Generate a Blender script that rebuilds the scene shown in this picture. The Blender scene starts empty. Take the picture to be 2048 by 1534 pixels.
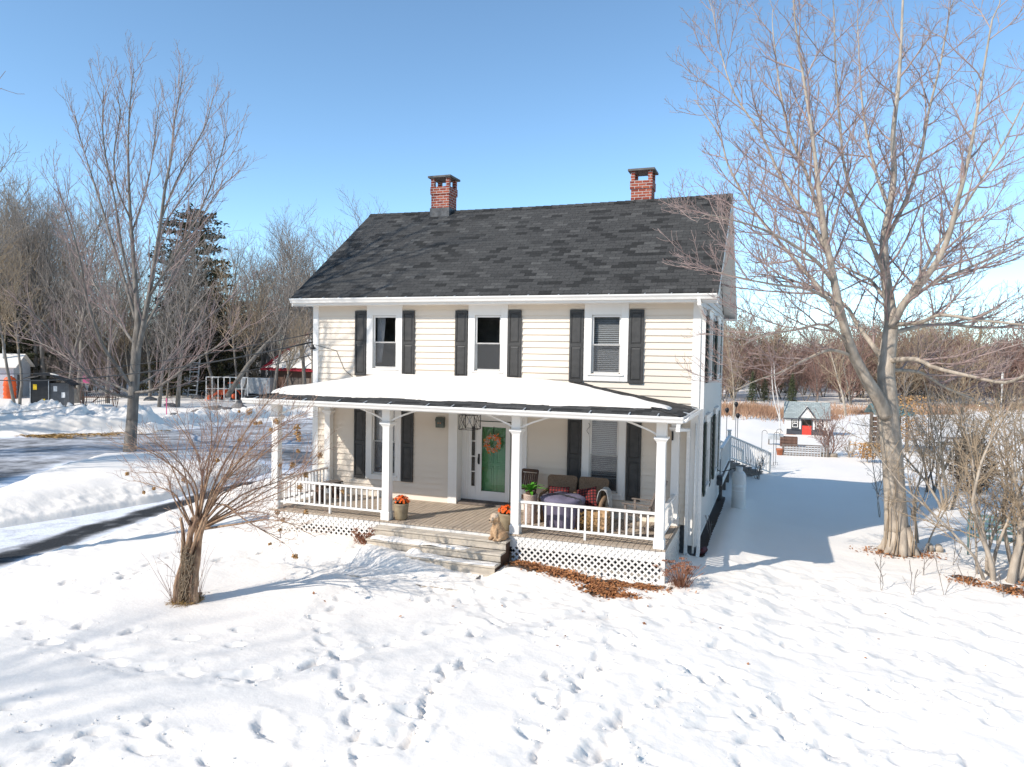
import bpy, bmesh, math, random
import numpy as np
from mathutils import Vector, Matrix
R = math.radians
C = bpy.context.scene.collection
sc = bpy.context.scene

# ------------------------------------------------------------------ camera
FPX = 1453.5
CAM = np.array([11.716, -16.6, 3.753])
YAW, PIT, ROL = 0.349, -0.039, 0.017
_r = np.array([math.cos(YAW), math.sin(YAW), 0.0])
_f = np.array([-math.sin(YAW) * math.cos(PIT), math.cos(YAW) * math.cos(PIT), math.sin(PIT)])
_u = np.cross(_r, _f)
CR = math.cos(ROL) * _r + math.sin(ROL) * _u
CU = -math.sin(ROL) * _r + math.cos(ROL) * _u
CF = _f
cd = bpy.data.cameras.new('camera'); cam = bpy.data.objects.new('camera', cd); C.objects.link(cam)
cd.sensor_width = 36.0; cd.lens = 36.0 * FPX / 2048.0
cd.clip_start = 0.1; cd.clip_end = 3000
cam.matrix_world = Matrix(((CR[0], CU[0], -CF[0], CAM[0]), (CR[1], CU[1], -CF[1], CAM[1]), (CR[2], CU[2], -CF[2], CAM[2]), (0, 0, 0, 1)))
sc.camera = cam

# ------------------------------------------------------------------ world, sun, exposure
SUN = np.array([0.480, 0.661, -0.575])           # direction the light travels
w = bpy.data.worlds.new('World'); sc.world = w; w.use_nodes = True
nt = w.node_tree; nt.nodes.clear()
sky = nt.nodes.new('ShaderNodeTexSky'); sky.sky_type = 'NISHITA'; sky.sun_disc = False
sky.sun_elevation = R(35); sky.sun_rotation = R(216); sky.altitude = 2500
sky.air_density = 0.9; sky.dust_density = 1.0; sky.ozone_density = 3.2
bg = nt.nodes.new('ShaderNodeBackground'); bg.inputs['Strength'].default_value = 0.15
wo = nt.nodes.new('ShaderNodeOutputWorld')
tint = nt.nodes.new('ShaderNodeMix'); tint.data_type = 'RGBA'; tint.blend_type = 'MULTIPLY'; tint.inputs[0].default_value = 1.0; tint.inputs[7].default_value = (0.93, 1.0, 0.89, 1)
nt.links.new(sky.outputs[0], tint.inputs[6]); nt.links.new(tint.outputs[2], bg.inputs[0]); nt.links.new(bg.outputs[0], wo.inputs[0])
sl = bpy.data.lights.new('sun', 'SUN'); sl.energy = 2.5; sl.angle = R(0.5); sl.color = (1.0, 0.94, 0.865)
so = bpy.data.objects.new('sun', sl); C.objects.link(so)
so.rotation_euler = Vector(SUN).to_track_quat('-Z', 'Y').to_euler()
sc.view_settings.view_transform = 'Standard'; sc.view_settings.look = 'None'
sc.view_settings.exposure = 1.0; sc.view_settings.gamma = 1.0

rnd = random.Random(7)
rng = np.random.default_rng(5)

# ------------------------------------------------------------------ materials
def newmat(name):
    m = bpy.data.materials.new(name); m.use_nodes = True
    nt = m.node_tree; b = nt.nodes['Principled BSDF']
    return m, nt, b
def mat(name, col, rough=0.7, var=0.15, scale=6.0, bump=0.0, bscale=None, metal=0.0, spec=0.3, stretch=(1, 1, 1), col2=None, detail=5):
    """colour broken up by noise; col2 is the second pigment it varies towards"""
    m, nt, b = newmat(name)
    b.inputs['Roughness'].default_value = rough; b.inputs['Metallic'].default_value = metal
    b.inputs['Specular IOR Level'].default_value = spec
    tc = nt.nodes.new('ShaderNodeTexCoord'); mp = nt.nodes.new('ShaderNodeMapping'); mp.inputs['Scale'].default_value = stretch
    nt.links.new(tc.outputs['Object'], mp.inputs[0])
    n = nt.nodes.new('ShaderNodeTexNoise'); n.inputs['Scale'].default_value = scale; n.inputs['Detail'].default_value = detail
    nt.links.new(mp.outputs[0], n.inputs['Vector'])
    r = nt.nodes.new('ShaderNodeValToRGB')
    c2 = col2 if col2 else tuple(c * (1 - var) for c in col)
    c1 = col if col2 else tuple(min(1, c * (1 + var)) for c in col)
    r.color_ramp.elements[0].position = 0.35; r.color_ramp.elements[1].position = 0.65
    r.color_ramp.elements[0].color = (*c2, 1); r.color_ramp.elements[1].color = (*c1, 1)
    nt.links.new(n.outputs['Fac'], r.inputs[0]); nt.links.new(r.outputs[0], b.inputs['Base Color'])
    if bump:
        n2 = nt.nodes.new('ShaderNodeTexNoise'); n2.inputs['Scale'].default_value = bscale or scale * 4; n2.inputs['Detail'].default_value = 6
        nt.links.new(mp.outputs[0], n2.inputs['Vector'])
        bp = nt.nodes.new('ShaderNodeBump'); bp.inputs['Strength'].default_value = 1.0; bp.inputs['Distance'].default_value = bump
        nt.links.new(n2.outputs['Fac'], bp.inputs['Height']); nt.links.new(bp.outputs[0], b.inputs['Normal'])
    return m
def brickmat(name, ramp, bw, rh, mortar, mcol, rough=0.9, bump=0.004, noise=0.1, uvscale=1.0, off=0.5):
    m, nt, b = newmat(name); b.inputs['Roughness'].default_value = rough; b.inputs['Specular IOR Level'].default_value = 0.2
    uv = nt.nodes.new('ShaderNodeUVMap')
    br = nt.nodes.new('ShaderNodeTexBrick'); br.offset = off
    br.inputs['Color1'].default_value = (0, 0, 0, 1); br.inputs['Color2'].default_value = (1, 1, 1, 1); br.inputs['Mortar'].default_value = (0.5, 0.5, 0.5, 1)
    br.inputs['Scale'].default_value = uvscale; br.inputs['Brick Width'].default_value = bw; br.inputs['Row Height'].default_value = rh
    br.inputs['Mortar Size'].default_value = mortar; br.inputs['Mortar Smooth'].default_value = 0.1; br.inputs['Bias'].default_value = 0
    nt.links.new(uv.outputs[0], br.inputs['Vector'])
    r = nt.nodes.new('ShaderNodeValToRGB'); els = r.color_ramp.elements
    while len(els) > 1: els.remove(els[-1])
    els[0].position = ramp[0][0]; els[0].color = (*ramp[0][1], 1)
    for p, c in ramp[1:]:
        e = els.new(p); e.color = (*c, 1)
    nt.links.new(br.outputs['Color'], r.inputs[0])
    tc = nt.nodes.new('ShaderNodeTexCoord')
    n = nt.nodes.new('ShaderNodeTexNoise'); n.inputs['Scale'].default_value = 25; n.inputs['Detail'].default_value = 6
    nt.links.new(tc.outputs['Object'], n.inputs['Vector'])
    mr = nt.nodes.new('ShaderNodeMapRange'); mr.inputs[1].default_value = .3; mr.inputs[2].default_value = .7; mr.inputs[3].default_value = 1 - noise; mr.inputs[4].default_value = 1 + noise
    nt.links.new(n.outputs['Fac'], mr.inputs[0])
    mx = nt.nodes.new('ShaderNodeMix'); mx.data_type = 'RGBA'
    nt.links.new(br.outputs['Fac'], mx.inputs[0]); nt.links.new(r.outputs[0], mx.inputs[6]); mx.inputs[7].default_value = (*mcol, 1)
    vm = nt.nodes.new('ShaderNodeVectorMath'); vm.operation = 'SCALE'
    nt.links.new(mx.outputs[2], vm.inputs[0]); nt.links.new(mr.outputs[0], vm.inputs['Scale'])
    nt.links.new(vm.outputs[0], b.inputs['Base Color'])
    bp = nt.nodes.new('ShaderNodeBump'); bp.invert = True; bp.inputs['Distance'].default_value = bump; bp.inputs['Strength'].default_value = 1
    nt.links.new(br.outputs['Fac'], bp.inputs['Height'])
    bp2 = nt.nodes.new('ShaderNodeBump'); bp2.inputs['Distance'].default_value = 0.003
    nt.links.new(n.outputs['Fac'], bp2.inputs['Height']); nt.links.new(bp.outputs[0], bp2.inputs['Normal'])
    nt.links.new(bp2.outputs[0], b.inputs['Normal'])
    return m
M = {}
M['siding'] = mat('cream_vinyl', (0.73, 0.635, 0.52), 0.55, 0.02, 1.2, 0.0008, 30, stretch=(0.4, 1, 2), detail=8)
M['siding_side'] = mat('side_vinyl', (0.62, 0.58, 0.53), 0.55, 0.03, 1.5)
M['white'] = mat('white_paint', (0.79, 0.755, 0.70), 0.45, 0.02, 3, 0.0006, 40)
M['white2'] = mat('white_vinyl', (0.79, 0.755, 0.70), 0.35, 0.01, 2)
M['gutter'] = mat('white_aluminium', (0.79, 0.755, 0.70), 0.35, 0.05, 5, stretch=(0.3, 1, 3))
M['shutter'] = mat('charcoal_shutter', (0.053, 0.051, 0.048), 0.5, 0.15, 8, 0.001, 60)
M['dkgreen'] = mat('dark_green_shutter', (0.028, 0.04, 0.03), 0.5, 0.15, 8)
M['deck'] = mat('deck_board', (0.47, 0.38, 0.29), 0.7, 0.1, 3, 0.002, 30, stretch=(8, 0.6, 1), col2=(0.36, 0.29, 0.22))
M['step'] = mat('weathered_step', (0.60, 0.52, 0.42), 0.75, 0.1, 3, 0.002, 30, stretch=(0.5, 8, 8), col2=(0.46, 0.40, 0.32))
M['foundation'] = mat('foundation', (0.12, 0.12, 0.12), 0.9, 0.3, 5, 0.01)
M['dark'] = mat('dark_room', (0.20, 0.19, 0.175), 0.9, 0.1)
M['black'] = mat('black_metal', (0.02, 0.02, 0.02), 0.4, 0.1)
M['greendoor'] = mat('green_door', (0.11, 0.33, 0.13), 0.35, 0.04, 2)
M['blind'] = mat('window_blind', (0.52, 0.52, 0.50), 0.6, 0.05)
M['curtain'] = mat('sheer_curtain', (0.55, 0.55, 0.55), 0.8, 0.05)
M['ceil'] = mat('porch_ceiling', (0.75, 0.75, 0.75), 0.6, 0.02)
M['shingle'] = brickmat('asphalt_shingle', [(0, (0.027, 0.026, 0.024)), (0.16, (0.034, 0.033, 0.031)), (0.24, (0.054, 0.052, 0.049)), (0.80, (0.063, 0.061, 0.057)), (0.90, (0.078, 0.075, 0.070)), (1, (0.090, 0.087, 0.081))], 0.30, 0.142, 0.004, (0.022, 0.022, 0.022), noise=0.28)
M['shingle_gray'] = brickmat('pale_shingle', [(0, (0.26, 0.29, 0.28)), (1, (0.36, 0.40, 0.38))], 0.3, 0.14, 0.01, (0.18, 0.2, 0.2))
M['brick'] = brickmat('red_brick', [(0, (0.21, 0.045, 0.03)), (0.5, (0.28, 0.062, 0.038)), (1, (0.36, 0.10, 0.055))], 0.21, 0.075, 0.008, (0.50, 0.44, 0.40), bump=0.006)
M['lead'] = mat('flashing', (0.09, 0.09, 0.09), 0.6, 0.3, 8)
M['slab'] = mat('stone_slab', (0.13, 0.12, 0.11), 0.8, 0.2, 8)
M['bark'] = mat('pale_bark', (0.50, 0.42, 0.33), 0.9, 0.2, 5, 0.012, 14, stretch=(1.2, 1.2, .45), col2=(0.29, 0.24, 0.19))
M['bark_grey'] = mat('grey_bark', (0.24, 0.215, 0.185), 0.9, 0.2, 5, 0.012, 14, stretch=(1.2, 1.2, .35), col2=(0.14, 0.12, 0.10))
M['twig'] = mat('twig', (0.40, 0.30, 0.26), 0.85, 0.2, 1.5, col2=(0.30, 0.21, 0.19))
M['twig_dark'] = mat('dark_twig', (0.32, 0.275, 0.24), 0.85, 0.25, 1.5, col2=(0.21, 0.18, 0.155))
M['twig_red'] = mat('reddish_twig', (0.34, 0.205, 0.16), 0.85, 0.25, 0.5, col2=(0.22, 0.135, 0.11))
M['twig_tan'] = mat('tan_twig', (0.44, 0.33, 0.22), 0.85, 0.25, 1.5, col2=(0.29, 0.22, 0.15))
M['needle'] = mat('needles', (0.045, 0.055, 0.022), 0.8, 0.3, 2, col2=(0.075, 0.06, 0.03))
M['needle2'] = mat('cedar_foliage', (0.07, 0.085, 0.03), 0.8, 0.3, 1, col2=(0.04, 0.05, 0.02))
M['shag'] = mat('shaggy_bark', (0.44, 0.29, 0.18), 0.95, 0.3, 9, 0.03, 16, stretch=(1.5, 1.5, .5), col2=(0.17, 0.10, 0.065))
M['shoot'] = mat('ruddy_shoot', (0.50, 0.34, 0.24), 0.85, 0.25, 2, col2=(0.32, 0.19, 0.15))
M['leaf'] = mat('dead_leaf', (0.50, 0.22, 0.085), 0.8, 0.3, 9, col2=(0.22, 0.085, 0.035))
M['flower_tan'] = mat('dried_flower', (0.58, 0.34, 0.14), 0.85, 0.3, 30, col2=(0.34, 0.18, 0.07))
M['sedum'] = mat('dried_sedum', (0.24, 0.085, 0.045), 0.85, 0.3, 20, col2=(0.38, 0.2, 0.12))
M['orange'] = mat('orange_mum', (0.90, 0.19, 0.02), 0.6, 0.25, 40, col2=(0.75, 0.08, 0.01))
M['pot'] = mat('stoneware_pot', (0.34, 0.27, 0.17), 0.6, 0.2, 8, 0.003, 20, col2=(0.24, 0.18, 0.11))
M['wicker'] = mat('wicker', (0.27, 0.18, 0.11), 0.7, 0.25, 60, 0.006, 90, col2=(0.16, 0.10, 0.06))
M['wicker_pale'] = mat('pale_wicker', (0.55, 0.45, 0.38), 0.7, 0.25, 60, 0.006, 60, col2=(0.35, 0.24, 0.18))
M['cover'] = mat('lilac_cover', (0.135, 0.12, 0.17), 0.8, 0.12, 3, 0.01, 7)
M['strap'] = mat('dark_strap', (0.05, 0.05, 0.055), 0.8)
M['throw'] = mat('striped_throw', (0.55, 0.55, 0.52), 0.9, 0.2, 3, stretch=(25, .1, .1), col2=(0.25, 0.25, 0.25))
M['dkwood'] = mat('dark_brown_wood', (0.075, 0.038, 0.022), 0.6, 0.2, 10)
M['greywood'] = mat('grey_brown_wood', (0.16, 0.13, 0.11), 0.7, 0.2, 10)
M['cedar'] = mat('tan_wood', (0.5, 0.32, 0.17), 0.7, 0.2, 6)
M['straw'] = mat('straw', (0.5, 0.33, 0.13), 0.85, 0.3, 20, col2=(0.3, 0.17, 0.06))
M['fern'] = mat('fern_green', (0.11, 0.36, 0.035), 0.45, 0.3, 8, col2=(0.05, 0.2, 0.02))
M['fur'] = mat('tan_fur', (0.50, 0.33, 0.19), 0.95, 0.2, 9, 0.02, 26, col2=(0.33, 0.20, 0.11))
M['fur_pale'] = mat('cream_fur', (0.62, 0.50, 0.38), 0.95, 0.2, 14, 0.02, 30, col2=(0.42, 0.28, 0.17))
M['mailbox'] = mat('verdigris_box', (0.10, 0.115, 0.10), 0.5, 0.2, 12)
M['copper'] = mat('copper_dot', (0.7, 0.2, 0.05), 0.4)
M['soil'] = mat('soil', (0.10, 0.065, 0.04), 0.95, 0.3, 8)
M['red'] = mat('red_paint', (0.75, 0.06, 0.04), 0.5, 0.05)
M['redroof'] = mat('red_metal', (0.24, 0.02, 0.03), 0.4, 0.2, 3)
M['barnwood'] = mat('barn_board', (0.13, 0.075, 0.055), 0.85, 0.3, 4, stretch=(8, 8, .4))
M['darkplay'] = mat('slate_panel', (0.06, 0.065, 0.075), 0.6, 0.1)
M['tank'] = mat('tank_paint', (0.74, 0.72, 0.68), 0.4, 0.04, 4)
M['shed'] = mat('black_steel', (0.03, 0.032, 0.034), 0.45, 0.2, 3)
M['shed2'] = mat('grey_steel', (0.14, 0.145, 0.15), 0.45, 0.15, 3)
M['paper'] = mat('white_label', (0.8, 0.8, 0.78), 0.6)
M['yellow'] = mat('yellow_label', (0.75, 0.5, 0.03), 0.6)
M['barrel'] = mat('orange_plastic', (0.75, 0.12, 0.03), 0.45, 0.1)
M['pink'] = mat('pink_sign', (0.75, 0.13, 0.28), 0.6, 0.1)
M['tractor'] = mat('tractor_orange', (0.72, 0.12, 0.04), 0.4, 0.1)
M['tyre'] = mat('tyre', (0.02, 0.02, 0.02), 0.85)
M['teal'] = mat('teal_metal', (0.12, 0.2, 0.2), 0.5, 0.15)
M['galv'] = mat('galvanised', (0.4, 0.42, 0.43), 0.45, 0.15, 5)
M['rock'] = mat('rock', (0.19, 0.175, 0.16), 0.9, 0.3, 4, 0.02, 10)
M['terra'] = mat('terracotta', (0.45, 0.16, 0.08), 0.8)
M['rustpot'] = mat('oxblood', (0.10, 0.02, 0.02), 0.6)
M['grass'] = mat('dry_grass', (0.50, 0.31, 0.19), 0.9, 0.3, 0.4, col2=(0.34, 0.19, 0.12))
M['cable'] = mat('cable', (0.03, 0.03, 0.03), 0.6)
M['bluehouse'] = mat('pale_clapboard', (0.55, 0.57, 0.60), 0.7, 0.05)
def glassmat(name, tint=(0.85, 0.86, 0.87), refl=0.08):
    m, nt, b = newmat(name); nt.nodes.remove(b)
    o = nt.nodes['Material Output']
    t = nt.nodes.new('ShaderNodeBsdfTransparent'); t.inputs[0].default_value = (*tint, 1)
    g = nt.nodes.new('ShaderNodeBsdfGlossy'); g.inputs['Roughness'].default_value = 0.02
    tc = nt.nodes.new('ShaderNodeTexCoord'); n = nt.nodes.new('ShaderNodeTexNoise'); n.inputs['Scale'].default_value = 3
    bp = nt.nodes.new('ShaderNodeBump'); bp.inputs['Distance'].default_value = 0.002
    nt.links.new(tc.outputs['Object'], n.inputs['Vector']); nt.links.new(n.outputs[0], bp.inputs['Height']); nt.links.new(bp.outputs[0], g.inputs['Normal'])
    fr = nt.nodes.new('ShaderNodeLayerWeight'); fr.inputs[0].default_value = 0.5
    pw = nt.nodes.new('ShaderNodeMath'); pw.operation = 'POWER'; pw.inputs[1].default_value = 4.0; nt.links.new(fr.outputs['Facing'], pw.inputs[0])
    mt = nt.nodes.new('ShaderNodeMath'); mt.operation = 'MAXIMUM'; mt.inputs[1].default_value = refl
    nt.links.new(pw.outputs[0], mt.inputs[0])
    mx = nt.nodes.new('ShaderNodeMixShader')
    nt.links.new(mt.outputs[0], mx.inputs[0]); nt.links.new(t.outputs[0], mx.inputs[1]); nt.links.new(g.outputs[0], mx.inputs[2]); nt.links.new(mx.outputs[0], o.inputs[0])
    return m
M['glass'] = glassmat('window_glass')
M['doorglass'] = glassmat('door_glass', (0.95, 0.95, 0.95), 0.035)
def screenmat():
    m, nt, b = newmat('insect_screen'); o = nt.nodes['Material Output']; b.inputs['Base Color'].default_value = (0.16, 0.16, 0.16, 1); b.inputs['Roughness'].default_value = .8
    t = nt.nodes.new('ShaderNodeBsdfTransparent'); mx = nt.nodes.new('ShaderNodeMixShader'); mx.inputs[0].default_value = .17
    nt.links.new(t.outputs[0], mx.inputs[1]); nt.links.new(b.outputs[0], mx.inputs[2]); nt.links.new(mx.outputs[0], o.inputs[0]); return m
M['screen'] = screenmat()
def plaid(name):
    m, nt, b = newmat(name); b.inputs['Roughness'].default_value = 0.95
    uv = nt.nodes.new('ShaderNodeTexCoord')
    sx = nt.nodes.new('ShaderNodeSeparateXYZ'); nt.links.new(uv.outputs['Object'], sx.inputs[0])
    def wave(sock, k):
        a = nt.nodes.new('ShaderNodeMath'); a.operation = 'MULTIPLY'; a.inputs[1].default_value = k; nt.links.new(sock, a.inputs[0])
        s = nt.nodes.new('ShaderNodeMath'); s.operation = 'SINE'; nt.links.new(a.outputs[0], s.inputs[0])
        g = nt.nodes.new('ShaderNodeMath'); g.operation = 'GREATER_THAN'; g.inputs[1].default_value = 0.0; nt.links.new(s.outputs[0], g.inputs[0])
        return g.outputs[0]
    a, c = wave(sx.outputs[0], 95), wave(sx.outputs[2], 95)
    s = nt.nodes.new('ShaderNodeMath'); s.operation = 'ADD'; nt.links.new(a, s.inputs[0]); nt.links.new(c, s.inputs[1])
    h = nt.nodes.new('ShaderNodeMath'); h.operation = 'MULTIPLY'; h.inputs[1].default_value = 0.5; nt.links.new(s.outputs[0], h.inputs[0])
    r = nt.nodes.new('ShaderNodeValToRGB'); r.color_ramp.interpolation = 'CONSTANT'
    r.color_ramp.elements[0].color = (0.01, 0.01, 0.012, 1); r.color_ramp.elements[1].position = 0.75; r.color_ramp.elements[1].color = (0.22, 0.035, 0.03, 1)
    e = r.color_ramp.elements.new(0.4); e.color = (0.075, 0.006, 0.008, 1)
    nt.links.new(h.outputs[0], r.inputs[0]); nt.links.new(r.outputs[0], b.inputs['Base Color'])
    return m
M['plaid'] = plaid('buffalo_plaid')
def snowmat(name, base=(0.92, 0.845, 0.75)):
    m, nt, b = newmat(name); b.inputs['Roughness'].default_value = 0.75; b.inputs['Specular IOR Level'].default_value = 0.25
    tc = nt.nodes.new('ShaderNodeTexCoord')
    n = nt.nodes.new('ShaderNodeTexNoise'); n.inputs['Scale'].default_value = 1.2; n.inputs['Detail'].default_value = 6
    nt.links.new(tc.outputs['Object'], n.inputs['Vector'])
    r = nt.nodes.new('ShaderNodeValToRGB'); r.color_ramp.elements[0].color = (*(c * 0.97 for c in base), 1); r.color_ramp.elements[1].color = (*base, 1)
    nt.links.new(n.outputs[0], r.inputs[0])
    at = nt.nodes.new('ShaderNodeAttribute'); at.attribute_name = 'soil'
    n3 = nt.nodes.new('ShaderNodeTexNoise'); n3.inputs['Scale'].default_value = 9; n3.inputs['Detail'].default_value = 8
    nt.links.new(tc.outputs['Object'], n3.inputs['Vector'])
    ad = nt.nodes.new('ShaderNodeMath'); ad.operation = 'ADD'; nt.links.new(at.outputs['Fac'], ad.inputs[0]); nt.links.new(n3.outputs[0], ad.inputs[1])
    mr = nt.nodes.new('ShaderNodeMapRange'); mr.inputs[1].default_value = 0.95; mr.inputs[2].default_value = 1.03
    nt.links.new(ad.outputs[0], mr.inputs[0])
    mx = nt.nodes.new('ShaderNodeMix'); mx.data_type = 'RGBA'; mx.inputs[7].default_value = (0.09, 0.055, 0.035, 1)
    nt.links.new(mr.outputs[0], mx.inputs[0]); nt.links.new(r.outputs[0], mx.inputs[6]); nt.links.new(mx.outputs[2], b.inputs['Base Color'])
    n2 = nt.nodes.new('ShaderNodeTexNoise'); n2.inputs['Scale'].default_value = 14; n2.inputs['Detail'].default_value = 8
    nt.links.new(tc.outputs['Object'], n2.inputs['Vector'])
    bp = nt.nodes.new('ShaderNodeBump'); bp.inputs['Distance'].default_value = 0.012; bp.inputs['Strength'].default_value = 0.7
    nt.links.new(n2.outputs[0], bp.inputs['Height']); nt.links.new(bp.outputs[0], b.inputs['Normal'])
    return m
M['snow'] = snowmat('snow')
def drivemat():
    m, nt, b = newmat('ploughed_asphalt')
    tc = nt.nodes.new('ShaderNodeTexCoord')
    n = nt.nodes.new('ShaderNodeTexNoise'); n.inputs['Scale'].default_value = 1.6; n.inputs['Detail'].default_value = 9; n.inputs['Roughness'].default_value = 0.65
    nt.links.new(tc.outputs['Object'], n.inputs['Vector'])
    at = nt.nodes.new('ShaderNodeAttribute'); at.attribute_name = 'bare'  # bare asphalt and ice plus the painted shade streaks
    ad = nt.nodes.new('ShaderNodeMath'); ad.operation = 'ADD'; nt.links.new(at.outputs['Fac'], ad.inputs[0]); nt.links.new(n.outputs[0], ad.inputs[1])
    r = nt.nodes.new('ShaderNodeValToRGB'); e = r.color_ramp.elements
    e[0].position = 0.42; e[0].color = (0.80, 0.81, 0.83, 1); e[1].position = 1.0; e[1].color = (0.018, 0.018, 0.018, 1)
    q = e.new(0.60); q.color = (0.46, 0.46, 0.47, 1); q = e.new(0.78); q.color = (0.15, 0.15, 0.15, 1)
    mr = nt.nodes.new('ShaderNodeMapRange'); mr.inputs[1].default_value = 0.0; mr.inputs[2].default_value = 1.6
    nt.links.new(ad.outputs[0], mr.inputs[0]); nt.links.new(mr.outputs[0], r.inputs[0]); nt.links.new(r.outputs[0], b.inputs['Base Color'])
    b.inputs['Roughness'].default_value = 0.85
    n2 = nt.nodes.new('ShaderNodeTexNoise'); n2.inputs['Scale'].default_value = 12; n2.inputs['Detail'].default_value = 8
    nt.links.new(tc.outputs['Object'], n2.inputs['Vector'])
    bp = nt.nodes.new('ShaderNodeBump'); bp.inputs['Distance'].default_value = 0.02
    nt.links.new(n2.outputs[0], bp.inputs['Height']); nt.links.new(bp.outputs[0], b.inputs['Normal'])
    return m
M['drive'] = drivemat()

# ------------------------------------------------------------------ objects and naming
def tag(o, label=None, cat=None, group=None, kind=None):
    if label: o['label'] = label
    if cat: o['category'] = cat
    if group: o['group'] = group
    if kind: o['kind'] = kind
    return o
def thing(name, label, cat, loc=(0, 0, 0), rz=0.0, group=None):
    o = bpy.data.objects.new(name, None); C.objects.link(o)
    o.empty_display_size = 0.2; o.location = loc; o.rotation_euler = (0, 0, rz)
    return tag(o, label, cat, group)
def copy_tree(o, parent=None):
    c = o.copy(); C.objects.link(c); c.parent = parent
    for ch in [x for x in bpy.data.objects if x.parent == o]: copy_tree(ch, c)
    return c
class MB:
    def __init__(s): s.v = []; s.f = []; s.sm = []
    def add(s, vs, fs, smooth=False):
        n = len(s.v); s.v.extend([tuple(map(float, p)) for p in vs]); s.f.extend([tuple(i + n for i in f) for f in fs]); s.sm.extend([smooth] * len(fs)); return s
    def box(s, x0, x1, y0, y1, z0, z1):
        v = [(x0, y0, z0), (x1, y0, z0), (x1, y1, z0), (x0, y1, z0), (x0, y0, z1), (x1, y0, z1), (x1, y1, z1), (x0, y1, z1)]
        return s.add(v, [(0, 3, 2, 1), (4, 5, 6, 7), (0, 1, 5, 4), (1, 2, 6, 5), (2, 3, 7, 6), (3, 0, 4, 7)])
    def beam(s, a, b, w, h, up=(0, 0, 1)):
        """box from a to b, w across, h along 'up'"""
        a = Vector(a); b = Vector(b); d = (b - a).normalized(); u = Vector(up); sx = d.cross(u)
        if sx.length < 1e-4: sx = d.cross(Vector((1, 0, 0)))
        sx.normalize(); u = sx.cross(d).normalized(); vs = []
        for p in (a, b):
            for i, j in ((-1, -1), (1, -1), (1, 1), (-1, 1)): vs.append(p + sx * (i * w / 2) + u * (j * h / 2))
        return s.add(vs, [(0, 1, 2, 3), (7, 6, 5, 4), (0, 4, 5, 1), (1, 5, 6, 2), (2, 6, 7, 3), (3, 7, 4, 0)])
    def tube(s, pts, rad, k=6, cap=True, smooth=True):
        n = len(pts); P = [Vector(p) for p in pts]
        if not hasattr(rad, '__len__'): rad = [rad] * n
        d0 = (P[1] - P[0]).normalized(); u = d0.orthogonal().normalized(); vs = []
        for i in range(n):
            d = (P[min(i + 1, n - 1)] - P[max(i - 1, 0)])
            if d.length < 1e-9: d = d0
            d.normalize(); u = (u - d * u.dot(d))
            if u.length < 1e-6: u = d.orthogonal()
            u.normalize(); w_ = d.cross(u)
            for j in range(k):
                a = 2 * math.pi * j / k; vs.append(P[i] + (u * math.cos(a) + w_ * math.sin(a)) * rad[i])
        fs = [(i * k + j, i * k + (j + 1) % k, (i + 1) * k + (j + 1) % k, (i + 1) * k + j) for i in range(n - 1) for j in range(k)]
        if cap: fs.append(tuple(range(k))[::-1]); fs.append(tuple((n - 1) * k + j for j in range(k)))
        return s.add(vs, fs, smooth)
    def lathe(s, prof, c=(0, 0, 0), k=16, smooth=True):
        vs = []; n = len(prof)
        for r_, z in prof:
            for j in range(k):
                a = 2 * math.pi * j / k; vs.append((c[0] + r_ * math.cos(a), c[1] + r_ * math.sin(a), c[2] + z))
        fs = [(i * k + j, i * k + (j + 1) % k, (i + 1) * k + (j + 1) % k, (i + 1) * k + j) for i in range(n - 1) for j in range(k)]
        return s.add(vs, fs, smooth)
    def prism(s, poly, z0, z1):
        n = len(poly); vs = [(x, y, z0) for x, y in poly] + [(x, y, z1) for x, y in poly]
        return s.add(vs, [tuple(range(n))[::-1], tuple(range(n, 2 * n))] + [(i, (i + 1) % n, n + (i + 1) % n, n + i) for i in range(n)])
    def poly_x(s, poly, x0, x1):
        """outline in the y-z plane extruded along x"""
        n = len(poly); vs = [(x0, y, z) for y, z in poly] + [(x1, y, z) for y, z in poly]
        return s.add(vs, [tuple(range(n)), tuple(range(n, 2 * n))[::-1]] + [(i, n + i, n + (i + 1) % n, (i + 1) % n) for i in range(n)])
    def poly_y(s, poly, y0, y1):
        n = len(poly); vs = [(x, y0, z) for x, z in poly] + [(x, y1, z) for x, z in poly]
        return s.add(vs, [tuple(range(n)), tuple(range(n, 2 * n))[::-1]] + [(i, n + i, n + (i + 1) % n, (i + 1) % n) for i in range(n)])
    def mesh(s, name, m, uv=False, uvfn=None):
        me = bpy.data.meshes.new(name); me.from_pydata(s.v, [], s.f); me.update()
        if m is not None: me.materials.append(m)
        me.polygons.foreach_set('use_smooth', s.sm)
        if uv:
            l = me.uv_layers.new(name='UVMap')
            for p in me.polygons:
                nn = p.normal
                for li in p.loop_indices:
                    co = me.vertices[me.loops[li].vertex_index].co
                    if uvfn: l.data[li].uv = uvfn(co, nn)
                    elif abs(nn.z) > 0.8: l.data[li].uv = (co.x, co.y)
                    elif abs(nn.x) > abs(nn.y): l.data[li].uv = (co.y, co.z)
                    else: l.data[li].uv = (co.x, co.z)
        return me
    def build(s, name, m, parent=None, uv=False, uvfn=None, bevel=0.0, loc=None, rot=None):
        o = bpy.data.objects.new(name, s.mesh(name, m, uv, uvfn)); C.objects.link(o)
        if parent is not None: o.parent = parent
        if loc is not None: o.location = loc
        if rot is not None: o.rotation_euler = rot
        if bevel:
            b = o.modifiers.new('bevel', 'BEVEL'); b.width = bevel; b.segments = 2; b.limit_method = 'ANGLE'
        return o
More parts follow.
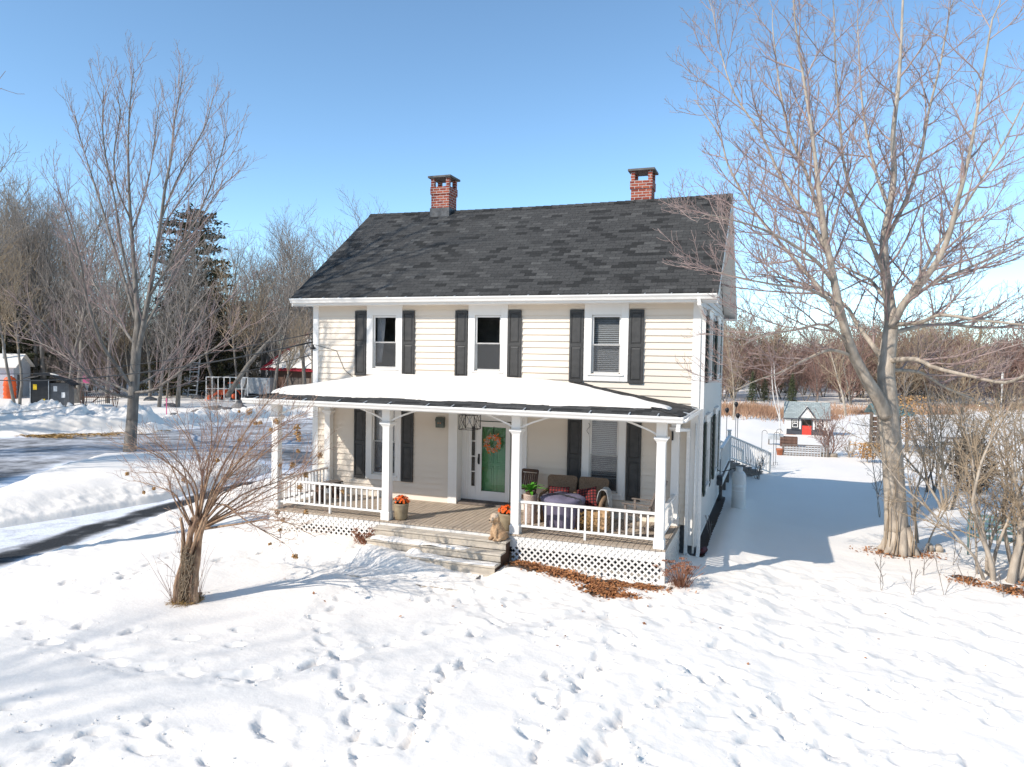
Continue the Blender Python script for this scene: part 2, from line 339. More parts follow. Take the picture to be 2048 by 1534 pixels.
def blob(name, parts, m, parent=None, voxel=0.02, smooth=4, fuzz=0.0, loc=None, rz=0.0):
    """one continuous body grown from overlapping ellipsoids: (centre, radii, rot)"""
    bm = bmesh.new()
    for c, r_, rot in parts:
        mt = Matrix.Translation(c) @ Matrix.Rotation(rot[2], 4, 'Z') @ Matrix.Rotation(rot[1], 4, 'Y') @ Matrix.Rotation(rot[0], 4, 'X') @ Matrix.Diagonal((*r_, 1))
        bmesh.ops.create_uvsphere(bm, u_segments=20, v_segments=12, radius=1, matrix=mt)
    me = bpy.data.meshes.new(name); bm.to_mesh(me); bm.free()
    o = bpy.data.objects.new(name, me); C.objects.link(o)
    rm = o.modifiers.new('r', 'REMESH'); rm.mode = 'VOXEL'; rm.voxel_size = voxel
    sm = o.modifiers.new('s', 'SMOOTH'); sm.iterations = smooth; sm.factor = 0.5
    dg = bpy.context.evaluated_depsgraph_get(); ev = o.evaluated_get(dg)
    me2 = bpy.data.meshes.new_from_object(ev); o.modifiers.clear(); o.data = me2; me2.name = name
    if fuzz:
        n = len(me2.vertices); co = np.empty(n * 3); me2.vertices.foreach_get('co', co); co = co.reshape(-1, 3)
        no = np.empty(n * 3); me2.vertex_normals.foreach_get('vector', no); no = no.reshape(-1, 3)
        co += no * rng.uniform(-fuzz, fuzz, (n, 1)); me2.vertices.foreach_set('co', co.ravel())
    me2.materials.clear(); me2.materials.append(m)
    me2.polygons.foreach_set('use_smooth', [True] * len(me2.polygons))
    if parent is not None: o.parent = parent
    if loc is not None: o.location = loc
    o.rotation_euler = (0, 0, rz)
    return o

# pixel helpers: a pixel of the photograph met with a plane of the place
def ray(px, py): return CF + CR * (px - 1024) / FPX - CU * (py - 767) / FPX
def at_depth(px, py, d): return Vector(CAM + ray(px, py) * d)
def onz(px, py, z): d = ray(px, py); return Vector(CAM + d * (z - CAM[2]) / d[2])
def ony(px, py, y): d = ray(px, py); return Vector(CAM + d * (y - CAM[1]) / d[1])

# ------------------------------------------------------------------ terrain
def vnoise(x, y, seed=0):
    xi = np.floor(x).astype(np.int64); yi = np.floor(y).astype(np.int64); fx = x - xi; fy = y - yi
    def h(a, b):
        n = (a * 374761393 + b * 668265263 + seed * 974711) & 0xffffffff
        n = ((n ^ (n >> 13)) * 1274126177) & 0xffffffff
        n = ((n ^ (n >> 16)) * 2246822519) & 0xffffffff
        return ((n ^ (n >> 15)) & 0xffff) / 65535.0
    sx = fx * fx * fx * (fx * (fx * 6 - 15) + 10); sy = fy * fy * fy * (fy * (fy * 6 - 15) + 10)
    a = h(xi, yi); b = h(xi + 1, yi); c = h(xi, yi + 1); d = h(xi + 1, yi + 1)
    return (a + (b - a) * sx) * (1 - sy) + (c + (d - c) * sx) * sy
def fbm(x, y, o=4, seed=0):
    t = 0; a = 0.5; s = 1.0
    for i in range(o):
        ca, sa = math.cos(i * 1.3), math.sin(i * 1.3)
        t = t + a * (vnoise((x * ca - y * sa) * s + 17.3 * i, (x * sa + y * ca) * s + 9.1 * i, seed + i) - 0.5) * 2; a *= 0.5; s *= 2.03
    return t
def sstep(a, b, x): t = np.clip((x - a) / (b - a), 0, 1); return t * t * (3 - 2 * t)
def sdist(x, y, poly):
    """signed distance to a polygon, negative inside"""
    d = np.full(x.shape, 1e9); ins = np.zeros(x.shape, bool); n = len(poly)
    for i in range(n):
        ax, ay = poly[i]; bx, by = poly[(i + 1) % n]; ex, ey = bx - ax, by - ay
        t = np.clip(((x - ax) * ex + (y - ay) * ey) / (ex * ex + ey * ey), 0, 1)
        d = np.minimum(d, np.hypot(x - ax - t * ex, y - ay - t * ey))
        c = ((ay > y) != (by > y))
        with np.errstate(divide='ignore', invalid='ignore'):
            xx = (bx - ax) * (y - ay) / (by - ay if by != ay else 1e-9) + ax
        ins ^= c & (x < xx)
    return np.where(ins, -d, d)
DRIVE = [(-2.6, -14), (-3.2, -9), (-3.85, -5.83), (-4.08, -3.66), (-4.64, -0.57), (-5.2, 3.5), (-5.3, 6), (-4.0, 9), (-2.2, 13), (-1.5, 24), (-3, 30), (-10, 32), (-21, 29.5), (-22.5, 20), (-23.6, 14.8), (-27, 11), (-33, 8), (-60, 5), (-60, -8), (-30, -12), (-12, -14), (-9.5, -18)]
ISLE = [(-8.5, -9), (-7.4, -4.5), (-6.6, -1.8), (-6.1, 0.75), (-6.5, 4.6), (-7.0, 7.4), (-8.8, 8.7), (-10.6, 8.9), (-12.7, 8.0), (-13.9, 6.6), (-15.0, 5.5), (-13.3, 2.2), (-11.8, -0.5), (-11, -4), (-11, -9)]
def drive_sd(x, y): return np.maximum(sdist(x, y, DRIVE), -sdist(x, y, ISLE))
def zdrive(x, y): return -1.00 - 0.10 * sstep(0, 14, y) + 0.02 * fbm(x * 0.15, y * 0.15, 2, 3)
PRINTS = []
def add_print(px, py, size=1.0, ang=None, depth=None):
    p = onz(px, py, -0.72); PRINTS.append((p.x, p.y, size, rnd.uniform(0, 3.14) if ang is None else ang, depth or rnd.uniform(0.05, 0.085)))
for px, py in ((55, 1240), (165, 1250), (262, 1262), (375, 1277), (482, 1260), (635, 1235), (630, 1325), (470, 1290), (947, 1272), (995, 1200), (1290, 1290), (1250, 1270), (60, 1440), (180, 1450), (20, 1400), (300, 1430), (860, 1115 + 90), (250, 1150), (130, 1165)): add_print(px, py, 0.9)
for px, py, s in ((500, 1345, 1.5), (680, 1305, 1.3), (537, 1445, 1.9), (795, 1470, 1.8), (705, 1380, 1.4), (735, 1390, 1.1), (735, 1425, 1.0), (720, 1460, 1.0), (735, 1495, 1.1), (820, 1420, 1.2), (850, 1415, 1.0), (870, 1377, 1.0), (890, 1340, 1.1), (930, 1320, 1.0), (985, 1315, 0.9), (590, 1515, 1.1), (290, 1480, 1.3), (145, 1490, 1.0),
    (1281, 1275, 1.2), (1439, 1285, 1.4), (1464, 1340, 1.4), (1374, 1370, 1.3), (1544, 1395, 1.2), (1494, 1375, 1.0), (1209, 1335, 1.0), (1164, 1360, 1.2), (1099, 1350, 1.0), (1089, 1395, 1.2), (1149, 1420, 1.3), (1199, 1495, 2.0), (1324, 1510, 1.4), (1419, 1435, 1.4), (1509, 1455, 1.4), (1489, 1500, 1.1), (1060, 1460, 1.2), (1574, 1275, 1.0), (1674, 1345, 1.4), (1844, 1295, 1.2), (1754, 1385, 1.4), (1794, 1370, 1.4), (1714, 1410, 1.3), (1674, 1475, 1.6), (1869, 1355, 1.2), (1930, 1340, 1.1), (2030, 1390, 1.4), (1990, 1420, 1.3), (1880, 1400, 1.2), (1820, 1490, 1.4), (1960, 1500, 1.2), (1600, 1410, 1.0), (1390, 1335, 1.0)): add_print(px, py, s * 0.9)
TROUGH = []
def trail(pts, step, jit, size):
    TROUGH.append((pts, size))
    for (x0, y0), (x1, y1) in zip(pts[:-1], pts[1:]):
        L = math.hypot(x1 - x0, y1 - y0); n = max(1, int(L / step)); a = math.atan2(y1 - y0, x1 - x0)
        for k in range(n):
            t = (k + rnd.random() * 0.4) / n
            PRINTS.append((x0 + (x1 - x0) * t + rnd.uniform(-jit, jit), y0 + (y1 - y0) * t + rnd.uniform(-jit, jit), size * rnd.uniform(0.8, 1.2), a + rnd.uniform(-.4, .4), rnd.uniform(0.035, 0.075)))
def W(*pp): return [tuple(onz(px, py, -0.7))[:2] for px, py in pp]
trail(W((960, 1160), (1010, 1240), (1100, 1250), (1290, 1220), (1500, 1190), (1750, 1190), (2040, 1260)), 0.62, 0.22, 0.9)
trail(W((880, 1180), (1050, 1260), (1250, 1290), (1420, 1340), (1560, 1440), (1640, 1530)), 0.55, 0.18, 1.0)
trail(W((1400, 1210), (1600, 1230), (1850, 1240), (2040, 1300)), 0.7, 0.4, 0.9)
trail(W((1420, 1150), (1600, 1180), (1720, 1160), (1900, 1200), (2040, 1210)), 0.6, 0.5, 0.8)
trail(W((1500, 1400), (1650, 1370), (1850, 1350), (2040, 1400)), 0.42, 0.1, 1.1)
trail(W((440, 1130), (560, 1100), (700, 1110), (860, 1190)), 0.4, 0.25, 0.8)
trail(W((200, 1180), (330, 1120), (480, 1060)), 0.45, 0.1, 0.8)
trail(W((60, 1260), (300, 1330), (520, 1350), (700, 1310), (900, 1250)), 0.5, 0.12, 1.0)
trail(W((0, 1500), (180, 1440), (330, 1470), (560, 1530)), 0.45, 0.14, 1.0)
trail(W((700, 1530), (720, 1440), (690, 1340), (640, 1240), (700, 1160)), 0.5, 0.10, 1.0)
trail(W((820, 1480), (850, 1400), (890, 1340), (1000, 1300)), 0.3, 0.08, .9)
trail(W((1650, 1460), (1800, 1440), (1950, 1480), (2040, 1530)), 0.5, 0.12, 1.1)
trail(W((1060, 1520), (1100, 1420), (1180, 1340), (1250, 1260)), 0.5, 0.12, 1.0)
trail(W((1240, 1530), (1230, 1450), (1330, 1380), (1420, 1330)), 0.38, 0.12, 1.2)
def rough_mask(x, y):
    """where the snow is trampled"""
    m = np.exp(-((y + 3.9) / 1.0) ** 2) * sstep(4, 6.5, x)
    m = np.maximum(m, 0.8 * np.exp(-((y + 1.2 + 0.25 * (x - 12)) / 2.0) ** 2) * sstep(10.3, 11.5, x))
    m = np.maximum(m, 0.6 * np.exp(-(((x - 4.4) / 3.2) ** 2 + ((y + 3.9) / 0.9) ** 2)))
    m = np.maximum(m, 0.35 * np.exp(-(((x - 11.5) / 4.2) ** 2 + ((y + 6.5) / 2.5) ** 2)))
    return np.clip(m, 0, 1)
BANKS = [((-24.5, 16.5), (-27.5, 13.2), 1.3, 1.7), ((-27.5, 13.2), (-31.0, 10.6), 1.2, 1.7), ((-31, 10.6), (-37, 8.5), 0.9, 1.5), ((-23.6, 19), (-22.4, 28), 0.75, 1.4), ((-21, 31), (-8, 33.5), 0.9, 1.5), ((-26.6, 16.2), (-30.5, 13.6), 1.5, 1.5)]
def gz(x, y, detail=True):
    x = np.asarray(x, float); y = np.asarray(y, float)
    z = -0.64 - 0.035 * np.clip(-(y + 5), 0, 12) * 1.0
    z = z - 0.18 * sstep(9.8, 12.5, x) - 0.15 * sstep(2, 14, y) - 0.30 * sstep(20, 60, y)
    z = z - 0.22 * sstep(0.5, -4, x)
    z = z + 0.22 * np.exp(-((y + 2.7) / 0.75) ** 2) * sstep(4.4, 2.4, x) * sstep(-2.5, 0.3, x)
    z = z + 0.17 * np.exp(-((y + 3.0) / 0.8) ** 2) * sstep(6.3, 6.9, x) * sstep(9.0, 7.0, x)
    z = z - 0.10 * sstep(0.45, 0.0, np.abs(x - 10.2)) * sstep(-0.2, 0.4, y) * sstep(8, 6, y)
    z = z + 0.10 * np.exp(-((x - 10.75) / 0.35) ** 2) * sstep(0, 1.5, y) * sstep(9, 7, y)
    z = z + 0.6 * fbm(x * 0.012, y * 0.012, 2, 11) * sstep(25, 90, np.hypot(x, y))
    sd = drive_sd(x, y)
    isl = sdist(x, y, ISLE)
    z = z + 0.40 * sstep(0.0, -1.6, isl) * (0.8 + 0.3 * fbm(x * .5, y * .5, 2, 4)) + 0.10 * sstep(-0.5, -2.6, isl)
    z = z + 0.18 * np.exp(-((sd - 0.7) / 0.6) ** 2) * sstep(0, .3, sd) * sstep(-2, 4, y)
    zd = zdrive(x, y)
    if detail:
        near = np.exp(-np.hypot(x - 6, y + 4) / 40)
        z = z + 0.07 * fbm(x * 0.35, y * 0.35, 3, 1) + 0.012 * fbm(x * 1.5 + y, y * 3.0, 3, 2) * near
        rm = rough_mask(x, y)
        rough = rm * (0.115 * fbm(x * 2.6, y * 2.6, 4, 8) - 0.02)
        z = z + rough
        far = sstep(-16, -20, x) * sstep(8, 12, y) * sstep(60, 40, y)
        z = z + far * 0.16 * fbm(x * 0.8, y * 0.8, 4, 9)
        bank = np.exp(-((sd - 0.6) / 0.8) ** 2)
        z = z + bank * 0.10 * fbm(x * 2.2, y * 2.2, 4, 10)
    zin = zd - 0.12
    return np.where(sd < 0, zin + (z - zin) * 0, zin + (z - zin) * sstep(0.0, 0.34, sd))
def bank(x, y):
    z = np.zeros(np.shape(x))
    for (ax, ay), (bx, by), hh, ww in BANKS:
        ex, ey = bx - ax, by - ay
        t = np.clip(((x - ax) * ex + (y - ay) * ey) / (ex * ex + ey * ey), 0, 1); d = np.hypot(x - ax - t * ex, y - ay - t * ey)
        z = np.maximum(z, hh * np.exp(-(d / ww) ** 2))
    rough = 0.45 * fbm(x * 1.1, y * 1.1, 3, 21) + 0.38 * np.abs(fbm(x * 2.6, y * 2.6, 3, 22)) + 0.12 * fbm(x * 6, y * 6, 2, 23)
    return z * (0.85 + rough) + 0.10 * np.minimum(z, .6) * fbm(x * 5, y * 5, 2, 24)
def soilmask(x, y):
    m = np.exp(-((y + 2.75) / 0.42) ** 2) * sstep(6.4, 6.8, x) * sstep(9.6, 8.8, x)
    m = np.maximum(m, np.exp(-(((x - 8.7) / 0.5) ** 2 + ((y + 3.25) / 0.35) ** 2)))
    m = np.maximum(m, 0.9 * np.exp(-(((x - 9.5) / 0.7) ** 2 + ((y + 2.6) / 0.25) ** 2)))
    m = np.maximum(m, sstep(0.20, 0.12, np.abs(x - 10.14)) * sstep(-0.3, 0.1, y) * sstep(9, 7, y))
    for cx, cy, rr in ((14.55, 2.9, 0.75), (15.6, 1.0, 0.45), (16.3, 0.6, 0.55), (16.9, 1.2, .5), (1.9, -6.3, 0.35)):
        m = np.maximum(m, 0.9 * np.exp(-(((x - cx) ** 2 + (y - cy) ** 2) / rr ** 2)))
    return m
def axis(a, b, st, lo, hi, g=1.045):
    c = list(np.arange(a, b + st * .5, st)); s = st
    v = b
    while v < hi: s *= g; v += s; c.append(v)
    s = st; v = a; pre = []
    while v > lo: s *= g; v -= s; pre.append(v)
    return np.array(pre[::-1] + c)
def grid_object(name, X, Y, Z, m, attrs=None, keep=None):
    ny, nx = X.shape; v = np.stack([X, Y, Z], -1).reshape(-1, 3)
    i = np.arange(nx - 1)[None, :] + np.arange(ny - 1)[:, None] * nx
    f = np.stack([i, i + 1, i + nx + 1, i + nx], -1)
    if keep is not None: f = f[keep[:-1, :-1] | keep[1:, 1:] | keep[:-1, 1:] | keep[1:, :-1]]
    f = f.reshape(-1, 4)
    if keep is not None:
        used = np.zeros(len(v), bool); used[f.ravel()] = True; mp = np.cumsum(used) - 1; f = mp[f]; v = v[used]
        if attrs: attrs = {k: a.reshape(-1)[used] for k, a in attrs.items()}
    me = bpy.data.meshes.new(name); me.vertices.add(len(v)); me.vertices.foreach_set('co', v.astype(np.float32).ravel())
    me.loops.add(f.size); me.loops.foreach_set('vertex_index', f.ravel().astype(np.int32))
    me.polygons.add(len(f)); me.polygons.foreach_set('loop_start', np.arange(0, f.size, 4, dtype=np.int32))
    me.update(calc_edges=True); me.polygons.foreach_set('use_smooth', np.ones(len(f), bool))
    for k, a in (attrs or {}).items():
        at = me.attributes.new(k, 'FLOAT', 'POINT'); at.data.foreach_set('value', a.reshape(-1).astype(np.float32))
    me.materials.append(m); me.validate()
    o = bpy.data.objects.new(name, me); C.objects.link(o); return o
ax_ = axis(-7, 18.5, 0.042, -700, 700); ay_ = axis(-11.5, 3.0, 0.042, -120, 900)
GX, GY = np.meshgrid(ax_, ay_)
GZ = gz(GX, GY)
# a shallow scuffed trough along each line of prints
for pts_t, sz_t in TROUGH:
    dm = np.full(GX.shape, 9.0)
    for (ax0, ay0), (bx0, by0) in zip(pts_t[:-1], pts_t[1:]):
        i0, i1 = np.searchsorted(ax_, (min(ax0, bx0) - 1, max(ax0, bx0) + 1)); j0, j1 = np.searchsorted(ay_, (min(ay0, by0) - 1, max(ay0, by0) + 1)); X_ = GX[j0:j1, i0:i1]; Y_ = GY[j0:j1, i0:i1]; ex, ey = bx0 - ax0, by0 - ay0
        tt = np.clip(((X_ - ax0) * ex + (Y_ - ay0) * ey) / (ex * ex + ey * ey), 0, 1); dm[j0:j1, i0:i1] = np.minimum(dm[j0:j1, i0:i1], np.hypot(X_ - ax0 - tt * ex + .12 * fbm(Y_ * 1.5, X_ * 1.5, 2, 35), Y_ - ay0 - tt * ey + .12 * fbm(X_ * 1.5, Y_ * 1.5, 2, 36)))
    mk = dm < 1.0
    GZ[mk] += -0.030 * np.exp(-(dm[mk] / .22) ** 2) * (.6 + .8 * fbm(GX[mk] * 4, GY[mk] * 4, 3, 37)) + 0.018 * np.exp(-((dm[mk] - .38) / .14) ** 2) * (.5 + fbm(GX[mk] * 6, GY[mk] * 6, 3, 38))
# footprints: an elongated pit with a pushed-up rim
for px_, py_, s_, a_, d_ in PRINTS:
    i0, i1 = np.searchsorted(ax_, (px_ - 0.6 * s_, px_ + 0.6 * s_)); j0, j1 = np.searchsorted(ay_, (py_ - 0.6 * s_, py_ + 0.6 * s_))
    if i1 <= i0 or j1 <= j0: continue
    dx = GX[j0:j1, i0:i1] - px_; dy = GY[j0:j1, i0:i1] - py_
    u_ = (dx * math.cos(a_) + dy * math.sin(a_)) / (0.17 * s_); v_ = (-dx * math.sin(a_) + dy * math.cos(a_)) / (0.085 * s_)
    q = np.sqrt(u_ ** 2 + v_ ** 2) * (1 + 0.55 * fbm(dx * 8 + px_, dy * 8 + py_, 4, 31))
    GZ[j0:j1, i0:i1] += -d_ * sstep(1.25, 0.45, q) + (0.012 * s_ * np.exp(-((q - 1.55) / 0.4) ** 2)) * (.4 + 1.6 * np.clip(fbm(dx * 22 + py_, dy * 22, 2, 33) + .4, 0, 1))
tag(grid_object('snow_ground', GX, GY, GZ, M['snow'], {'soil': soilmask(GX, GY) * 0.75}), kind='structure', label='deep trampled snow over the lawn and fields')
dx_ = np.arange(-62, 0, 0.16); dy_ = np.arange(-20, 34, 0.16); DX, DY = np.meshgrid(dx_, dy_)
sdd = drive_sd(DX, DY); right = sdist(DX, DY, DRIVE)
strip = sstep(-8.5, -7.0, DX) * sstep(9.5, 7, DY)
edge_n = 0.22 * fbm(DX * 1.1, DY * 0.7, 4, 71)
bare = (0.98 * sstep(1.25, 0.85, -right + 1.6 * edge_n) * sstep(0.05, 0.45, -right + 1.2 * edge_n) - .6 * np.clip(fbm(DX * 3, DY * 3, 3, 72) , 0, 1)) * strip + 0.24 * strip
bare = bare + (0.60 + 0.30 * fbm(DX * 0.55 + DY * .4, DY * 1.3 - DX * .9, 4, 6) + 0.20 * fbm(DX * 0.12, DY * .12, 2, 16)) * sstep(0.3, 1.5, -sdd) * (1 - strip)  # ice mottle, with tree-shadow streaks painted into the colour
tag(grid_object('driveway', DX, DY, zdrive(DX, DY), M['drive'], {'bare': bare}, sdd < 0.42), kind='structure', label='ploughed driveway with packed ice, painted shade streaks and a strip of bare wet asphalt')
BX, BY = np.meshgrid(np.arange(-41, -6, 0.13), np.arange(4.5, 36, 0.13))
BH = bank(BX, BY); tag(grid_object('snow_bank', BX, BY, gz(BX, BY, False) - .06 + BH, M['snow'], None, BH > 0.07), kind='structure', label='chunky ploughed snow bank round the parking area')
def glook(x, y):
    i = min(max(int(np.searchsorted(ax_, x)) - 1, 0), len(ax_) - 2); j = min(max(int(np.searchsorted(ay_, y)) - 1, 0), len(ay_) - 2)
    u = (x - ax_[i]) / (ax_[i + 1] - ax_[i]); v = (y - ay_[j]) / (ay_[j + 1] - ay_[j])
    return float((GZ[j, i] * (1 - u) + GZ[j, i + 1] * u) * (1 - v) + (GZ[j + 1, i] * (1 - u) + GZ[j + 1, i + 1] * u) * v)
def G(px, py, it=6):
    """the point of the ground seen at a pixel"""
    z = -0.9
    for _ in range(it):
        p = onz(px, py, z); z = glook(p.x, p.y)
    return Vector((p.x, p.y, z))
def gp(x, y): return Vector((x, y, glook(x, y)))

# ------------------------------------------------------------------ the farmhouse
HW, HD = 10.08, 7.02                 # width and depth of the main block; the porch deck is z = 0
house = thing('farmhouse', 'two storey cream farmhouse with charcoal roof and open front porch', 'house', (0, 0, 0))
XW = (2.153, 5.035, 7.985)
def clapboards(mb, org, ud, nd, u0, u1, z0, z1, holes, expo=0.152, proud=0.030, clip=None):
    org = Vector(org); ud = Vector(ud); nd = Vector(nd); z = z0
    cuts = sorted({z0 + k * expo for k in range(int((z1 - z0) / expo) + 2)} | {h for q in holes for h in q[2:4]})
    cuts = [c for c in cuts if z0 - 1e-6 <= c <= z1] + [z1]
    for a, b in zip(cuts[:-1], cuts[1:]):
        if b - a < 1e-4: continue
        k = math.floor((a - z0) / expo + 1e-6); fa = (a - z0) / expo - k; fb = (b - z0) / expo - k
        pa = proud * (1 - fa); pb = proud * (1 - fb) + 0.001
        lo, hi = (u0, u1) if clip is None else clip(b)
        if hi <= lo: continue
        mid = (a + b) / 2; segs = [(lo, hi)]
        for h0, h1, hz0, hz1 in holes:
            if hz0 < mid < hz1:
                ns = []
                for s0, s1 in segs:
                    if h1 <= s0 or h0 >= s1: ns.append((s0, s1)); continue
                    if s0 < h0: ns.append((s0, h0))
                    if h1 < s1: ns.append((h1, s1))
                segs = ns
        for s0, s1 in segs:
            q = [org + ud * s0 + nd * pa + Vector((0, 0, a)), org + ud * s1 + nd * pa + Vector((0, 0, a)), org + ud * s1 + nd * pb + Vector((0, 0, b)), org + ud * s0 + nd * pb + Vector((0, 0, b))]
            mb.add(q, [(0, 1, 2, 3)])
            if fa < 1e-6:
                e = [org + ud * s0 + Vector((0, 0, a)), org + ud * s1 + Vector((0, 0, a)), q[1], q[0]]
                mb.add(e, [(0, 1, 2, 3)])
holes = []
for xc in XW: holes.append((xc - 0.36, xc + 0.36, 3.36, 4.72))
for xc in (XW[0], XW[2]): holes.append((xc - 0.36, xc + 0.36, 0.60, 2.30))
holes.append((4.24, 5.89, -0.05, 2.42))
wf = MB(); clapboards(wf, (0, 0, 0), (1, 0, 0), (0, -1, 0), 0.0, HW, 0.0, 5.12, holes)
wf.build('wall', M['siding'], house)
SY = (2.215, 4.9)
sh = [(y - .34, y + .34, 3.36, 4.72) for y in SY] + [(y - .34, y + .34, .60, 2.20) for y in SY]
def gclip(z):
    if z <= 5.1: return (0.0, HD)
    t = (z - 5.1) / (8.0 - 5.1); return (t * 3.5, HD - t * 3.5)
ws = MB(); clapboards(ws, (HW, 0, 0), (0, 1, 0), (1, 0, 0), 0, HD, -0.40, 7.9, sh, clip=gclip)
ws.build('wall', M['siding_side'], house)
wb = MB(); wb.poly_x([(0.02, -0.4), (HD, -0.4), (HD, 5.1), (3.5, 7.98), (0.02, 5.1)], 0.0, 0.02)      # left gable wall
wb.box(0.02, HW - 0.02, HD - 0.04, HD, -0.4, 5.1)
wb.box(0.03, HW - 0.03, 1.2, HD - 0.05, 2.60, 2.62); wb.box(0.03, HW - 0.03, 0.05, HD - 0.05, 5.10, 5.12)
wb.build('wall', M['siding'], house)
fd = MB(); fd.box(0.03, HW - 0.03, 0.03, HD - 0.03, -1.8, -0.40); fd.box(0.03, HW - 0.03, 0.03, 1.0, -0.40, -0.01)
fd.build('foundation', M['foundation'], house)
for x0, x1, y0, y1, z0 in ((-0.03, 0.14, -0.035, 0.02, 0.0), (-0.035, 0.0, -0.03, 0.12, -.4), (HW - 0.14, HW + 0.03, -0.035, 0.02, -0.45), (HW, HW + 0.035, -0.03, 0.12, -.45), (HW, HW + 0.035, HD - .12, HD, -.45)):
    c = MB(); c.box(x0, x1, y0, y1, z0, 5.12); c.build('corner_board', M['white'], house, bevel=0.004)
b = MB(); b.box(HW - .005, HW + 0.045, -0.03, HD, -0.47, -0.40); b.build('water_table', M['white'], house)

# main roof ---------------------------------------------------------
XL, XR, YR, ZR, ZE, RO = -0.424, 10.493, 3.501, 8.095, 5.165, 0.43
sl_ = math.hypot(YR + RO, ZR - ZE)
TH = 0.05
def slope(name, ya, za, yb, zb, x0, x1, m, sx=14, sag=0.0, rev=False):
    mb = MB(); n = sx; L = math.hypot(yb - ya, zb - za)
    vs = []
    for i in range(n + 1):
        x = x0 + (x1 - x0) * i / n; s = sag * math.sin(math.pi * i / n)
        vs += [(x, ya, za), (x, yb, zb - s), (x, ya, za - TH), (x, yb, zb - s - TH)]
    fs = []
    for i in range(n):
        a, b_ = i * 4, i * 4 + 4
        top = (a, b_, b_ + 1, a + 1); bot = (a + 3, b_ + 3, b_ + 2, a + 2); fr = (a + 2, b_ + 2, b_, a)
        fs += [t[::-1] if rev else t for t in (top, bot, fr)]
    fs += [(0, 1, 3, 2), (n * 4 + 2, n * 4 + 3, n * 4 + 1, n * 4)]
    mb.add(vs, fs)
    def uvf(co, no):
        return (co.x, math.hypot(co.y - ya, co.z - za))
    return mb.build(name, m, house, uv=True, uvfn=uvf)
rf = slope('roof', -RO - 0.03, ZE + 0.02, YR, ZR, XL, XR, M['shingle'], sag=0.05)
slope('roof', 2 * YR + RO + 0.03, ZE + 0.02, YR, ZR + 0.001, XL, XR, M['shingle'], sag=0.05, rev=True)
rc = MB()
for i in range(46):                                              # ridge caps, overlapping
    x = XL + (XR - XL) * i / 46; s = 0.05 * math.sin(math.pi * i / 46)
    rc.add([(x, YR - .13, ZR - .075 - s), (x, YR, ZR + .022 - s), (x, YR + .13, ZR - .075 - s), (x + .245, YR - .13, ZR - .09 - s), (x + .245, YR, ZR + .010 - s), (x + .245, YR + .13, ZR - .09 - s)], [(0, 3, 4, 1), (1, 4, 5, 2), (0, 1, 2), (3, 5, 4)])
rc.build('ridge_cap', M['shingle'], rf, uv=True)
# eaves: fascia, soffit and the boxed rakes
fa = MB(); fa.box(XL + .03, XR - .03, -RO, -RO + .025, ZE - .19, ZE - 0.035); 
fa.build('fascia', M['white'], house); fa = MB(); fa.box(XL + .03, XR - .03, 2 * YR + RO - .025, 2 * YR + RO, ZE - .19, ZE - .035)
fa.build('fascia', M['white'], house)
so_ = MB(); so_.box(XL + .03, XR - .03, -RO + .026, 0.02, ZE - .19, ZE - .17); so_.build('soffit', M['white2'], house); so_ = MB(); so_.box(XL + .03, XR - .03, HD - .02, 2 * YR + RO - .026, ZE - .19, ZE - .17)
so_.build('soffit', M['white2'], house)
for x0, x1 in ((XR - .03, XR), (XL, XL + .03)):
    for s in (0, 1):
        r_ = MB(); pts = [(-RO, ZE - .04), (YR, ZR - .065), (YR, ZR - .27), (-RO, ZE - .225)]
        if s: pts = [(2 * YR - y, z) for y, z in pts][::-1]
        r_.poly_x(pts, x0, x1); r_.build('rake_board', M['white'], house)
for xa, xb in ((HW + .02, XR - .03), (XL + .03, -.0)):
    for s in (0, 1):
        r_ = MB(); pts = [(-RO + .03, ZE - .20), (YR, ZR - .25), (YR, ZR - .265), (-RO + .03, ZE - .215)]
        if s: pts = [(2 * YR - y, z) for y, z in pts][::-1]
        r_.poly_x(pts, xa, xb); r_.build('soffit', M['white2'], house)
def gutter(a, b, z, depth=0.12, hgt=0.115, n=(0, -1), name='gutter', hang=0.62, m='gutter'):
    """K-profile gutter from a to b on the outer side n"""
    a = Vector((a[0], a[1])); b = Vector((b[0], b[1])); nn = Vector(n); prof = [(0, 0), (0, -hgt), (0.55, -hgt), (0.72, -hgt * .6), (1.0, -hgt * .25), (1.0, 0), (0.90, 0), (0.90, -0.02), (0.12, -hgt * .5), (0.1, 0)]
    mb = MB(); vs = []
    for p in (a, b):
        for u, zz in prof: q = p + nn * (u * depth); vs.append((q.x, q.y, z + zz))
    k = len(prof); mb.add(vs, [(i, (i + 1) % k, k + (i + 1) % k, k + i) for i in range(k)] + [tuple(range(k)), tuple(range(k, 2 * k))[::-1]])
    o = mb.build(name, M[m], house)
    L = (b - a).length; c = int(L / hang)
    for i in range(c):
        p = a + (b - a) * ((i + .5 + 0.15 * math.sin(i * 2.3)) / c); q = p + nn * depth; hb = MB()
        hb.beam((p.x - nn.x * .06, p.y - nn.y * .06, z + .045), (q.x, q.y, z + .008), .022, .012); hb.build('gutter_hanger', M['galv'], o)
    return o
gutter((XL, -RO), (XR - .02, -RO), ZE - 0.02)
def pipe(pts, name='downspout', w_=0.075, h_=0.055, m='gutter'):
    mb = MB()
    for a, b in zip(pts[:-1], pts[1:]): mb.beam(a, b, w_, h_, up=(0, 1, 0.001) if abs(Vector(b).z - Vector(a).z) > .05 else (0, 0, 1))
    for p in pts[1:-1]: mb.box(p[0] - .04, p[0] + .04, p[1] - .032, p[1] + .032, p[2] - .04, p[2] + .04)
    return mb.build(name, M[m], house, bevel=0.006)
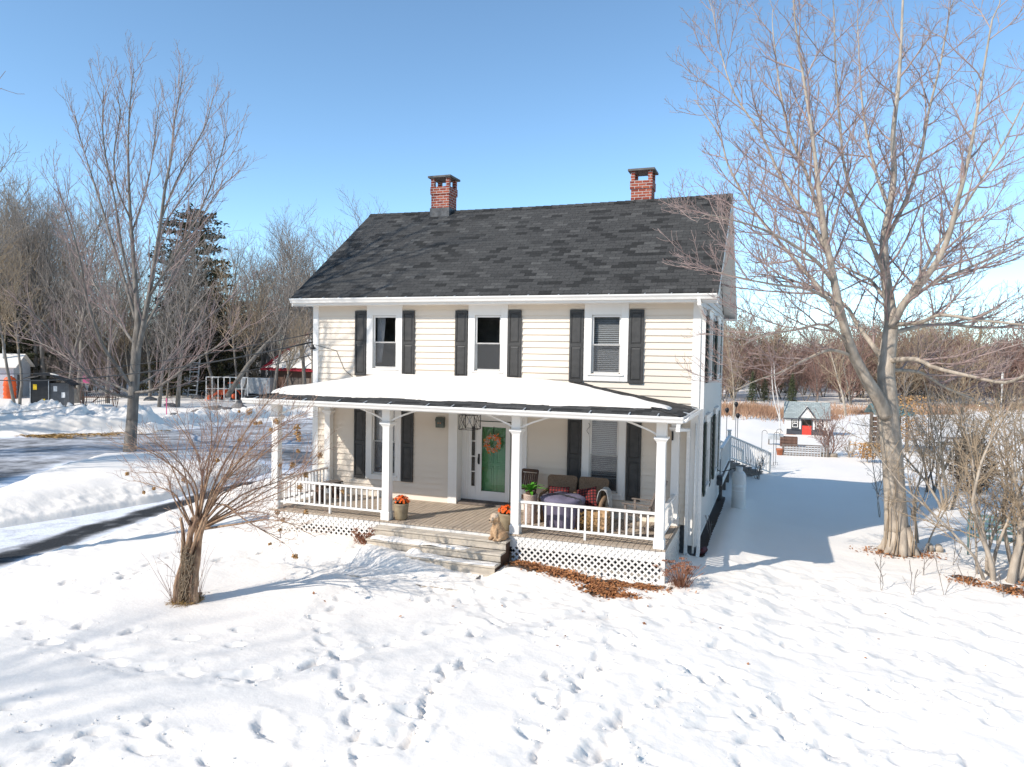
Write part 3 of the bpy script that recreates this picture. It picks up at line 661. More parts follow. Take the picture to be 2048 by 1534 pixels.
pipe([(HW + .02, -.50, 5.05), (HW + .03, -.48, 4.93), (HW + .10, -.02, 4.62), (HW + .10, -.02, 3.9), (HW + .10, -.02, -.55), (HW + .10, -.16, -.66)])

# chimneys ----------------------------------------------------------
def chimney(x0, x1, y0, y1, zb, zt, flash=True):
    c = MB(); op = zt - .30
    c.box(x0, x1, y0, y1, zb, op - .22); c.box(x0 - .025, x1 + .025, y0 - .025, y1 + .025, op - .22, op)
    p = 0.11
    for a in (x0 - .01, x1 + .01 - p):
        for d in (y0 - .01, y1 + .01 - p): c.box(a, a + p, d, d + p, op, zt - .04)
    o = c.build('chimney', M['brick'], rf, uv=True)
    t = MB(); t.box(x0 - .085, x1 + .085, y0 - .085, y1 + .085, zt - .04, zt + .02); t.build('cap_slab', M['slab'], o, bevel=.006)
    if flash:
        f_ = MB(); f_.box(x0 - .03, x1 + .03, y0 - .03, y1 + .03, zb, zb + .40); f_.build('flashing', M['lead'], o)
    return o
chimney(1.81, 2.39, 3.25, 3.80, 7.72, 9.05); chimney(7.77, 8.34, 3.62, 4.15, 7.7, 8.93, False)

# windows -----------------------------------------------------------
def window(org, rz, z0, z1, gz0, gz1, mid, head, kind='none', screen=False, m='white', gw=0.60):
    """double-hung window: outward is -Y of its own frame"""
    w_ = thing('window', None, None, org, rz); w_.parent = house
    ow, iw = 0.52, 0.345
    f_ = MB()                                                       # casing boards butted round the opening
    f_.box(-ow, -iw, -0.05, 0.0, z0, z1); f_.box(iw, ow, -0.05, 0.0, z0, z1)
    f_.box(-iw, iw, -0.05, 0.0, gz1 + .05, z1); f_.box(-iw, iw, -0.055, 0.0, z0, gz0 - .06)
    f_.box(-ow - .02, ow + .02, -0.085, 0.0, z1, z1 + .03)
    f_.box(-iw, -iw + .012, 0.0, .10, gz0 - .06, gz1 + .05); f_.box(iw - .012, iw, 0.0, .10, gz0 - .06, gz1 + .05)
    f_.build('frame', M[m], w_, bevel=0.004)
    s_ = MB(); s_.box(-ow + .1, ow - .1, -0.075, -0.052, gz0 - .085, gz0 - .055); s_.build('sill', M[m], w_)
    g2 = gw / 2
    for k, (a, b_, yy) in enumerate(((mid, gz1, 0.03), (gz0, mid, 0.055))):
        q = MB(); e = .04
        q.box(-iw + .013, -g2, yy - .03 if not k else yy - .03, yy + .0, a - .02, b_ + .045 if not k else b_ + .02)
        q.box(g2, iw - .013, yy - .03, yy, a - .02, b_ + .045 if not k else b_ + .02)
        if k: q.box(-g2, g2, yy - .03, yy, a - .055, a); q.box(-g2, g2, yy - .03, yy, b_ - .01, b_ + .018)
        else: q.box(-g2, g2, yy - .03, yy, b_, b_ + .045); q.box(-g2, g2, yy - .03, yy, a - .018, a + .012)
        s2 = q.build('sash', M['white2'], w_, bevel=.003)
        p_ = MB(); p_.box(-g2, g2, yy - .018, yy - .012, a - (0 if not k else .0), b_); p_.build('pane', M['glass'], s2)
    if True:
        q = MB(); q.box(-g2 - .02, g2 + .02, -0.010, -0.006, gz0, mid + .02); q.build('insect_screen', M['screen'], w_)
    d = MB(); Y1 = 0.9                                             # the dim room behind
    d.box(-.9, .9, Y1, Y1 + .02, gz0 - .5, gz1 + .3); d.box(-.92, -.9, .1, Y1, gz0 - .5, gz1 + .3); d.box(.9, .92, .1, Y1, gz0 - .5, gz1 + .3)
    d.box(-.9, .9, .1, Y1, gz0 - .52, gz0 - .5); d.box(-.9, .9, .1, Y1, gz1 + .3, gz1 + .32)
    d.box(-.9, -iw - .001, .085, .1, gz0 - .5, gz1 + .3); d.box(iw + .001, .9, .085, .1, gz0 - .5, gz1 + .3); d.box(-iw, iw, .085, .1, gz0 - .5, gz0 - .06); d.box(-iw, iw, .085, .1, gz1 + .05, gz1 + .3)
    d.build('room_lining', M['dark'], w_)
    if kind in ('blind', 'blind_part'):
        q = MB(); zb = gz0 if kind == 'blind' else gz0 + .28; n = int((gz1 - zb) / .045)
        for i in range(n):
            z = gz1 - i * .045 - .02; q.beam((-g2 - .02, .115, z), (g2 + .02, .115, z), .036, .003, up=(0, -.85, .53))
        q.box(-g2, g2, .10, .13, zb - .01, zb + .012)
        q.build('blind', M['blind'], w_)
    if kind == 'curtain':
        for sg, wd in ((-1, .24), (1, .10)):
            q = MB(); n = 24; vs = []
            for j, zz in enumerate(np.linspace(gz1 + .05, gz0 + (.1 if sg < 0 else .5), 9)):
                pull = 1 - .45 * (j / 8) ** 1.5
                for i in range(n + 1):
                    t = i / n; vs.append((sg * (g2 + .03 - t * wd * pull), .17 + .018 * math.sin(t * 26), zz))
            q.add(vs, [(j * (n + 1) + i, j * (n + 1) + i + 1, (j + 1) * (n + 1) + i + 1, (j + 1) * (n + 1) + i) for j in range(8) for i in range(n)], True)
            q.build('curtain', M['curtain'], w_)
    return w_
def shutter(org, rz, x0, x1, z0, z1, m='shutter'):
    s_ = MB(); st = .045; zm = (z0 + z1) / 2 + .02
    s_.box(x0, x1, -.045, -.022, z0, z1)
    s_.box(x0, x0 + st, -.062, -.045, z0, z1); s_.box(x1 - st, x1, -.062, -.045, z0, z1)
    for a, b_ in ((z0, z0 + .07), (zm - .04, zm + .04), (z1 - .07, z1)): s_.box(x0 + st, x1 - st, -.062, -.045, a, b_)
    for a, b_ in ((z0 + .07, zm - .04), (zm + .04, z1 - .07)):       # raised panels with sloped margins
        c = .03; y0, y1 = -.046, -.060; A = (x0 + st + .008, a + .01, x1 - st - .008, b_ - .01); B = (A[0] + c, A[1] + c, A[2] - c, A[3] - c)
        vs = [(A[0], y0, A[1]), (A[2], y0, A[1]), (A[2], y0, A[3]), (A[0], y0, A[3]), (B[0], y1, B[1]), (B[2], y1, B[1]), (B[2], y1, B[3]), (B[0], y1, B[3])]
        s_.add(vs, [(4, 5, 6, 7), (0, 1, 5, 4), (1, 2, 6, 5), (2, 3, 7, 6), (3, 0, 4, 7)])
    o = s_.build('shutter', M[m], house, loc=org, rot=(0, 0, rz)); return o
for i, xc in enumerate(XW):
    window((xc, 0, 0), 0, 3.185, 4.98, 3.40, 4.67, 4.03, .3, ('curtain', 'none', 'blind')[i])
    for a in (-.52 - .02 - .33, .54): shutter((xc, 0, 0), 0, a, a + .33, 3.15, 4.84)
for i, xc in ((0, XW[0]), (2, XW[2])):
    window((xc, 0, 0), 0, .448, 2.44, .63, 2.26, 1.45, .1, ('curtain', '', 'blind_part')[i], screen=(i == 2))
    for a in (-.52 - .02 - .33, .54): shutter((xc, 0, 0), 0, a, a + .33, .45, 2.30)
for y in SY:
    for z0, z1 in ((3.185, 4.92), (.448, 2.35)):
        window((HW + .022, y, 0), R(90), z0, z1, z0 + .2, z1 - .25, (z0 + z1) / 2, .2, 'blind', m='white')
        for a in (-.9, .56): shutter((HW + .022, y, 0), R(90), a, a + .34, z0 - .02, z1 - .14, 'dkgreen')

# entry -------------------------------------------------------------
e = MB()
e.box(4.02, 4.26, -.06, 0.02, 0.004, 2.46); e.box(5.87, 6.10, -.06, .02, 0.004, 2.46)
e.box(4.26, 5.87, -.05, .02, 2.34, 2.46)
e.box(4.235, 4.26, .021, .30, .004, 2.44); e.box(5.87, 5.895, .021, .30, .004, 2.44); e.box(4.26, 5.87, .021, .30, 2.42, 2.44)
e.build('door_surround', M['white'], house, bevel=.004)
YB = .25
e = MB()
for x0, x1 in ((4.26, 4.52), (4.65, 4.69), (5.58, 5.62), (5.75, 5.87)): e.box(x0, x1, YB, YB + .05, .09, 2.42)
for x0, x1 in ((4.52, 4.65), (5.62, 5.75)): e.box(x0, x1, YB, YB + .05, .09, .42); e.box(x0, x1, YB, YB + .05, 1.98, 2.42)
e.box(4.69, 5.58, YB, YB + .05, 2.10, 2.42)
for x in (4.30, 4.36, 4.42): e.box(x, x + .02, YB - .012, YB, .09, 2.42)
e.build('door_surround', M['white'], house, bevel=.003)
for x0 in (4.52, 5.62):
    s_ = MB(); s_.box(x0 - .001, x0 + .015, YB - .02, YB - .001, .42, 1.98); s_.box(x0 + .115, x0 + .131, YB - .02, YB - .001, .42, 1.98)
    for k in range(5): z = .42 + k * .385; s_.box(x0 + .016, x0 + .114, YB - .02, YB + .0, z - .012, z + .012)
    so2 = s_.build('sidelight', M['white2'], house)
    g_ = MB(); g_.box(x0 + .001, x0 + .129, YB + .012, YB + .018, .425, 1.975); g_.build('pane', M['glass'], so2)
    g_ = MB(); g_.box(x0 + .001, x0 + .129, YB + .10, YB + .11, .42, 1.98); g_.build('room_lining', M['dark'], so2)
th_ = MB(); th_.box(4.26, 5.87, -.02, YB + .3, .005, .05); th_.box(4.26, 5.87, YB - .03, YB + .3, .05, .09); th_.build('threshold', M['greywood'], house, bevel=.005)
sd_ = MB(); x0, x1, y0, y1 = 4.695, 5.575, YB - .035, YB - .005
sd_.box(x0, x0 + .12, y0, y1, .095, 2.08); sd_.box(x1 - .12, x1, y0, y1, .095, 2.08); sd_.box(x0 + .12, x1 - .12, y0, y1, .095, .33); sd_.box(x0 + .12, x1 - .12, y0, y1, 1.95, 2.08)
st = sd_.build('storm_door', M['white2'], house, bevel=.004)
g_ = MB(); g_.box(x0 + .12, x1 - .12, y0 + .012, y0 + .018, .33, 1.95); g_.build('pane', M['doorglass'], st)
h_ = MB(); h_.box(x0 + .03, x0 + .075, y0 - .014, y0, 1.00, 1.26); h_.tube([(x0 + .052, y0 - .014, 1.18), (x0 + .052, y0 - .05, 1.18), (x0 + .05, y0 - .06, 1.14), (x0 + .05, y0 - .06, 1.04)], .011, 8); h_.build('handle', M['black'], st)
gd = MB(); gx0, gx1 = x0 + .02, x1 - .02; yb = YB + .09
gd.box(gx0, gx1, yb, yb + .04, .1, 2.08)
for a, b_ in ((gx0 + .10, (gx0 + gx1) / 2 - .04), ((gx0 + gx1) / 2 + .04, gx1 - .10)):
    for c, d in ((.28, .95), (1.03, 1.55), (1.64, 1.95)):
        gd.box(a, b_, yb - .012, yb, c, c + .02); gd.box(a, b_, yb - .012, yb, d - .02, d); gd.box(a, a + .02, yb - .012, yb, c + .02, d - .02); gd.box(b_ - .02, b_, yb - .012, yb, c + .02, d - .02)
        gd.box(a + .05, b_ - .05, yb - .010, yb, c + .05, d - .05)
gd.build('front_door', M['greendoor'], house, bevel=.004)

# porch -------------------------------------------------------------
PX0, PX1, PY = 0.436, 9.748, -2.361
d_ = MB(); n = int((PX1 + .03 - PX0) / .112)
for i in range(n + 1):
    x = PX0 - .02 + i * .112; d_.box(x, min(x + .102, PX1 + .03), PY - .03, -.004, -.032 + rnd.uniform(-.001, .001), rnd.uniform(-.002, .0015))
d_.build('deck', M['deck'], house, bevel=.002)
f_ = MB(); f_.box(PX0, PX1, PY, PY + .03, -.27, -.034); f_.box(PX1 - .03, PX1, PY + .03, -.01, -.27, -.034); f_.box(PX0, PX0 + .03, PY + .03, -.01, -.27, -.034); f_.build('deck_skirt', M['white'], house)
und = MB(); und.box(PX0 + .25, PX1 - .25, PY + .9, PY + .93, -1.1, -.05); und.box(PX0 + .25, PX1 - .25, PY + .1, -.05, -1.2, -1.1); und.build('crawl_space_screen', M['foundation'], house)
def lattice(a, b, z0, z1, nrm, sp=.135, w_=.038, bands=True):
    """crossed diagonal strips clipped to the panel a..b, z0..z1"""
    a = Vector(a); b = Vector(b); L = (b - a).length; H = z1 - z0; d = (b - a).normalized(); nn = Vector(nrm); mb = MB()
    for s, off in ((1, 0.0), (-1, .007)):
        u = -H
        while u < L + H:
            p = [(u, 0), (u + s * H, H)] if s > 0 else [(u, 0), (u - H, H)]
            (u0, v0), (u1, v1) = p
            def cl(ua, va, ub, vb):
                if ub < ua: ua, va, ub, vb = ub, vb, ua, va
                if ub <= 0 or ua >= L: return None
                if ua < 0: va += (vb - va) * (0 - ua) / (ub - ua); ua = 0
                if ub > L: vb = va + (vb - va) * (L - ua) / (ub - ua); ub = L
                return ua, va, ub, vb
            c = cl(u0, v0, u1, v1)
            if c and abs(c[2] - c[0]) > .03:
                A = a + d * c[0] + Vector((0, 0, z0 + c[1])) + nn * off; B = a + d * c[2] + Vector((0, 0, z0 + c[3])) + nn * off
                mb.beam(A, B, w_, .006, up=nn)
            u += sp
    return mb
for a, b_ in (((PX0, PY - .012, 0), (3.42, PY - .012, 0)), ((6.60, PY - .012, 0), (PX1, PY - .012, 0))):
    lattice(a, b_, -.95, -.045, (0, -1, 0)).build('lattice', M['white2'], house)
lattice((PX1 + .012, PY, 0), (PX1 + .012, -.02, 0), -.95, -.045, (1, 0, 0)).build('lattice', M['white2'], house)
bx = MB(); bx.box(PX1 - .05, PX1 + .03, PY - .032, PY + .02, -1.0, -.034); bx.build('corner_trim', M['white'], house)
def post(xc, yc, half=False, zb=0.0):
    w0 = .105
    p = MB(); y0, y1 = (yc - w0, yc + w0) if not half else (yc - w0, -.022)
    def ring(s0, z, s1, z1):
        ys0, ys1 = (yc - s0, yc + s0) if not half else (yc - s0, -.022); yt0, yt1 = (yc - s1, yc + s1) if not half else (yc - s1, -.022)
        v = [(xc - s0, ys0, z), (xc + s0, ys0, z), (xc + s0, ys1, z), (xc - s0, ys1, z), (xc - s1, yt0, z1), (xc + s1, yt0, z1), (xc + s1, yt1, z1), (xc - s1, yt1, z1)]
        p.add(v, [(0, 3, 2, 1), (4, 5, 6, 7), (0, 1, 5, 4), (1, 2, 6, 5), (2, 3, 7, 6), (3, 0, 4, 7)])
    ring(.105, zb + .002, .105, .17); ring(.105, .17, .088, .20); ring(.088, .20, .082, 2.09)
    ring(.088, 2.09, .092, 2.11); ring(.092, 2.11, .128, 2.165); ring(.135, 2.165, .135, 2.21)
    ring(.095, 2.21, .095, 2.50)
    return p.build('porch_post', M['white'], house)
PXS = (PX0 + .105, 3.545, 6.632, PX1 - .108)
for x in PXS: post(x, PY + .105)
for x in (PXS[0], PXS[3]): post(x, -.105, True)
bm_ = MB(); bm_.box(PX0 + .01, PX1 - .01, PY + .01, PY + .19, 2.50, 2.60); bm_.box(PX0 + .01, PX0 + .19, PY + .19, -.02, 2.50, 2.60); bm_.box(PX1 - .19, PX1 - .01, PY + .19, -.02, 2.50, 2.60); bm_.build('porch_beam', M['white'], house)
ce = MB(); ce.box(0.02, HW - .02, PY - .33, -.025, 2.602, 2.615)
for i in range(30): ce.box(PX0 + .2, PX1 - .2, PY + .22 + i * .07, PY + .222 + i * .07 + .05, 2.598, 2.601)
ce.build('porch_ceiling', M['ceil'], house)
for i, x in enumerate(PXS):
    for s in (-1, 1):
        if (i == 0 and s < 0) or (i == 3 and s > 0): continue
        br = MB(); pts = []
        for k in range(9):
            t = k / 8; pts.append((x + s * (.095 + .66 * t), PY + .10, 2.24 + .26 * t ** .8))
        for a, b_ in zip(pts[:-1], pts[1:]): br.beam(a, b_, .035, .035)
        br.build('bracket', M['white'], house)
def railing(a, b, zt=.70, zb=.17, sp=.145, foot=True, parent=house, z=0.0, name='railing', m='white', rw=.06):
    a = Vector(a); b = Vector(b); L = (b - a).length; d = (b - a).normalized(); up = Vector((0, 0, 1))
    o = MB(); o.beam(a + up * (zt - .02), b + up * (zt - .02), rw + .02, .045); o.beam(a + up * zb, b + up * zb, rw - .01, .045)
    o = o.build(name, M[m], parent, bevel=.004)
    n = max(2, round(L / sp))
    for i in range(1, n):
        p = a + d * (L * i / n); q = MB(); q.beam(p + up * (zb + .022), p + up * (zt - .042), .034, .034, up=d); q.build('baluster', M[m], o)
    if foot:
        p = a + d * (L / 2); q = MB(); q.beam(p + up * .003, p + up * (zb - .022), .045, .045, up=d); q.build('rail_foot', M[m], o)
    return o
railing((PXS[0] + .088, PY + .105, 0), (PXS[1] - .088, PY + .105, 0)); railing((PXS[2] + .088, PY + .105, 0), (PXS[3] - .088, PY + .105, 0))
railing((PXS[0], PY + .195, 0), (PXS[0], -.20, 0), foot=False); railing((PXS[3], PY + .195, 0), (PXS[3], -.20, 0), foot=False)
# porch roof: hipped at both ends
PE, ZG, ZP = PY - .371, 2.66, 3.135
pr = MB(); hp = -PE
v = [(0, PE, ZG), (HW, PE, ZG), (HW - hp, -.01, ZP), (hp, -.01, ZP), (0, -.01, ZG), (HW, -.01, ZG)]
v2 = [(x, y, z - .045) for x, y, z in v]
pr.add(v + v2, [(0, 1, 2, 3), (1, 5, 2), (4, 0, 3), (6, 9, 8, 7), (7, 8, 11), (10, 9, 6), (0, 6, 7, 1), (1, 7, 11, 5), (4, 10, 6, 0)])
def uvp(co, no):
    if no.x > .05: return (co.y, -(co.x) * 1.02)
    if no.x < -.05: return (co.y, co.x * 1.02)
    return (co.x, co.y * 1.02)
prf = pr.build('porch_roof', M['shingle'], house, uv=True, uvfn=uvp)
hc = MB()
for s in (0, 1):
    A = Vector((0, PE, ZG)) if s else Vector((HW, PE, ZG)); B = Vector((hp, -.01, ZP)) if s else Vector((HW - hp, -.01, ZP))
    for i in range(16):
        p = A.lerp(B, i / 16) + Vector((0, 0, .012)); q = A.lerp(B, (i + 1.15) / 16) + Vector((0, 0, .004)); hc.beam(p, q, .2, .012)
hc.build('hip_cap', M['shingle'], prf, uv=True)
f_ = MB(); f_.box(0.01, HW - .01, PE + .01, PE + .03, ZG - .15, ZG - .047); f_.box(HW - .03, HW - .01, PE + .03, -.04, ZG - .15, ZG - .047); f_.box(.01, .03, PE + .03, -.04, ZG - .15, ZG - .047); f_.build('fascia', M['white'], house)
s_ = MB(); s_.box(.03, HW - .03, PE + .031, PY + .008, ZG - .145, ZG - .13); s_.box(PX1 - .008, HW - .031, PY + .01, -.04, ZG - .145, ZG - .13); s_.box(.031, PX0 + .008, PY + .01, -.04, ZG - .145, ZG - .13); s_.build('soffit', M['white2'], house)
gutter((-.02, PE), (HW + .02, PE), ZG - .015, .11, .11, hang=.72)
gutter((HW, PE + .0), (HW, -.04), ZG - .015, .11, .11, n=(1, 0), hang=.9)
gutter((0, -.04), (0, PE), ZG - .015, .11, .11, n=(-1, 0), hang=.9)
pipe([(HW - .06, PE - .02, ZG - .10), (HW - .08, PE + .05, ZG - .26), (HW - .17, -.12, ZG - .50), (HW - .17, -.075, 2.0), (HW - .17, -.075, -.62), (HW - .02, -.25, -.72)])
pp = MB(); pp.tube([(HW - .01, -.09, 2.3), (HW - .01, -.09, -.6)], .022, 10); pp.build('drain_pipe', M['gutter'], house)
# steps
sx0, sx1 = 3.44, 6.585
treads = ((-.10, -2.362, -2.69), (-.28, -2.66, -2.99), (-.45, -2.96, -3.30))
sp_ = MB()
for i, (z, ya, yb) in enumerate(treads):
    x0 = sx0 + (0, .06, .12)[i] if False else sx0
    yl = ya - .03
    sp_.box(x0, sx1, yb + .165, yl if i else PY - .034, z - .035, z); sp_.box(x0, sx1, yb, yb + .161, z - .035, z + .001)
for i, (z, ya, yb) in enumerate(treads):
    zlow = treads[i + 1][0] if i < 2 else -.9
    sp_.box(sx0 + .02, sx1 - .02, yb + .03, yb + .05, zlow + .001 if i < 2 else -.9, z - .036)
stp = sp_.build('steps', M['step'], house, bevel=.005)
st_ = MB(); st_.poly_x([(-2.40, -.14), (-2.60, -.14), (-2.64, -.32), (-2.93, -.32), (-2.94, -.49), (-3.22, -.49), (-3.24, -1.0), (-2.40, -1.0)], sx1 - .06, sx1 - .022); st_.build('stringer', M['dkwood'], stp)

# snow lying on the porch roof and the steps --------------------------
def snow_on_roof():
    n, mm = 230, 70; xs = np.linspace(0.15, HW - .1, n); ys = np.linspace(PE + .02, -.02, mm); X, Y = np.meshgrid(xs, ys)
    plane = np.minimum.reduce([ZG + (Y - PE) * (ZP - ZG) / hp, ZG + X * (ZP - ZG) / hp, ZG + (HW - X) * (ZP - ZG) / hp])
    front = PE + .44 + .13 * fbm(X * 1.1, X * 0 + 3, 4, 41) + .05 * fbm(X * 4, X * 0, 3, 47) + .05 * sstep(5, 9, X)
    left = .42 + .55 * (1 - (Y - PE) / hp) ** 2 * 0 + .08 * fbm(Y * 2, Y * 0, 2, 42)
    # on the right the snow stops short along the wall
    top = -.03 - sstep(6.0, 9.6, X) * 1.55 - .05 * (fbm(X * 3, X * 0 + 8, 3, 43) + .4)
    rightx = HW - .34 - .1 * fbm(Y * 2, Y * 0 + 5, 2, 44)
    d = np.minimum.reduce([Y - front, X - left, top - Y + .02, rightx - X])
    t = np.sqrt(np.clip(d / .26, 0, 1) * (2 - np.clip(d / .26, 0, 1)))
    th = t * (.125 + .045 * fbm(X * .6, Y * 1.1, 4, 45) + .03 * sstep(4, 0, X)) * (1 - .35 * sstep(7, 9.7, X))
    Z = plane + np.where(d > 0, th, -.06) + .004 * fbm(X * 7, Y * 7, 3, 46)
    o = grid_object('snow_slab', X, Y, Z, M['snow'], None, d > -.05)
    tag(o, 'smooth thick snow slab lying on the porch roof', 'snow')
snow_on_roof()
def snow_patch(name, label, x0, x1, y0, y1, z, h, seed, thr=.35, bias=None):
    n, mm = int((x1 - x0) / .03), int((y1 - y0) / .02) + 2
    X, Y = np.meshgrid(np.linspace(x0, x1, n), np.linspace(y0, y1, mm))
    u = (X - x0) / (x1 - x0); v_ = (Y - y0) / (y1 - y0)
    d = fbm(X * 2.2, Y * 4, 3, seed) + .35 - 2.5 * np.clip(np.abs(v_ - .5) * 2 - .75, 0, 1) - 3 * np.clip(np.abs(u - .5) * 2 - .93, 0, 1)
    if bias: d = d + bias(u, v_)
    Z = z + np.clip(d - thr * .3, -.05, 1) * h * 1.2
    tag(grid_object(name, X, Y, Z, M['snow'], None, d > thr * .3 - .06), label, 'snow')
snow_patch('snow_patch', 'thin snow patch trampled on the middle step', sx0 + .12, sx1 - .75, -2.985, -2.70, -.281, .05, 51, bias=lambda u, v: .35 - .9 * np.clip(u - .75, 0, 1))
snow_patch('snow_patch', 'long thin snow patch on the lowest porch step', sx0 + .6, sx1 - .03, -3.29, -3.0, -.451, .03, 52, bias=lambda u, v: .5 - .75 * np.exp(-((u - .72) / .12) ** 2))
def heap():
    X, Y = np.meshgrid(np.arange(2.9, 6.3, .025), np.arange(-4.3, -2.72, .025)); Z = np.full(X.shape, -1.0)
    for cx, cy, rx, ry, h in ((3.75, -3.15, .75, .5, .30), (4.35, -3.30, .6, .45, .26), (4.85, -3.35, .65, .40, .17), (4.65, -3.02, .30, .22, .33), (3.55, -2.9, .3, .3, .30), (5.3, -3.55, .6, .3, .07)):
        Z = np.maximum(Z, -.66 + h * 1.0 * (np.exp(-(((X - cx) / rx) ** 2 + ((Y - cy) / ry) ** 2)) * 1.0) + .0)
    Z = Z + .030 * fbm(X * 5, Y * 5, 4, 81) + .012 * fbm(X * 14, Y * 14, 2, 82)
    g = gz(X, Y, True) ; keep = Z > g - .03
    tag(grid_object('snow_heap', X, Y, Z, M['snow'], None, keep), 'drifted snow heaped over the left end of the steps', 'snow')
heap()
# ------------------------------------------------------------------ trees
def rot_about(v, ax, ang): return Matrix.Rotation(ang, 3, ax) @ v
def limb(mb, p0, d0, L, r0, r1, rn, n=6, wig=.12, up=.1, k=5):
    """one wandering tapered shoot; returns its points"""
    p = Vector(p0); d = Vector(d0).normalized(); pts = [p.copy()]; rs = [r0]; step = L / n
    for i in range(n):
        d = d + Vector((rn.gauss(0, wig), rn.gauss(0, wig), rn.gauss(0, wig) + up)); d.normalize()
        p = p + d * step; pts.append(p.copy()); rs.append(r0 + (r1 - r0) * ((i + 1) / n) ** .8)
    mb.tube(pts, rs, k, cap=False); return pts, rs
def sprout(mb, pts, rs, rn, spec, lvl=0):
    """side shoots along a path; spec = per-level dicts"""
    if lvl >= len(spec): return
    s = spec[lvl]; n = len(pts) - 1; tot = sum((pts[i + 1] - pts[i]).length for i in range(n))
    cnt = max(1, int(tot * s['dens'] + rn.random())); phi = rn.uniform(0, 6.28)
    for c in range(cnt):
        t = s.get('t0', .2) + (1 - s.get('t0', .2)) * (c + rn.random()) / cnt
        t = min(t, .995); i = min(int(t * n), n - 1); f = t * n - i
        p = pts[i].lerp(pts[i + 1], f); r = rs[i] + (rs[i + 1] - rs[i]) * f; ax = (pts[i + 1] - pts[i]).normalized()
        phi += 2.4 + rn.uniform(-.5, .5); side = rot_about(ax.orthogonal().normalized(), ax, phi)
        a = R(rn.uniform(*s['ang'])); d = ax * math.cos(a) + side * math.sin(a)
        if d.z < s.get('minz', -.25): d.z = abs(d.z) * .3 + s.get('minz', -.25) * .5
        L = s['len'] * rn.uniform(.55, 1.15) * (1.15 - .6 * t) * (min(1.0, tot / s['ref']) if 'ref' in s else 1)
        r0 = min(r * .75, s['r'] * rn.uniform(.8, 1.15)); r1 = max(s.get('rmin', .003), r0 * .3)
        q, qr = limb(mb, p, d, L, r0, r1, rn, s.get('n', 5), s.get('wig', .1), s.get('up', .08), s.get('k', 4))
        sprout(mb, q, qr, rn, spec, lvl + 1)
def smooth_path(P, rs, per=4):
    out = []; ro = []; n = len(P)
    for i in range(n - 1):
        p0, p1, p2, p3 = P[max(i - 1, 0)], P[i], P[i + 1], P[min(i + 2, n - 1)]
        for j in range(per):
            t = j / per; out.append(0.5 * ((2 * p1) + (p2 - p0) * t + (2 * p0 - 5 * p1 + 4 * p2 - p3) * t * t + (3 * p1 - p0 - 3 * p2 + p3) * t ** 3)); ro.append(rs[i] + (rs[i + 1] - rs[i]) * t)
    out.append(P[-1]); ro.append(rs[-1]); return out, ro

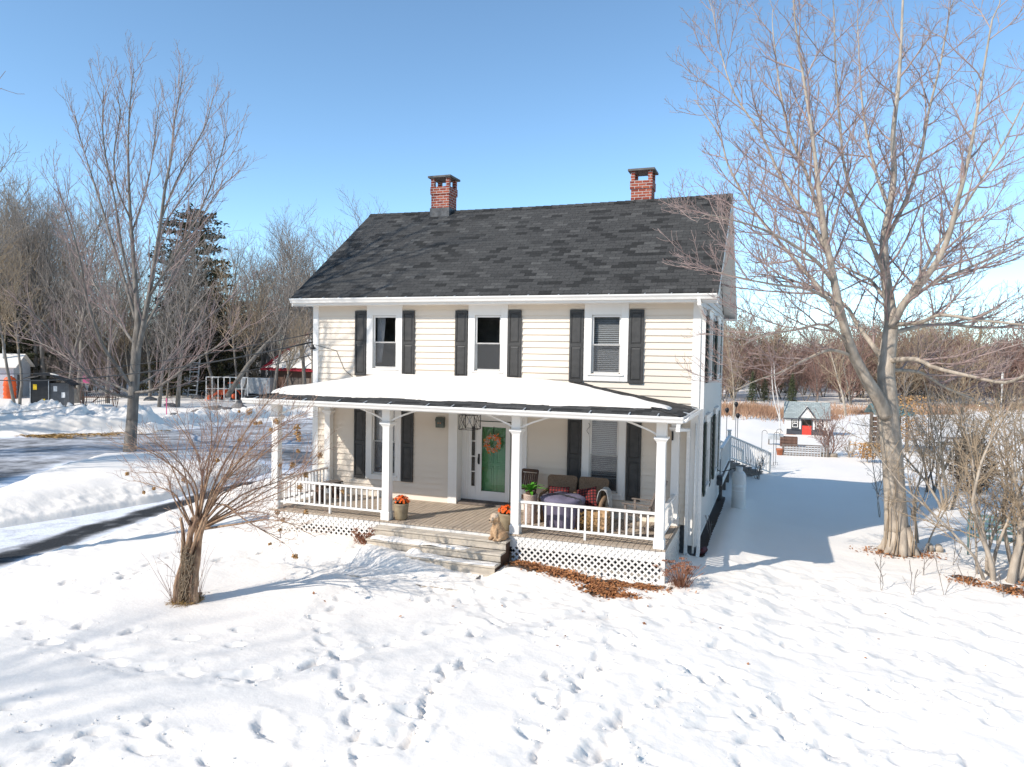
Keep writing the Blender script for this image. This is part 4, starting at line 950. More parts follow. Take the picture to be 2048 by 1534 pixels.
# the big pale-barked tree right of the house
def big_tree():
    rn = random.Random(11); base = G(1798, 1104); D = float((np.array(base) - CAM) @ CF)
    root = thing('bare_maple', 'tall forked leafless maple with pale bark right of the house', 'tree', tuple(base))
    def P(px, py, dd=0.0): return at_depth(px, py, D + dd) - base
    k = 1.0 / FPX
    def w(px, dd=0): return px * (.43 if px > 30 else .39) * (D + dd) * k
    tr = MB(); cr = MB(); limbs = []
    def L(spec, kk=10, seg=4):
        spec = [(x if x > 1560 else 1560 - (1560 - x) * (.74 if y > 250 else .9), y, wd, d) for x, y, wd, d in spec]
        pts, rs = smooth_path([P(x, y, d) for x, y, wd, d in spec], [w(wd, d) for x, y, wd, d in spec], seg)
        e = (pts[-1] - pts[-2]).normalized(); q_ = pts[-1]; r9 = rs[-1]
        for i in range(1, 5 if spec[-1][1] < 190 else 1): q_ = q_ + (e + Vector((rn.gauss(0, .12), rn.gauss(0, .12), .06))) * .32; pts.append(q_); rs.append(max(.004, r9 * (1 - i / 4.2)))
        tr.tube(pts, rs, kk, cap=True); limbs.append((pts, rs)); return pts, rs
    tr.tube([P(1797, 1125), P(1797, 1102), P(1795, 1085), P(1793, 1060)], [w(84), w(74), w(60), w(53)], 14)
    for a in range(7):
        an = a * .9 + .3; tr.tube([(math.cos(an) * .52, math.sin(an) * .52, -.08), (math.cos(an) * .33, math.sin(an) * .33, .10), (math.cos(an) * .11, math.sin(an) * .11, .60)], [.05, .10, .14], 7)
    L([(1793, 1062, 53, 0), (1790, 1000, 47, 0), (1785, 920, 45, 0), (1779, 850, 45, 0), (1775, 790, 42, 0), (1772, 745, 38, .1), (1776, 700, 36, .2), (1782, 650, 31, .3), (1778, 600, 27, .4), (1770, 540, 23, .5), (1768, 480, 20, .6), (1778, 420, 18, .7), (1788, 350, 15, .9), (1786, 270, 12, 1.0), (1796, 180, 10, 1.1), (1802, 90, 7, 1.2), (1808, -60, 4, 1.3)], 12)
    L([(1771, 830, 34, -.1), (1755, 795, 31, -.3), (1728, 750, 28, -.5), (1703, 700, 26, -.7), (1688, 650, 23, -.9), (1676, 600, 21, -1.1), (1664, 540, 18, -1.2), (1652, 480, 16, -1.3), (1642, 410, 13, -1.4), (1632, 330, 10, -1.5), (1622, 250, 8, -1.6), (1606, 150, 6, -1.7), (1590, 40, 4, -1.8), (1584, -60, 2.5, -1.8)], 11)
    L([(1783, 655, 24, .2), (1806, 610, 20, 0), (1843, 566, 18, -.3), (1876, 520, 15, -.5), (1898, 470, 14, -.7), (1916, 400, 12, -.9), (1934, 330, 10, -1.0), (1950, 250, 8, -1.1), (1964, 160, 6, -1.2), (1984, 40, 4, -1.3)], 9)
    L([(1658, 520, 14, -1.2), (1648, 470, 12, -.9), (1630, 400, 10, -.6), (1606, 330, 8, -.4), (1580, 270, 6, -.3), (1560, 180, 5, -.1), (1545, 70, 3, 0)], 7)
    L([(1776, 735, 16, .2), (1745, 690, 13, .8), (1715, 650, 11, 1.4), (1690, 610, 9, 2.0), (1640, 580, 7, 2.6), (1580, 560, 5, 3.0), (1510, 548, 3, 3.4)], 7)
    L([(1690, 655, 15, -.9), (1650, 590, 11, -.6), (1590, 520, 9, -.2), (1530, 460, 7, .3), (1470, 400, 6, .8), (1420, 330, 5, 1.1), (1395, 270, 3.4, 1.3), (1370, 200, 2, 1.5)], 7)
    L([(1668, 565, 12, -1.1), (1630, 520, 9, -1.6), (1570, 480, 7, -2.0), (1500, 455, 5.5, -2.4), (1430, 440, 4, -2.8), (1360, 430, 2.6, -3.0), (1335, 445, 1.6, -3.1)], 6)
    L([(1655, 500, 12, -1.2), (1610, 430, 9, -.9), (1560, 350, 7, -.5), (1510, 270, 5.5, -.2), (1460, 190, 4, .1), (1430, 110, 3, .3), (1410, 20, 2, .5)], 6)
    L([(1775, 560, 14, .5), (1748, 500, 11, .2), (1715, 420, 9, -.1), (1690, 340, 7, -.3), (1680, 250, 6, -.5), (1672, 150, 4.5, -.6), (1668, 30, 3, -.7)], 6)
    L([(1772, 480, 12, .6), (1812, 400, 10, 1.1), (1840, 320, 8, 1.6), (1856, 230, 6, 1.9), (1880, 130, 5, 2.1), (1900, 20, 3, 2.3)], 6)
    L([(1806, 612, 13, 0), (1845, 545, 10, .6), (1890, 470, 8, 1.2), (1950, 380, 6.5, 1.8), (2010, 280, 5, 2.4), (2060, 180, 3, 3)], 6)
    L([(1782, 668, 14, .2), (1830, 655, 11, .4), (1890, 648, 9, .8), (1960, 655, 7.5, 1.3), (2040, 650, 6, 1.8), (2120, 620, 4, 2.2)], 7)
    L([(1782, 650, 12, .3), (1840, 645, 10, -.6), (1880, 630, 9, -1.1), (1960, 640, 7, -1.6), (2050, 650, 5, -2.1)], 6)
    L([(1776, 722, 15, .1), (1830, 718, 12, -.7), (1870, 735, 11, -1.3), (1940, 752, 9, -2.0), (2010, 765, 8, -2.6), (2060, 745, 6, -3.2)], 7)
    L([(1776, 740, 10, .2), (1840, 745, 8, 1.1), (1890, 775, 6.5, 1.8), (1950, 800, 5, 2.6), (2000, 830, 3.5, 3.2)], 6)
    L([(1830, 590, 11, -.2), (1880, 560, 9, .3), (1940, 535, 7, .9), (2010, 500, 5, 1.5), (2080, 450, 3, 2.2)], 6)
    L([(1712, 715, 11, -.6), (1660, 700, 8, -1.0), (1610, 720, 6, -1.5), (1560, 745, 4.5, -2.0), (1500, 760, 3, -2.4), (1440, 780, 1.8, -2.7)], 6)
    L([(1700, 690, 9, -.7), (1650, 650, 7, -1.4), (1590, 660, 5, -2.2), (1520, 670, 4, -3.0), (1460, 690, 2, -3.6)], 5)
    L([(1680, 612, 10, -1.1), (1620, 580, 8, -2.0), (1550, 570, 6, -3.0), (1480, 560, 4, -3.8), (1400, 545, 2, -4.5)], 5)
    L([(1772, 600, 10, .4), (1740, 560, 8, 1.6), (1700, 540, 6, 2.8), (1640, 500, 4, 4.0), (1580, 470, 2.5, 5.0)], 5)
    L([(1778, 420, 10, .7), (1750, 340, 8, 1.6), (1730, 250, 6, 2.4), (1720, 150, 4, 3.0), (1715, 40, 2.5, 3.4)], 5)
    tr.build('trunk', M['bark'], root)
    spec = [dict(dens=2.3, len=2.3, ang=(30, 58), r=.030, n=6, wig=.10, up=.07, k=5, t0=.10, ref=5, rmin=.007),
            dict(dens=5.6, len=.85, ang=(28, 55), r=.011, n=4, wig=.11, up=.10, k=3, t0=.12, rmin=.0045),
            dict(dens=10.5, len=.27, ang=(25, 60), r=.0058, n=3, wig=.15, up=.12, k=3, t0=.2, rmin=.0036)]
    for i, (pts, rs) in enumerate(limbs):
        if i in (0, 1): c = 20; pts, rs = pts[c:], rs[c:]
        sprout(cr, pts, rs, rn, spec)
    cr.build('crown', M['twig'], root)
    # creepers up the foot of the trunk
    vn = MB()
    for i in range(9):
        an = rn.uniform(3.6, 6.0); r_ = .40; pts = []
        for j in range(9): pts.append((math.cos(an + .05 * j * rn.uniform(-1, 1)) * (r_ - .012 * j), math.sin(an) * (r_ - .012 * j), j * .28 + .0))
        vn.tube(pts, [.014 * (1 - j / 10) for j in range(9)], 4)
    vn.build('creeper', M['twig_tan'], root)
big_tree()

# the vase-shaped tree on the snow island, left
def island_tree():
    rn = random.Random(4); base = G(259, 908); D = float((np.array(base) - CAM) @ CF)
    root = thing('bare_ash', 'slender grey leafless tree on the snow island by the driveway', 'tree', tuple(base))
    def P(px, py, dd=0.0): return at_depth(px, py, D + dd) - base
    def w(px): return px * (.42 if px > 18 else .34) * D / FPX
    tr = MB(); cr = MB(); limbs = []
    def L(spec, kk=8):
        pts, rs = smooth_path([P(x, y if y > 420 else 420 + (y - 420) * .86, d) for x, y, wd, d in spec], [w(wd) for x, y, wd, d in spec]); tr.tube(pts, rs, kk); limbs.append((pts, rs))
    tr.tube([P(259, 920), P(259, 905), P(261, 880), P(264, 840)], [w(32), w(30), w(27), w(25)], 12)
    L([(264, 842, 25, 0), (267, 790, 24, 0), (270, 740, 22, 0), (274, 680, 20, 0), (276, 640, 18, 0), (272, 580, 14, .2), (266, 500, 11, .4), (260, 420, 9, .6), (257, 330, 7, .7), (257, 240, 5, .8), (262, 150, 3.5, .9), (268, 92, 1.8, 1)], 10)
    L([(272, 720, 15, 0), (285, 660, 14, -.2), (298, 590, 13, -.4), (310, 520, 11, -.6), (322, 440, 9, -.8), (330, 370, 8, -1), (342, 300, 6, -1.1), (348, 220, 4.5, -1.2), (358, 160, 3, -1.3), (366, 100, 1.6, -1.4)])
    L([(271, 640, 10, .1), (252, 570, 8, .5), (226, 490, 7, 1), (200, 400, 6, 1.6), (178, 320, 4, 2), (162, 260, 3, 2.3), (150, 200, 2, 2.5)])
    L([(268, 600, 8, .2), (245, 500, 6, -.6), (230, 400, 5, -1.2), (212, 300, 4, -1.6), (205, 220, 3, -1.9), (208, 130, 1.6, -2)])
    L([(268, 780, 10, 0), (240, 740, 9, -.7), (205, 690, 8, -1.4), (175, 600, 6, -2.2), (160, 520, 5, -2.8), (135, 430, 3.5, -3.3), (115, 370, 2, -3.7)])
    L([(267, 790, 9, 0), (230, 770, 8, 1.0), (185, 755, 7, 2), (140, 720, 5.5, 3), (90, 690, 4, 4), (30, 670, 2.5, 5)])
    L([(268, 795, 9, 0), (235, 790, 8, -1.2), (200, 775, 6.5, -2.2), (150, 720, 5, -3.2), (100, 660, 4, -4.2), (50, 610, 2.2, -5)])
    L([(268, 785, 9, 0), (305, 780, 8, -1), (345, 755, 7, -2), (390, 720, 5.5, -3), (440, 690, 4, -3.8), (500, 650, 2.2, -4.6)])
    L([(270, 770, 8, 0), (310, 750, 7, 1.2), (355, 700, 5.5, 2.4), (410, 640, 4.5, 3.4), (470, 590, 3, 4.3), (520, 540, 1.8, 5)])
    L([(285, 665, 8, -.2), (320, 600, 6.5, .6), (360, 520, 5, 1.4), (400, 440, 4, 2.1), (440, 370, 3, 2.7), (480, 330, 1.8, 3.2)])
    L([(300, 590, 8, -.4), (345, 520, 6.5, -1.4), (385, 450, 5, -2.2), (420, 370, 3.8, -2.9), (440, 300, 2.6, -3.4), (455, 240, 1.6, -3.7)])
    L([(322, 440, 6, -.8), (350, 360, 5, -.2), (385, 280, 4, .3), (412, 220, 3, .8), (425, 160, 1.8, 1.1)])
    L([(310, 520, 6, -.6), (330, 450, 5, .8), (360, 400, 4, 1.8), (400, 340, 3, 2.8), (430, 300, 1.8, 3.5)])
    L([(270, 690, 9, 0), (235, 640, 7, 1.4), (190, 570, 5.5, 2.6), (150, 490, 4, 3.8), (120, 420, 2.5, 4.6)])
    L([(262, 470, 6, .5), (285, 400, 5, 1.2), (300, 330, 4, 1.7), (310, 250, 3, 2.1), (318, 170, 1.8, 2.4)])
    L([(262, 440, 6, .5), (235, 370, 5, 0), (228, 290, 4, -.4), (240, 200, 3, -.7), (232, 140, 1.6, -.9)])
    tr.build('trunk', M['bark_grey'], root)
    spec = [dict(dens=2.1, len=2.8, ang=(15, 36), r=.020, n=6, wig=.07, up=.10, k=4, t0=.10, ref=8, rmin=.009),
            dict(dens=3.0, len=1.0, ang=(20, 42), r=.014, n=4, wig=.08, up=.12, k=3, t0=.12, rmin=.007),
            dict(dens=3.4, len=.42, ang=(20, 45), r=.009, n=2, wig=.1, up=.1, k=3, t0=.2, rmin=.0055)]
    for i, (pts, rs) in enumerate(limbs):
        if i == 0: pts, rs = pts[18:], rs[18:]
        sprout(cr, pts, rs, rn, spec)
    cr.build('crown', M['twig'], root)
island_tree()

def wood_tree(name, label, cat, seed, H, r0, fork=.35, spread=.35, bark='bark_grey', twig='twig_dark', dens=1.0, stems=1, group=None, lean=0.05, fine=.011, nlim=11):
    rn = random.Random(seed); root = thing(name, label, cat, group=group); tr = MB(); cr = MB()
    for s_ in range(stems):
        a = rn.uniform(0, 6.28); l_ = lean + (.22 if stems > 1 else 0)
        d = Vector((math.cos(a) * l_, math.sin(a) * l_, 1)); h = H * rn.uniform(.82, 1)
        off = Vector((math.cos(a), math.sin(a), 0)) * (r0 * .8 if stems > 1 else 0) + Vector((0, 0, -.15))
        pts, rs = limb(tr, off, d, h, r0 * (1 if stems == 1 else rn.uniform(.5, .9)), .02, rn, 12, .055, .03, 7)
        sp = [dict(dens=nlim / (h * (1 - fork)), len=h * spread, ang=(22, 50), r=r0 * .33, n=6, wig=.09, up=.11, k=4, t0=fork, rmin=fine * 1.4),
              dict(dens=2.1 * dens, len=h * spread * .42, ang=(25, 50), r=.03, n=4, wig=.1, up=.1, k=3, t0=.15, rmin=fine),
              dict(dens=2.3 * dens, len=h * spread * .2, ang=(22, 55), r=.016, n=3, wig=.12, up=.1, k=3, t0=.15, rmin=fine * .8)]
        sprout(cr, pts, rs, rn, sp)
    tr.build('trunk', M[bark], root); cr.build('crown', M[twig], root)
    return root
placed = set()
def put(proto, loc, rz, s, sz=None, label=None, group=None, cat=None):
    o = proto if proto.name not in placed else copy_tree(proto)
    if o is proto: placed.add(proto.name)
    o.location = loc; o.rotation_euler = (0, 0, rz); o.scale = (s, s, sz or s)
    if label: o['label'] = label
    if group: o['group'] = group
    if cat: o['category'] = cat
    return o
# wood behind the driveway
wl, wg = 'leafless grey tree standing in the wood behind the driveway', 'bare trees of the wood behind the driveway'
WT = [wood_tree('bare_tree', wl, 'tree', 20 + i, 15, .19 + .03 * (i % 3), fork=.22 + .07 * (i % 3), spread=.36, dens=1.15, twig=('twig_dark', 'twig_dark', 'twig_tan')[i % 3], nlim=13, group=wg, lean=.03 + .04 * (i % 2), stems=(1, 1, 2, 1, 1)[i]) for i in range(5)]
rnw = random.Random(99)
row = [(37, 820, 15.5, 2), (135, 802, 15, 0), (215, 806, 15, 1), (318, 814, 13, 3), (355, 812, 14, 4), (478, 800, 15, 2), (492, 796, 14, 3), (420, 790, 14, 0), (90, 792, 17, 1), (-40, 815, 19, 0), (12, 790, 19, 4), (270, 792, 13, 2), (540, 788, 15, 1)]
for px, py, h, k in row:
    lb = {37: 'leaning pale trunk in front of the black shed', 135: 'leafless tree right behind the black shed', 215: 'slim pale trunk beside the old hay rake', 318: 'leafless tree just right of the island tree, by the boulders', 355: 'thick flared grey trunk in front of the ladder', 478: 'pale double trunk before the orange tractor', 492: 'slender trunk beside the white box trailer', 420: 'leafless tree behind the white barred rack', 90: 'leafless tree rising over the black shed roof', -40: 'leafless tree cut by the left edge of the picture', 12: 'tall leafless tree over the orange barrel', 270: 'leafless tree right behind the island tree', 540: 'leafless tree at the gable end of the barn'}[px]
    p = onz(px, py, -1.0); p.z = glook(p.x, p.y); o = put(WT[k], p, rnw.uniform(0, 6.28), h / 15); o['label'] = lb
    if 'group' in o: del o['group']
for i in range(125):
    px = rnw.uniform(-160, 760); d = rnw.uniform(78, 128) if i % 3 else rnw.uniform(66, 88)
    p = at_depth(px, 760, d); q = gp(p.x, p.y); h = rnw.choice((rnw.uniform(9, 13), rnw.uniform(13, 18), rnw.uniform(14, 19))) * (1 + .38 * max(0, (200 - px)) / 300) * (1 - .10 * max(0, 1 - abs(px - 300) / 150)) * (d / 92) ** .35 * 1.09
    put(WT[rnw.randrange(5)], q, rnw.uniform(0, 6.28), h / 15, h / 15, label=wl, group=wg)
# the trees nearer left, whose twigs reach in at the edge, and those behind the camera whose shade falls on the lawn and roof
near = wood_tree('bare_maple', 'leafless maple left of the view with twigs reaching over the sky', 'tree', 61, 15.5, .28, fork=.25, spread=.38, bark='bark', twig='twig', dens=1.1, fine=.006, nlim=16)
put(near, gp(-6.9, -8.6), 1.0, 1.22)
for x, y, s, rz, lb in ((-15.5, -34, 1.5, .4, 'leafless maple by the road whose shade streaks the lawn'), (-19, -6, 1.1, 4.0, 'leafless maple left of the driveway mouth'), (-27, -2, 1.0, 5.0, 'leafless maple whose shade crosses the parking area'), (-34, 3.5, 1.1, .9, 'far left leafless maple shading the driveway'), (-23, -11, 1.2, 3.1, 'leafless maple in the front left corner of the lot'), (-31, -8, 1.15, 1.7, 'leafless maple near the front left corner, further out'), (-40, -2, 1.2, 2.9, 'leafless maple furthest left along the lot line'), (-44, 6, 1.1, .2, 'leafless maple left of the ploughed snow bank'), (-14.5, -1.5, .8, 5.5, 'smaller leafless maple on the near end of the snow island')):
    if x == -14.5: continue
    put(near, gp(x, y), rz, s, label=lb)
bl, bgp = 'twiggy brush at the foot of the wood behind the driveway', 'brush at the foot of the wood'
BT = [wood_tree('brush', bl, 'shrub', 80 + i, 5.5, .05, fork=.05, spread=.45, twig=('twig_dark', 'twig_tan')[i % 2], dens=1.3, stems=3, group=bgp, fine=.012, nlim=12) for i in range(3)]
for i in range(90):
    px = rnw.uniform(-120, 720); d = rnw.uniform(72, 112); p = at_depth(px, 760, d); s_ = rnw.uniform(.7, 1.25); put(BT[rnw.randrange(3)], gp(p.x, p.y), rnw.uniform(0, 6.28), s_ * 1.2, s_)
# conifers
def conifer(name, label, seed, H, rb, z0=.12, m='needle', bushy=1.0, group=None, cat='tree', top=.5):
    rn = random.Random(seed); root = thing(name, label, cat, group=group); tr = MB(); tr.tube([(0, 0, -.2), (0.05, 0, H * .5), (0, 0.05, H)], [H * .018, H * .012, .02], 7); fo = MB(); nb = int(H * 16 * bushy)
    for i in range(nb):
        t = (i / nb) ** .9; z = H * (z0 + (1 - z0) * t); prof = (1 - t) ** top * (.75 + .5 * math.sin(t * 9 + seed) ** 2 * .5) + .04
        L = rb * prof * rn.uniform(.65, 1.15); a = i * 2.4 + rn.uniform(-.3, .3); d = Vector((math.cos(a), math.sin(a), rn.uniform(-.1, .25)))
        pts, rs = limb(tr, (0, 0, z), d, L, .035, .01, rn, 4, .08, .02, 3)
        for j in range(int(L * 26 * bushy)):
            u = rn.random() ** .6; k = min(int(u * 4), 3); p = pts[k].lerp(pts[k + 1], u * 4 - k) + Vector((rn.gauss(0, .16), rn.gauss(0, .16), rn.gauss(0, .10)))
            s = rn.uniform(.10, .24); v1 = Vector((rn.gauss(0, 1), rn.gauss(0, 1), rn.gauss(0, .6))).normalized(); v2 = v1.orthogonal().normalized() * .35
            fo.add([p - v1 * s, p + v2 * s, p + v1 * s, p - v2 * s], [(0, 1, 2, 3)])
    tr.build('trunk', M['bark_grey'], root); fo.build('crown', M[m], root); return root
def cpx(px, py, top, proto, H, label=None, d=None, sxy=1.0):
    p = onz(px, py, -1.0) if d is None else at_depth(px, 760, d); q = gp(p.x, p.y); dist = float((np.array(q) - CAM) @ CF)
    _, h0 = 0, 0; base_py = 767 - FPX * ((np.array(q) - CAM) @ CU) / dist; h = (base_py - top) * dist / FPX
    return put(proto, q, rnw.uniform(0, 6), h / H * sxy, h / H, label)
pine = conifer('pine', 'tall ragged dark pine rising above the wood behind the tractor', 3, 14, 4.0, z0=.30, m='needle', bushy=.75, top=.32)
cpx(388, 785, 425, pine, 14)
cedar = conifer('cedar', 'broad brownish cedar at the edge of the wood, right of the pine', 5, 9, 3.2, z0=.02, m='needle', bushy=1.0, top=.55)
cpx(425, 790, 580, cedar, 9); cpx(340, 792, 620, cedar, 9, 'low dark cedar at the foot of the pine'); cpx(20, 790, 560, cedar, 9, 'dark cedar behind the pale outbuilding at the far left')
cpx(480, 780, 600, cedar, 9, 'cedar half hidden by trunks beside the barn', d=95)
# far side of the field, right
fl, fgp = 'reddish leafless tree in the far hedgerow across the field', 'bare trees of the far hedgerow'
FT = [wood_tree('hedgerow_tree', fl, 'tree', 40 + i, 8, .10, fork=.08, spread=.42, bark='bark_grey', twig=('twig_red', 'twig_tan', 'twig_red')[i % 3], dens=1.5, stems=2 + i % 2, group=fgp, fine=.016, nlim=14) for i in range(4)]
for i in range(120):
    px = rnw.uniform(1380, 2150); d = rnw.uniform(78, 118); p = at_depth(px, 760, d); q = gp(p.x, p.y)
    h = rnw.uniform(5.0, 8.8) * (1.15 if px < 1560 or px > 1650 else 1.0); put(FT[rnw.randrange(4)], q, rnw.uniform(0, 6.28), h / 8 * 1.25, h / 8)
spruce = conifer('spruce', 'dark pointed spruce above the far hedgerow', 8, 9, 2.0, z0=.03, m='needle2', bushy=.9, top=.9)
for px, d, top, lb in ((1549, 100, 662, 'narrow pointed spruce above the far hedgerow, right of the house'), (1525, 104, 668, 'ragged spruce above the far hedgerow, left of the pointed one'), (1828, 95, 680, 'spruce seen right of the big maple trunk'), (1505, 76, 742, 'low green spruce left of the two birches'), (1585, 80, 745, 'low green spruce between the birches and the playhouse'), (1530, 79, 750, 'small green spruce by the field edge'), (2010, 85, 735, 'green spruce at the right edge of the far hedgerow'), (1920, 110, 690, 'spruce in the middle of the far hedgerow')): cpx(px, 800, top, spruce, 9, lb, d=d)
# a far wooded mass closing the horizon on both sides
def far_wood(name, label, pts, h0, h1, m, seed, n):
    rn = random.Random(seed); mb = MB()
    for i in range(n):
        t = rn.random(); k = t * (len(pts) - 1); j = int(min(k, len(pts) - 2)); a, b_ = pts[j], pts[j + 1]; f = k - j
        big = 4.0 if n < 20000 else 1.0
        x = a[0] + (b_[0] - a[0]) * f + rn.gauss(0, 7); y = a[1] + (b_[1] - a[1]) * f + rn.gauss(0, 9); h = rn.uniform(h0, h1); g = gp(x, y).z
        z = g + h * rn.random() ** .7; s = rn.uniform(.8, 2.4); d = Vector((rn.gauss(0, .5), rn.gauss(0, .5), 1)).normalized() * s; e = Vector((rn.gauss(0, 1), rn.gauss(0, 1), .2)).normalized() * rn.uniform(.02, .06) * big * 6 ** (big > 1)
        c = Vector((x, y, z)); mb.add([c - d - e, c - d + e, c + d], [(0, 1, 2)])
    tag(mb.build(name, M[m]), label, 'wood', kind='stuff')
far_wood('far_wood', 'far reddish brown brush and wood across the snowy field', [(-4, 118), (30, 128), (70, 118), (110, 90)], 4, 9, 'twig_red', 3, 60000)
far_wood('far_wood', 'deep grey brown wood behind the barn and driveway', [(-118, 30), (-105, 62), (-70, 98), (-30, 120)], 5, 13, 'twig_dark', 4, 70000)

# ------------------------------------------------------------------ things on the porch
def mums(name, label, loc, seed):
    rn = random.Random(seed); t = thing(name, label, 'potted flowers', loc)
    p = MB(); p.lathe([(.0, 0), (.125, 0), (.14, .03), (.165, .28), (.175, .34), (.17, .37), (.152, .37), (.145, .33), (.0, .33)], k=24); p.build('pot', M['pot'], t)
    s = MB(); s.lathe([(0, .331), (.146, .333)], k=16); s.build('soil', M['soil'], t)
    f = MB(); st = MB()
    for i in range(95):
        a = rn.uniform(0, 6.28); e = rn.uniform(.05, 1.5); r_ = rn.uniform(.75, 1); c = Vector((.20 * math.cos(a) * math.cos(e) * r_, .20 * math.sin(a) * math.cos(e) * r_, .40 + .145 * math.sin(e) * r_)); up = Vector((c.x, c.y, (c.z - .36) * 1.2)).normalized()
        st.tube([(c.x * .3, c.y * .3, .33), c], .003, 3)
        u = up.orthogonal().normalized(); w_ = up.cross(u); n = 8; R0 = rn.uniform(.022, .034)
        for k in range(n):
            b0 = 2 * math.pi * k / n + rn.uniform(-.2, .2); d = u * math.cos(b0) + w_ * math.sin(b0); s_ = u * -math.sin(b0) + w_ * math.cos(b0)
            f.add([c, c + d * R0 * .6 + s_ * R0 * .32 + up * .006, c + d * R0 + up * rn.uniform(-.004, .012), c + d * R0 * .6 - s_ * R0 * .32 + up * .006], [(0, 1, 2, 3)])
    st.build('stems', M['needle2'], t); f.build('flowers', M['orange'], t); return t
mums('flower_pot', 'stoneware pot of orange flowers beside the left porch post', (3.83, -2.12, .003), 1)
mums('flower_pot', 'stoneware pot of orange flowers behind the sitting dog', (6.37, -2.10, .003), 2)
# the dog
def dog():
    t = thing('dog', 'shaggy tan dog sitting at the right end of the top step', 'dog', (6.36, -2.55, -.096), R(0))
    Z = lambda *a: a
    rotd = R(-20)
    parts = [((.0, .0, .14), (.125, .15, .14), (0, 0, 0)), ((.0, -.03, .25), (.10, .10, .13), (R(15), 0, 0)), ((0, -.055, .345), (.075, .075, .10), (R(10), 0, 0)),
             ((0, -.10, .445), (.085, .085, .085), (0, 0, 0)), ((0, -.175, .415), (.050, .055, .042), (R(10), 0, 0)), ((0, -.215, .408), (.032, .022, .028), (0, 0, 0)),
             ((-.075, -.085, .435), (.028, .040, .065), (0, R(12), 0)), ((.075, -.085, .435), (.028, .040, .065), (0, R(-12), 0)),
             ((-.06, -.115, .13), (.036, .038, .13), (0, 0, 0)), ((.06, -.115, .13), (.036, .038, .13), (0, 0, 0)), ((-.062, -.145, .025), (.040, .055, .028), (0, 0, 0)), ((.062, -.145, .025), (.040, .055, .028), (0, 0, 0)),
             ((-.12, .015, .09), (.06, .105, .09), (0, 0, R(10))), ((.12, .015, .09), (.06, .105, .09), (0, 0, R(-10))), ((-.125, -.085, .028), (.035, .06, .028), (0, 0, 0)), ((.125, -.085, .028), (.035, .06, .028), (0, 0, 0)),
             ((.05, .16, .035), (.03, .07, .03), (0, 0, R(-40)))]
    blob('body', parts, M['fur'], t, voxel=.011, smooth=2, fuzz=.004)
    blob('head_fur', [((0, -.108, .475), (.086, .080, .062), (0, 0, 0)), ((0, -.185, .425), (.050, .052, .040), (0, 0, 0)), ((0, -.19, .385), (.036, .04, .034), (0, 0, 0))], M['fur_pale'], t, voxel=.011, smooth=2, fuzz=.004)
    e = MB()
    for s in (-1, 1): e.lathe([(0, -.010), (.008, -.006), (.010, 0), (.008, .006), (0, .010)], (s * .036, -.186, .458), 8)
    e.build('eyes', M['black'], t); n = MB(); n.lathe([(0, -.013), (.012, -.008), (.016, 0), (.012, .010), (0, .013)], (0, -.238, .418), 10); n.build('nose', M['black'], t)
    t.rotation_euler = (0, 0, R(-28)); t.scale = (1.06, 1.06, 1.06)
dog()
# wreath on the storm door
def wreath():
    rn = random.Random(5); t = thing('wreath', 'autumn wreath of orange and cream leaves hanging on the storm door', 'wreath', (5.14, YB - .075, 1.56)); t.scale = (1.15, 1.15, 1.15)
    r_ = MB(); r_.tube([(.15 * math.cos(a), 0, .15 * math.sin(a)) for a in np.linspace(0, 6.283, 25)], .02, 6); r_.build('ring', M['twig_tan'], t)
    for nm, m, k in (('orange_leaves', M['orange'], 90), ('cream_leaves', M['wicker_pale'], 110), ('brown_leaves', M['flower_tan'], 80)):
        f = MB()
        for i in range(k):
            a = rn.uniform(0, 6.28); q = rn.gauss(0, .03); c = Vector(((.155 + q) * math.cos(a), -.02 - rn.uniform(0, .035), (.155 + q) * math.sin(a)))
            v = Vector((rn.gauss(0, 1), rn.gauss(0, .5), rn.gauss(0, 1))).normalized(); w_ = v.cross(Vector((0, 1, 0))).normalized(); s = rn.uniform(.018, .034)
            f.add([c - v * s, c + w_ * s * .5, c + v * s, c - w_ * s * .5], [(0, 1, 2, 3)])
        f.build(nm, m, t)
    h = MB(); h.tube([(0, .02, .15), (0, .0, .24), (0, .045, .37)], .006, 5); h.build('hanger', M['black'], t)
wreath()
# mailbox by the door
t = thing('mailbox', 'small dark green metal mailbox on the wall left of the front door', 'mailbox', (3.80, -.022, 1.90))
b = MB(); b.poly_x([(0, 0), (-.10, 0), (-.12, .18), (-.06, .25), (0, .25)], -.11, .11); b.build('box', M['mailbox'], t, bevel=.006)
b = MB(); b.poly_x([(-.125, .175), (-.06, .256), (0, .256), (0, .262), (-.065, .264), (-.135, .178)], -.115, .115); b.build('lid', M['mailbox'], t)
for x in (-.03, .03): b = MB(); b.lathe([(0, -.004), (.012, -.004), (.012, .004), (0, .004)], k=10); b.build('rivet', M['copper'], t, loc=(x, -.118, .12), rot=(R(90), 0, 0))
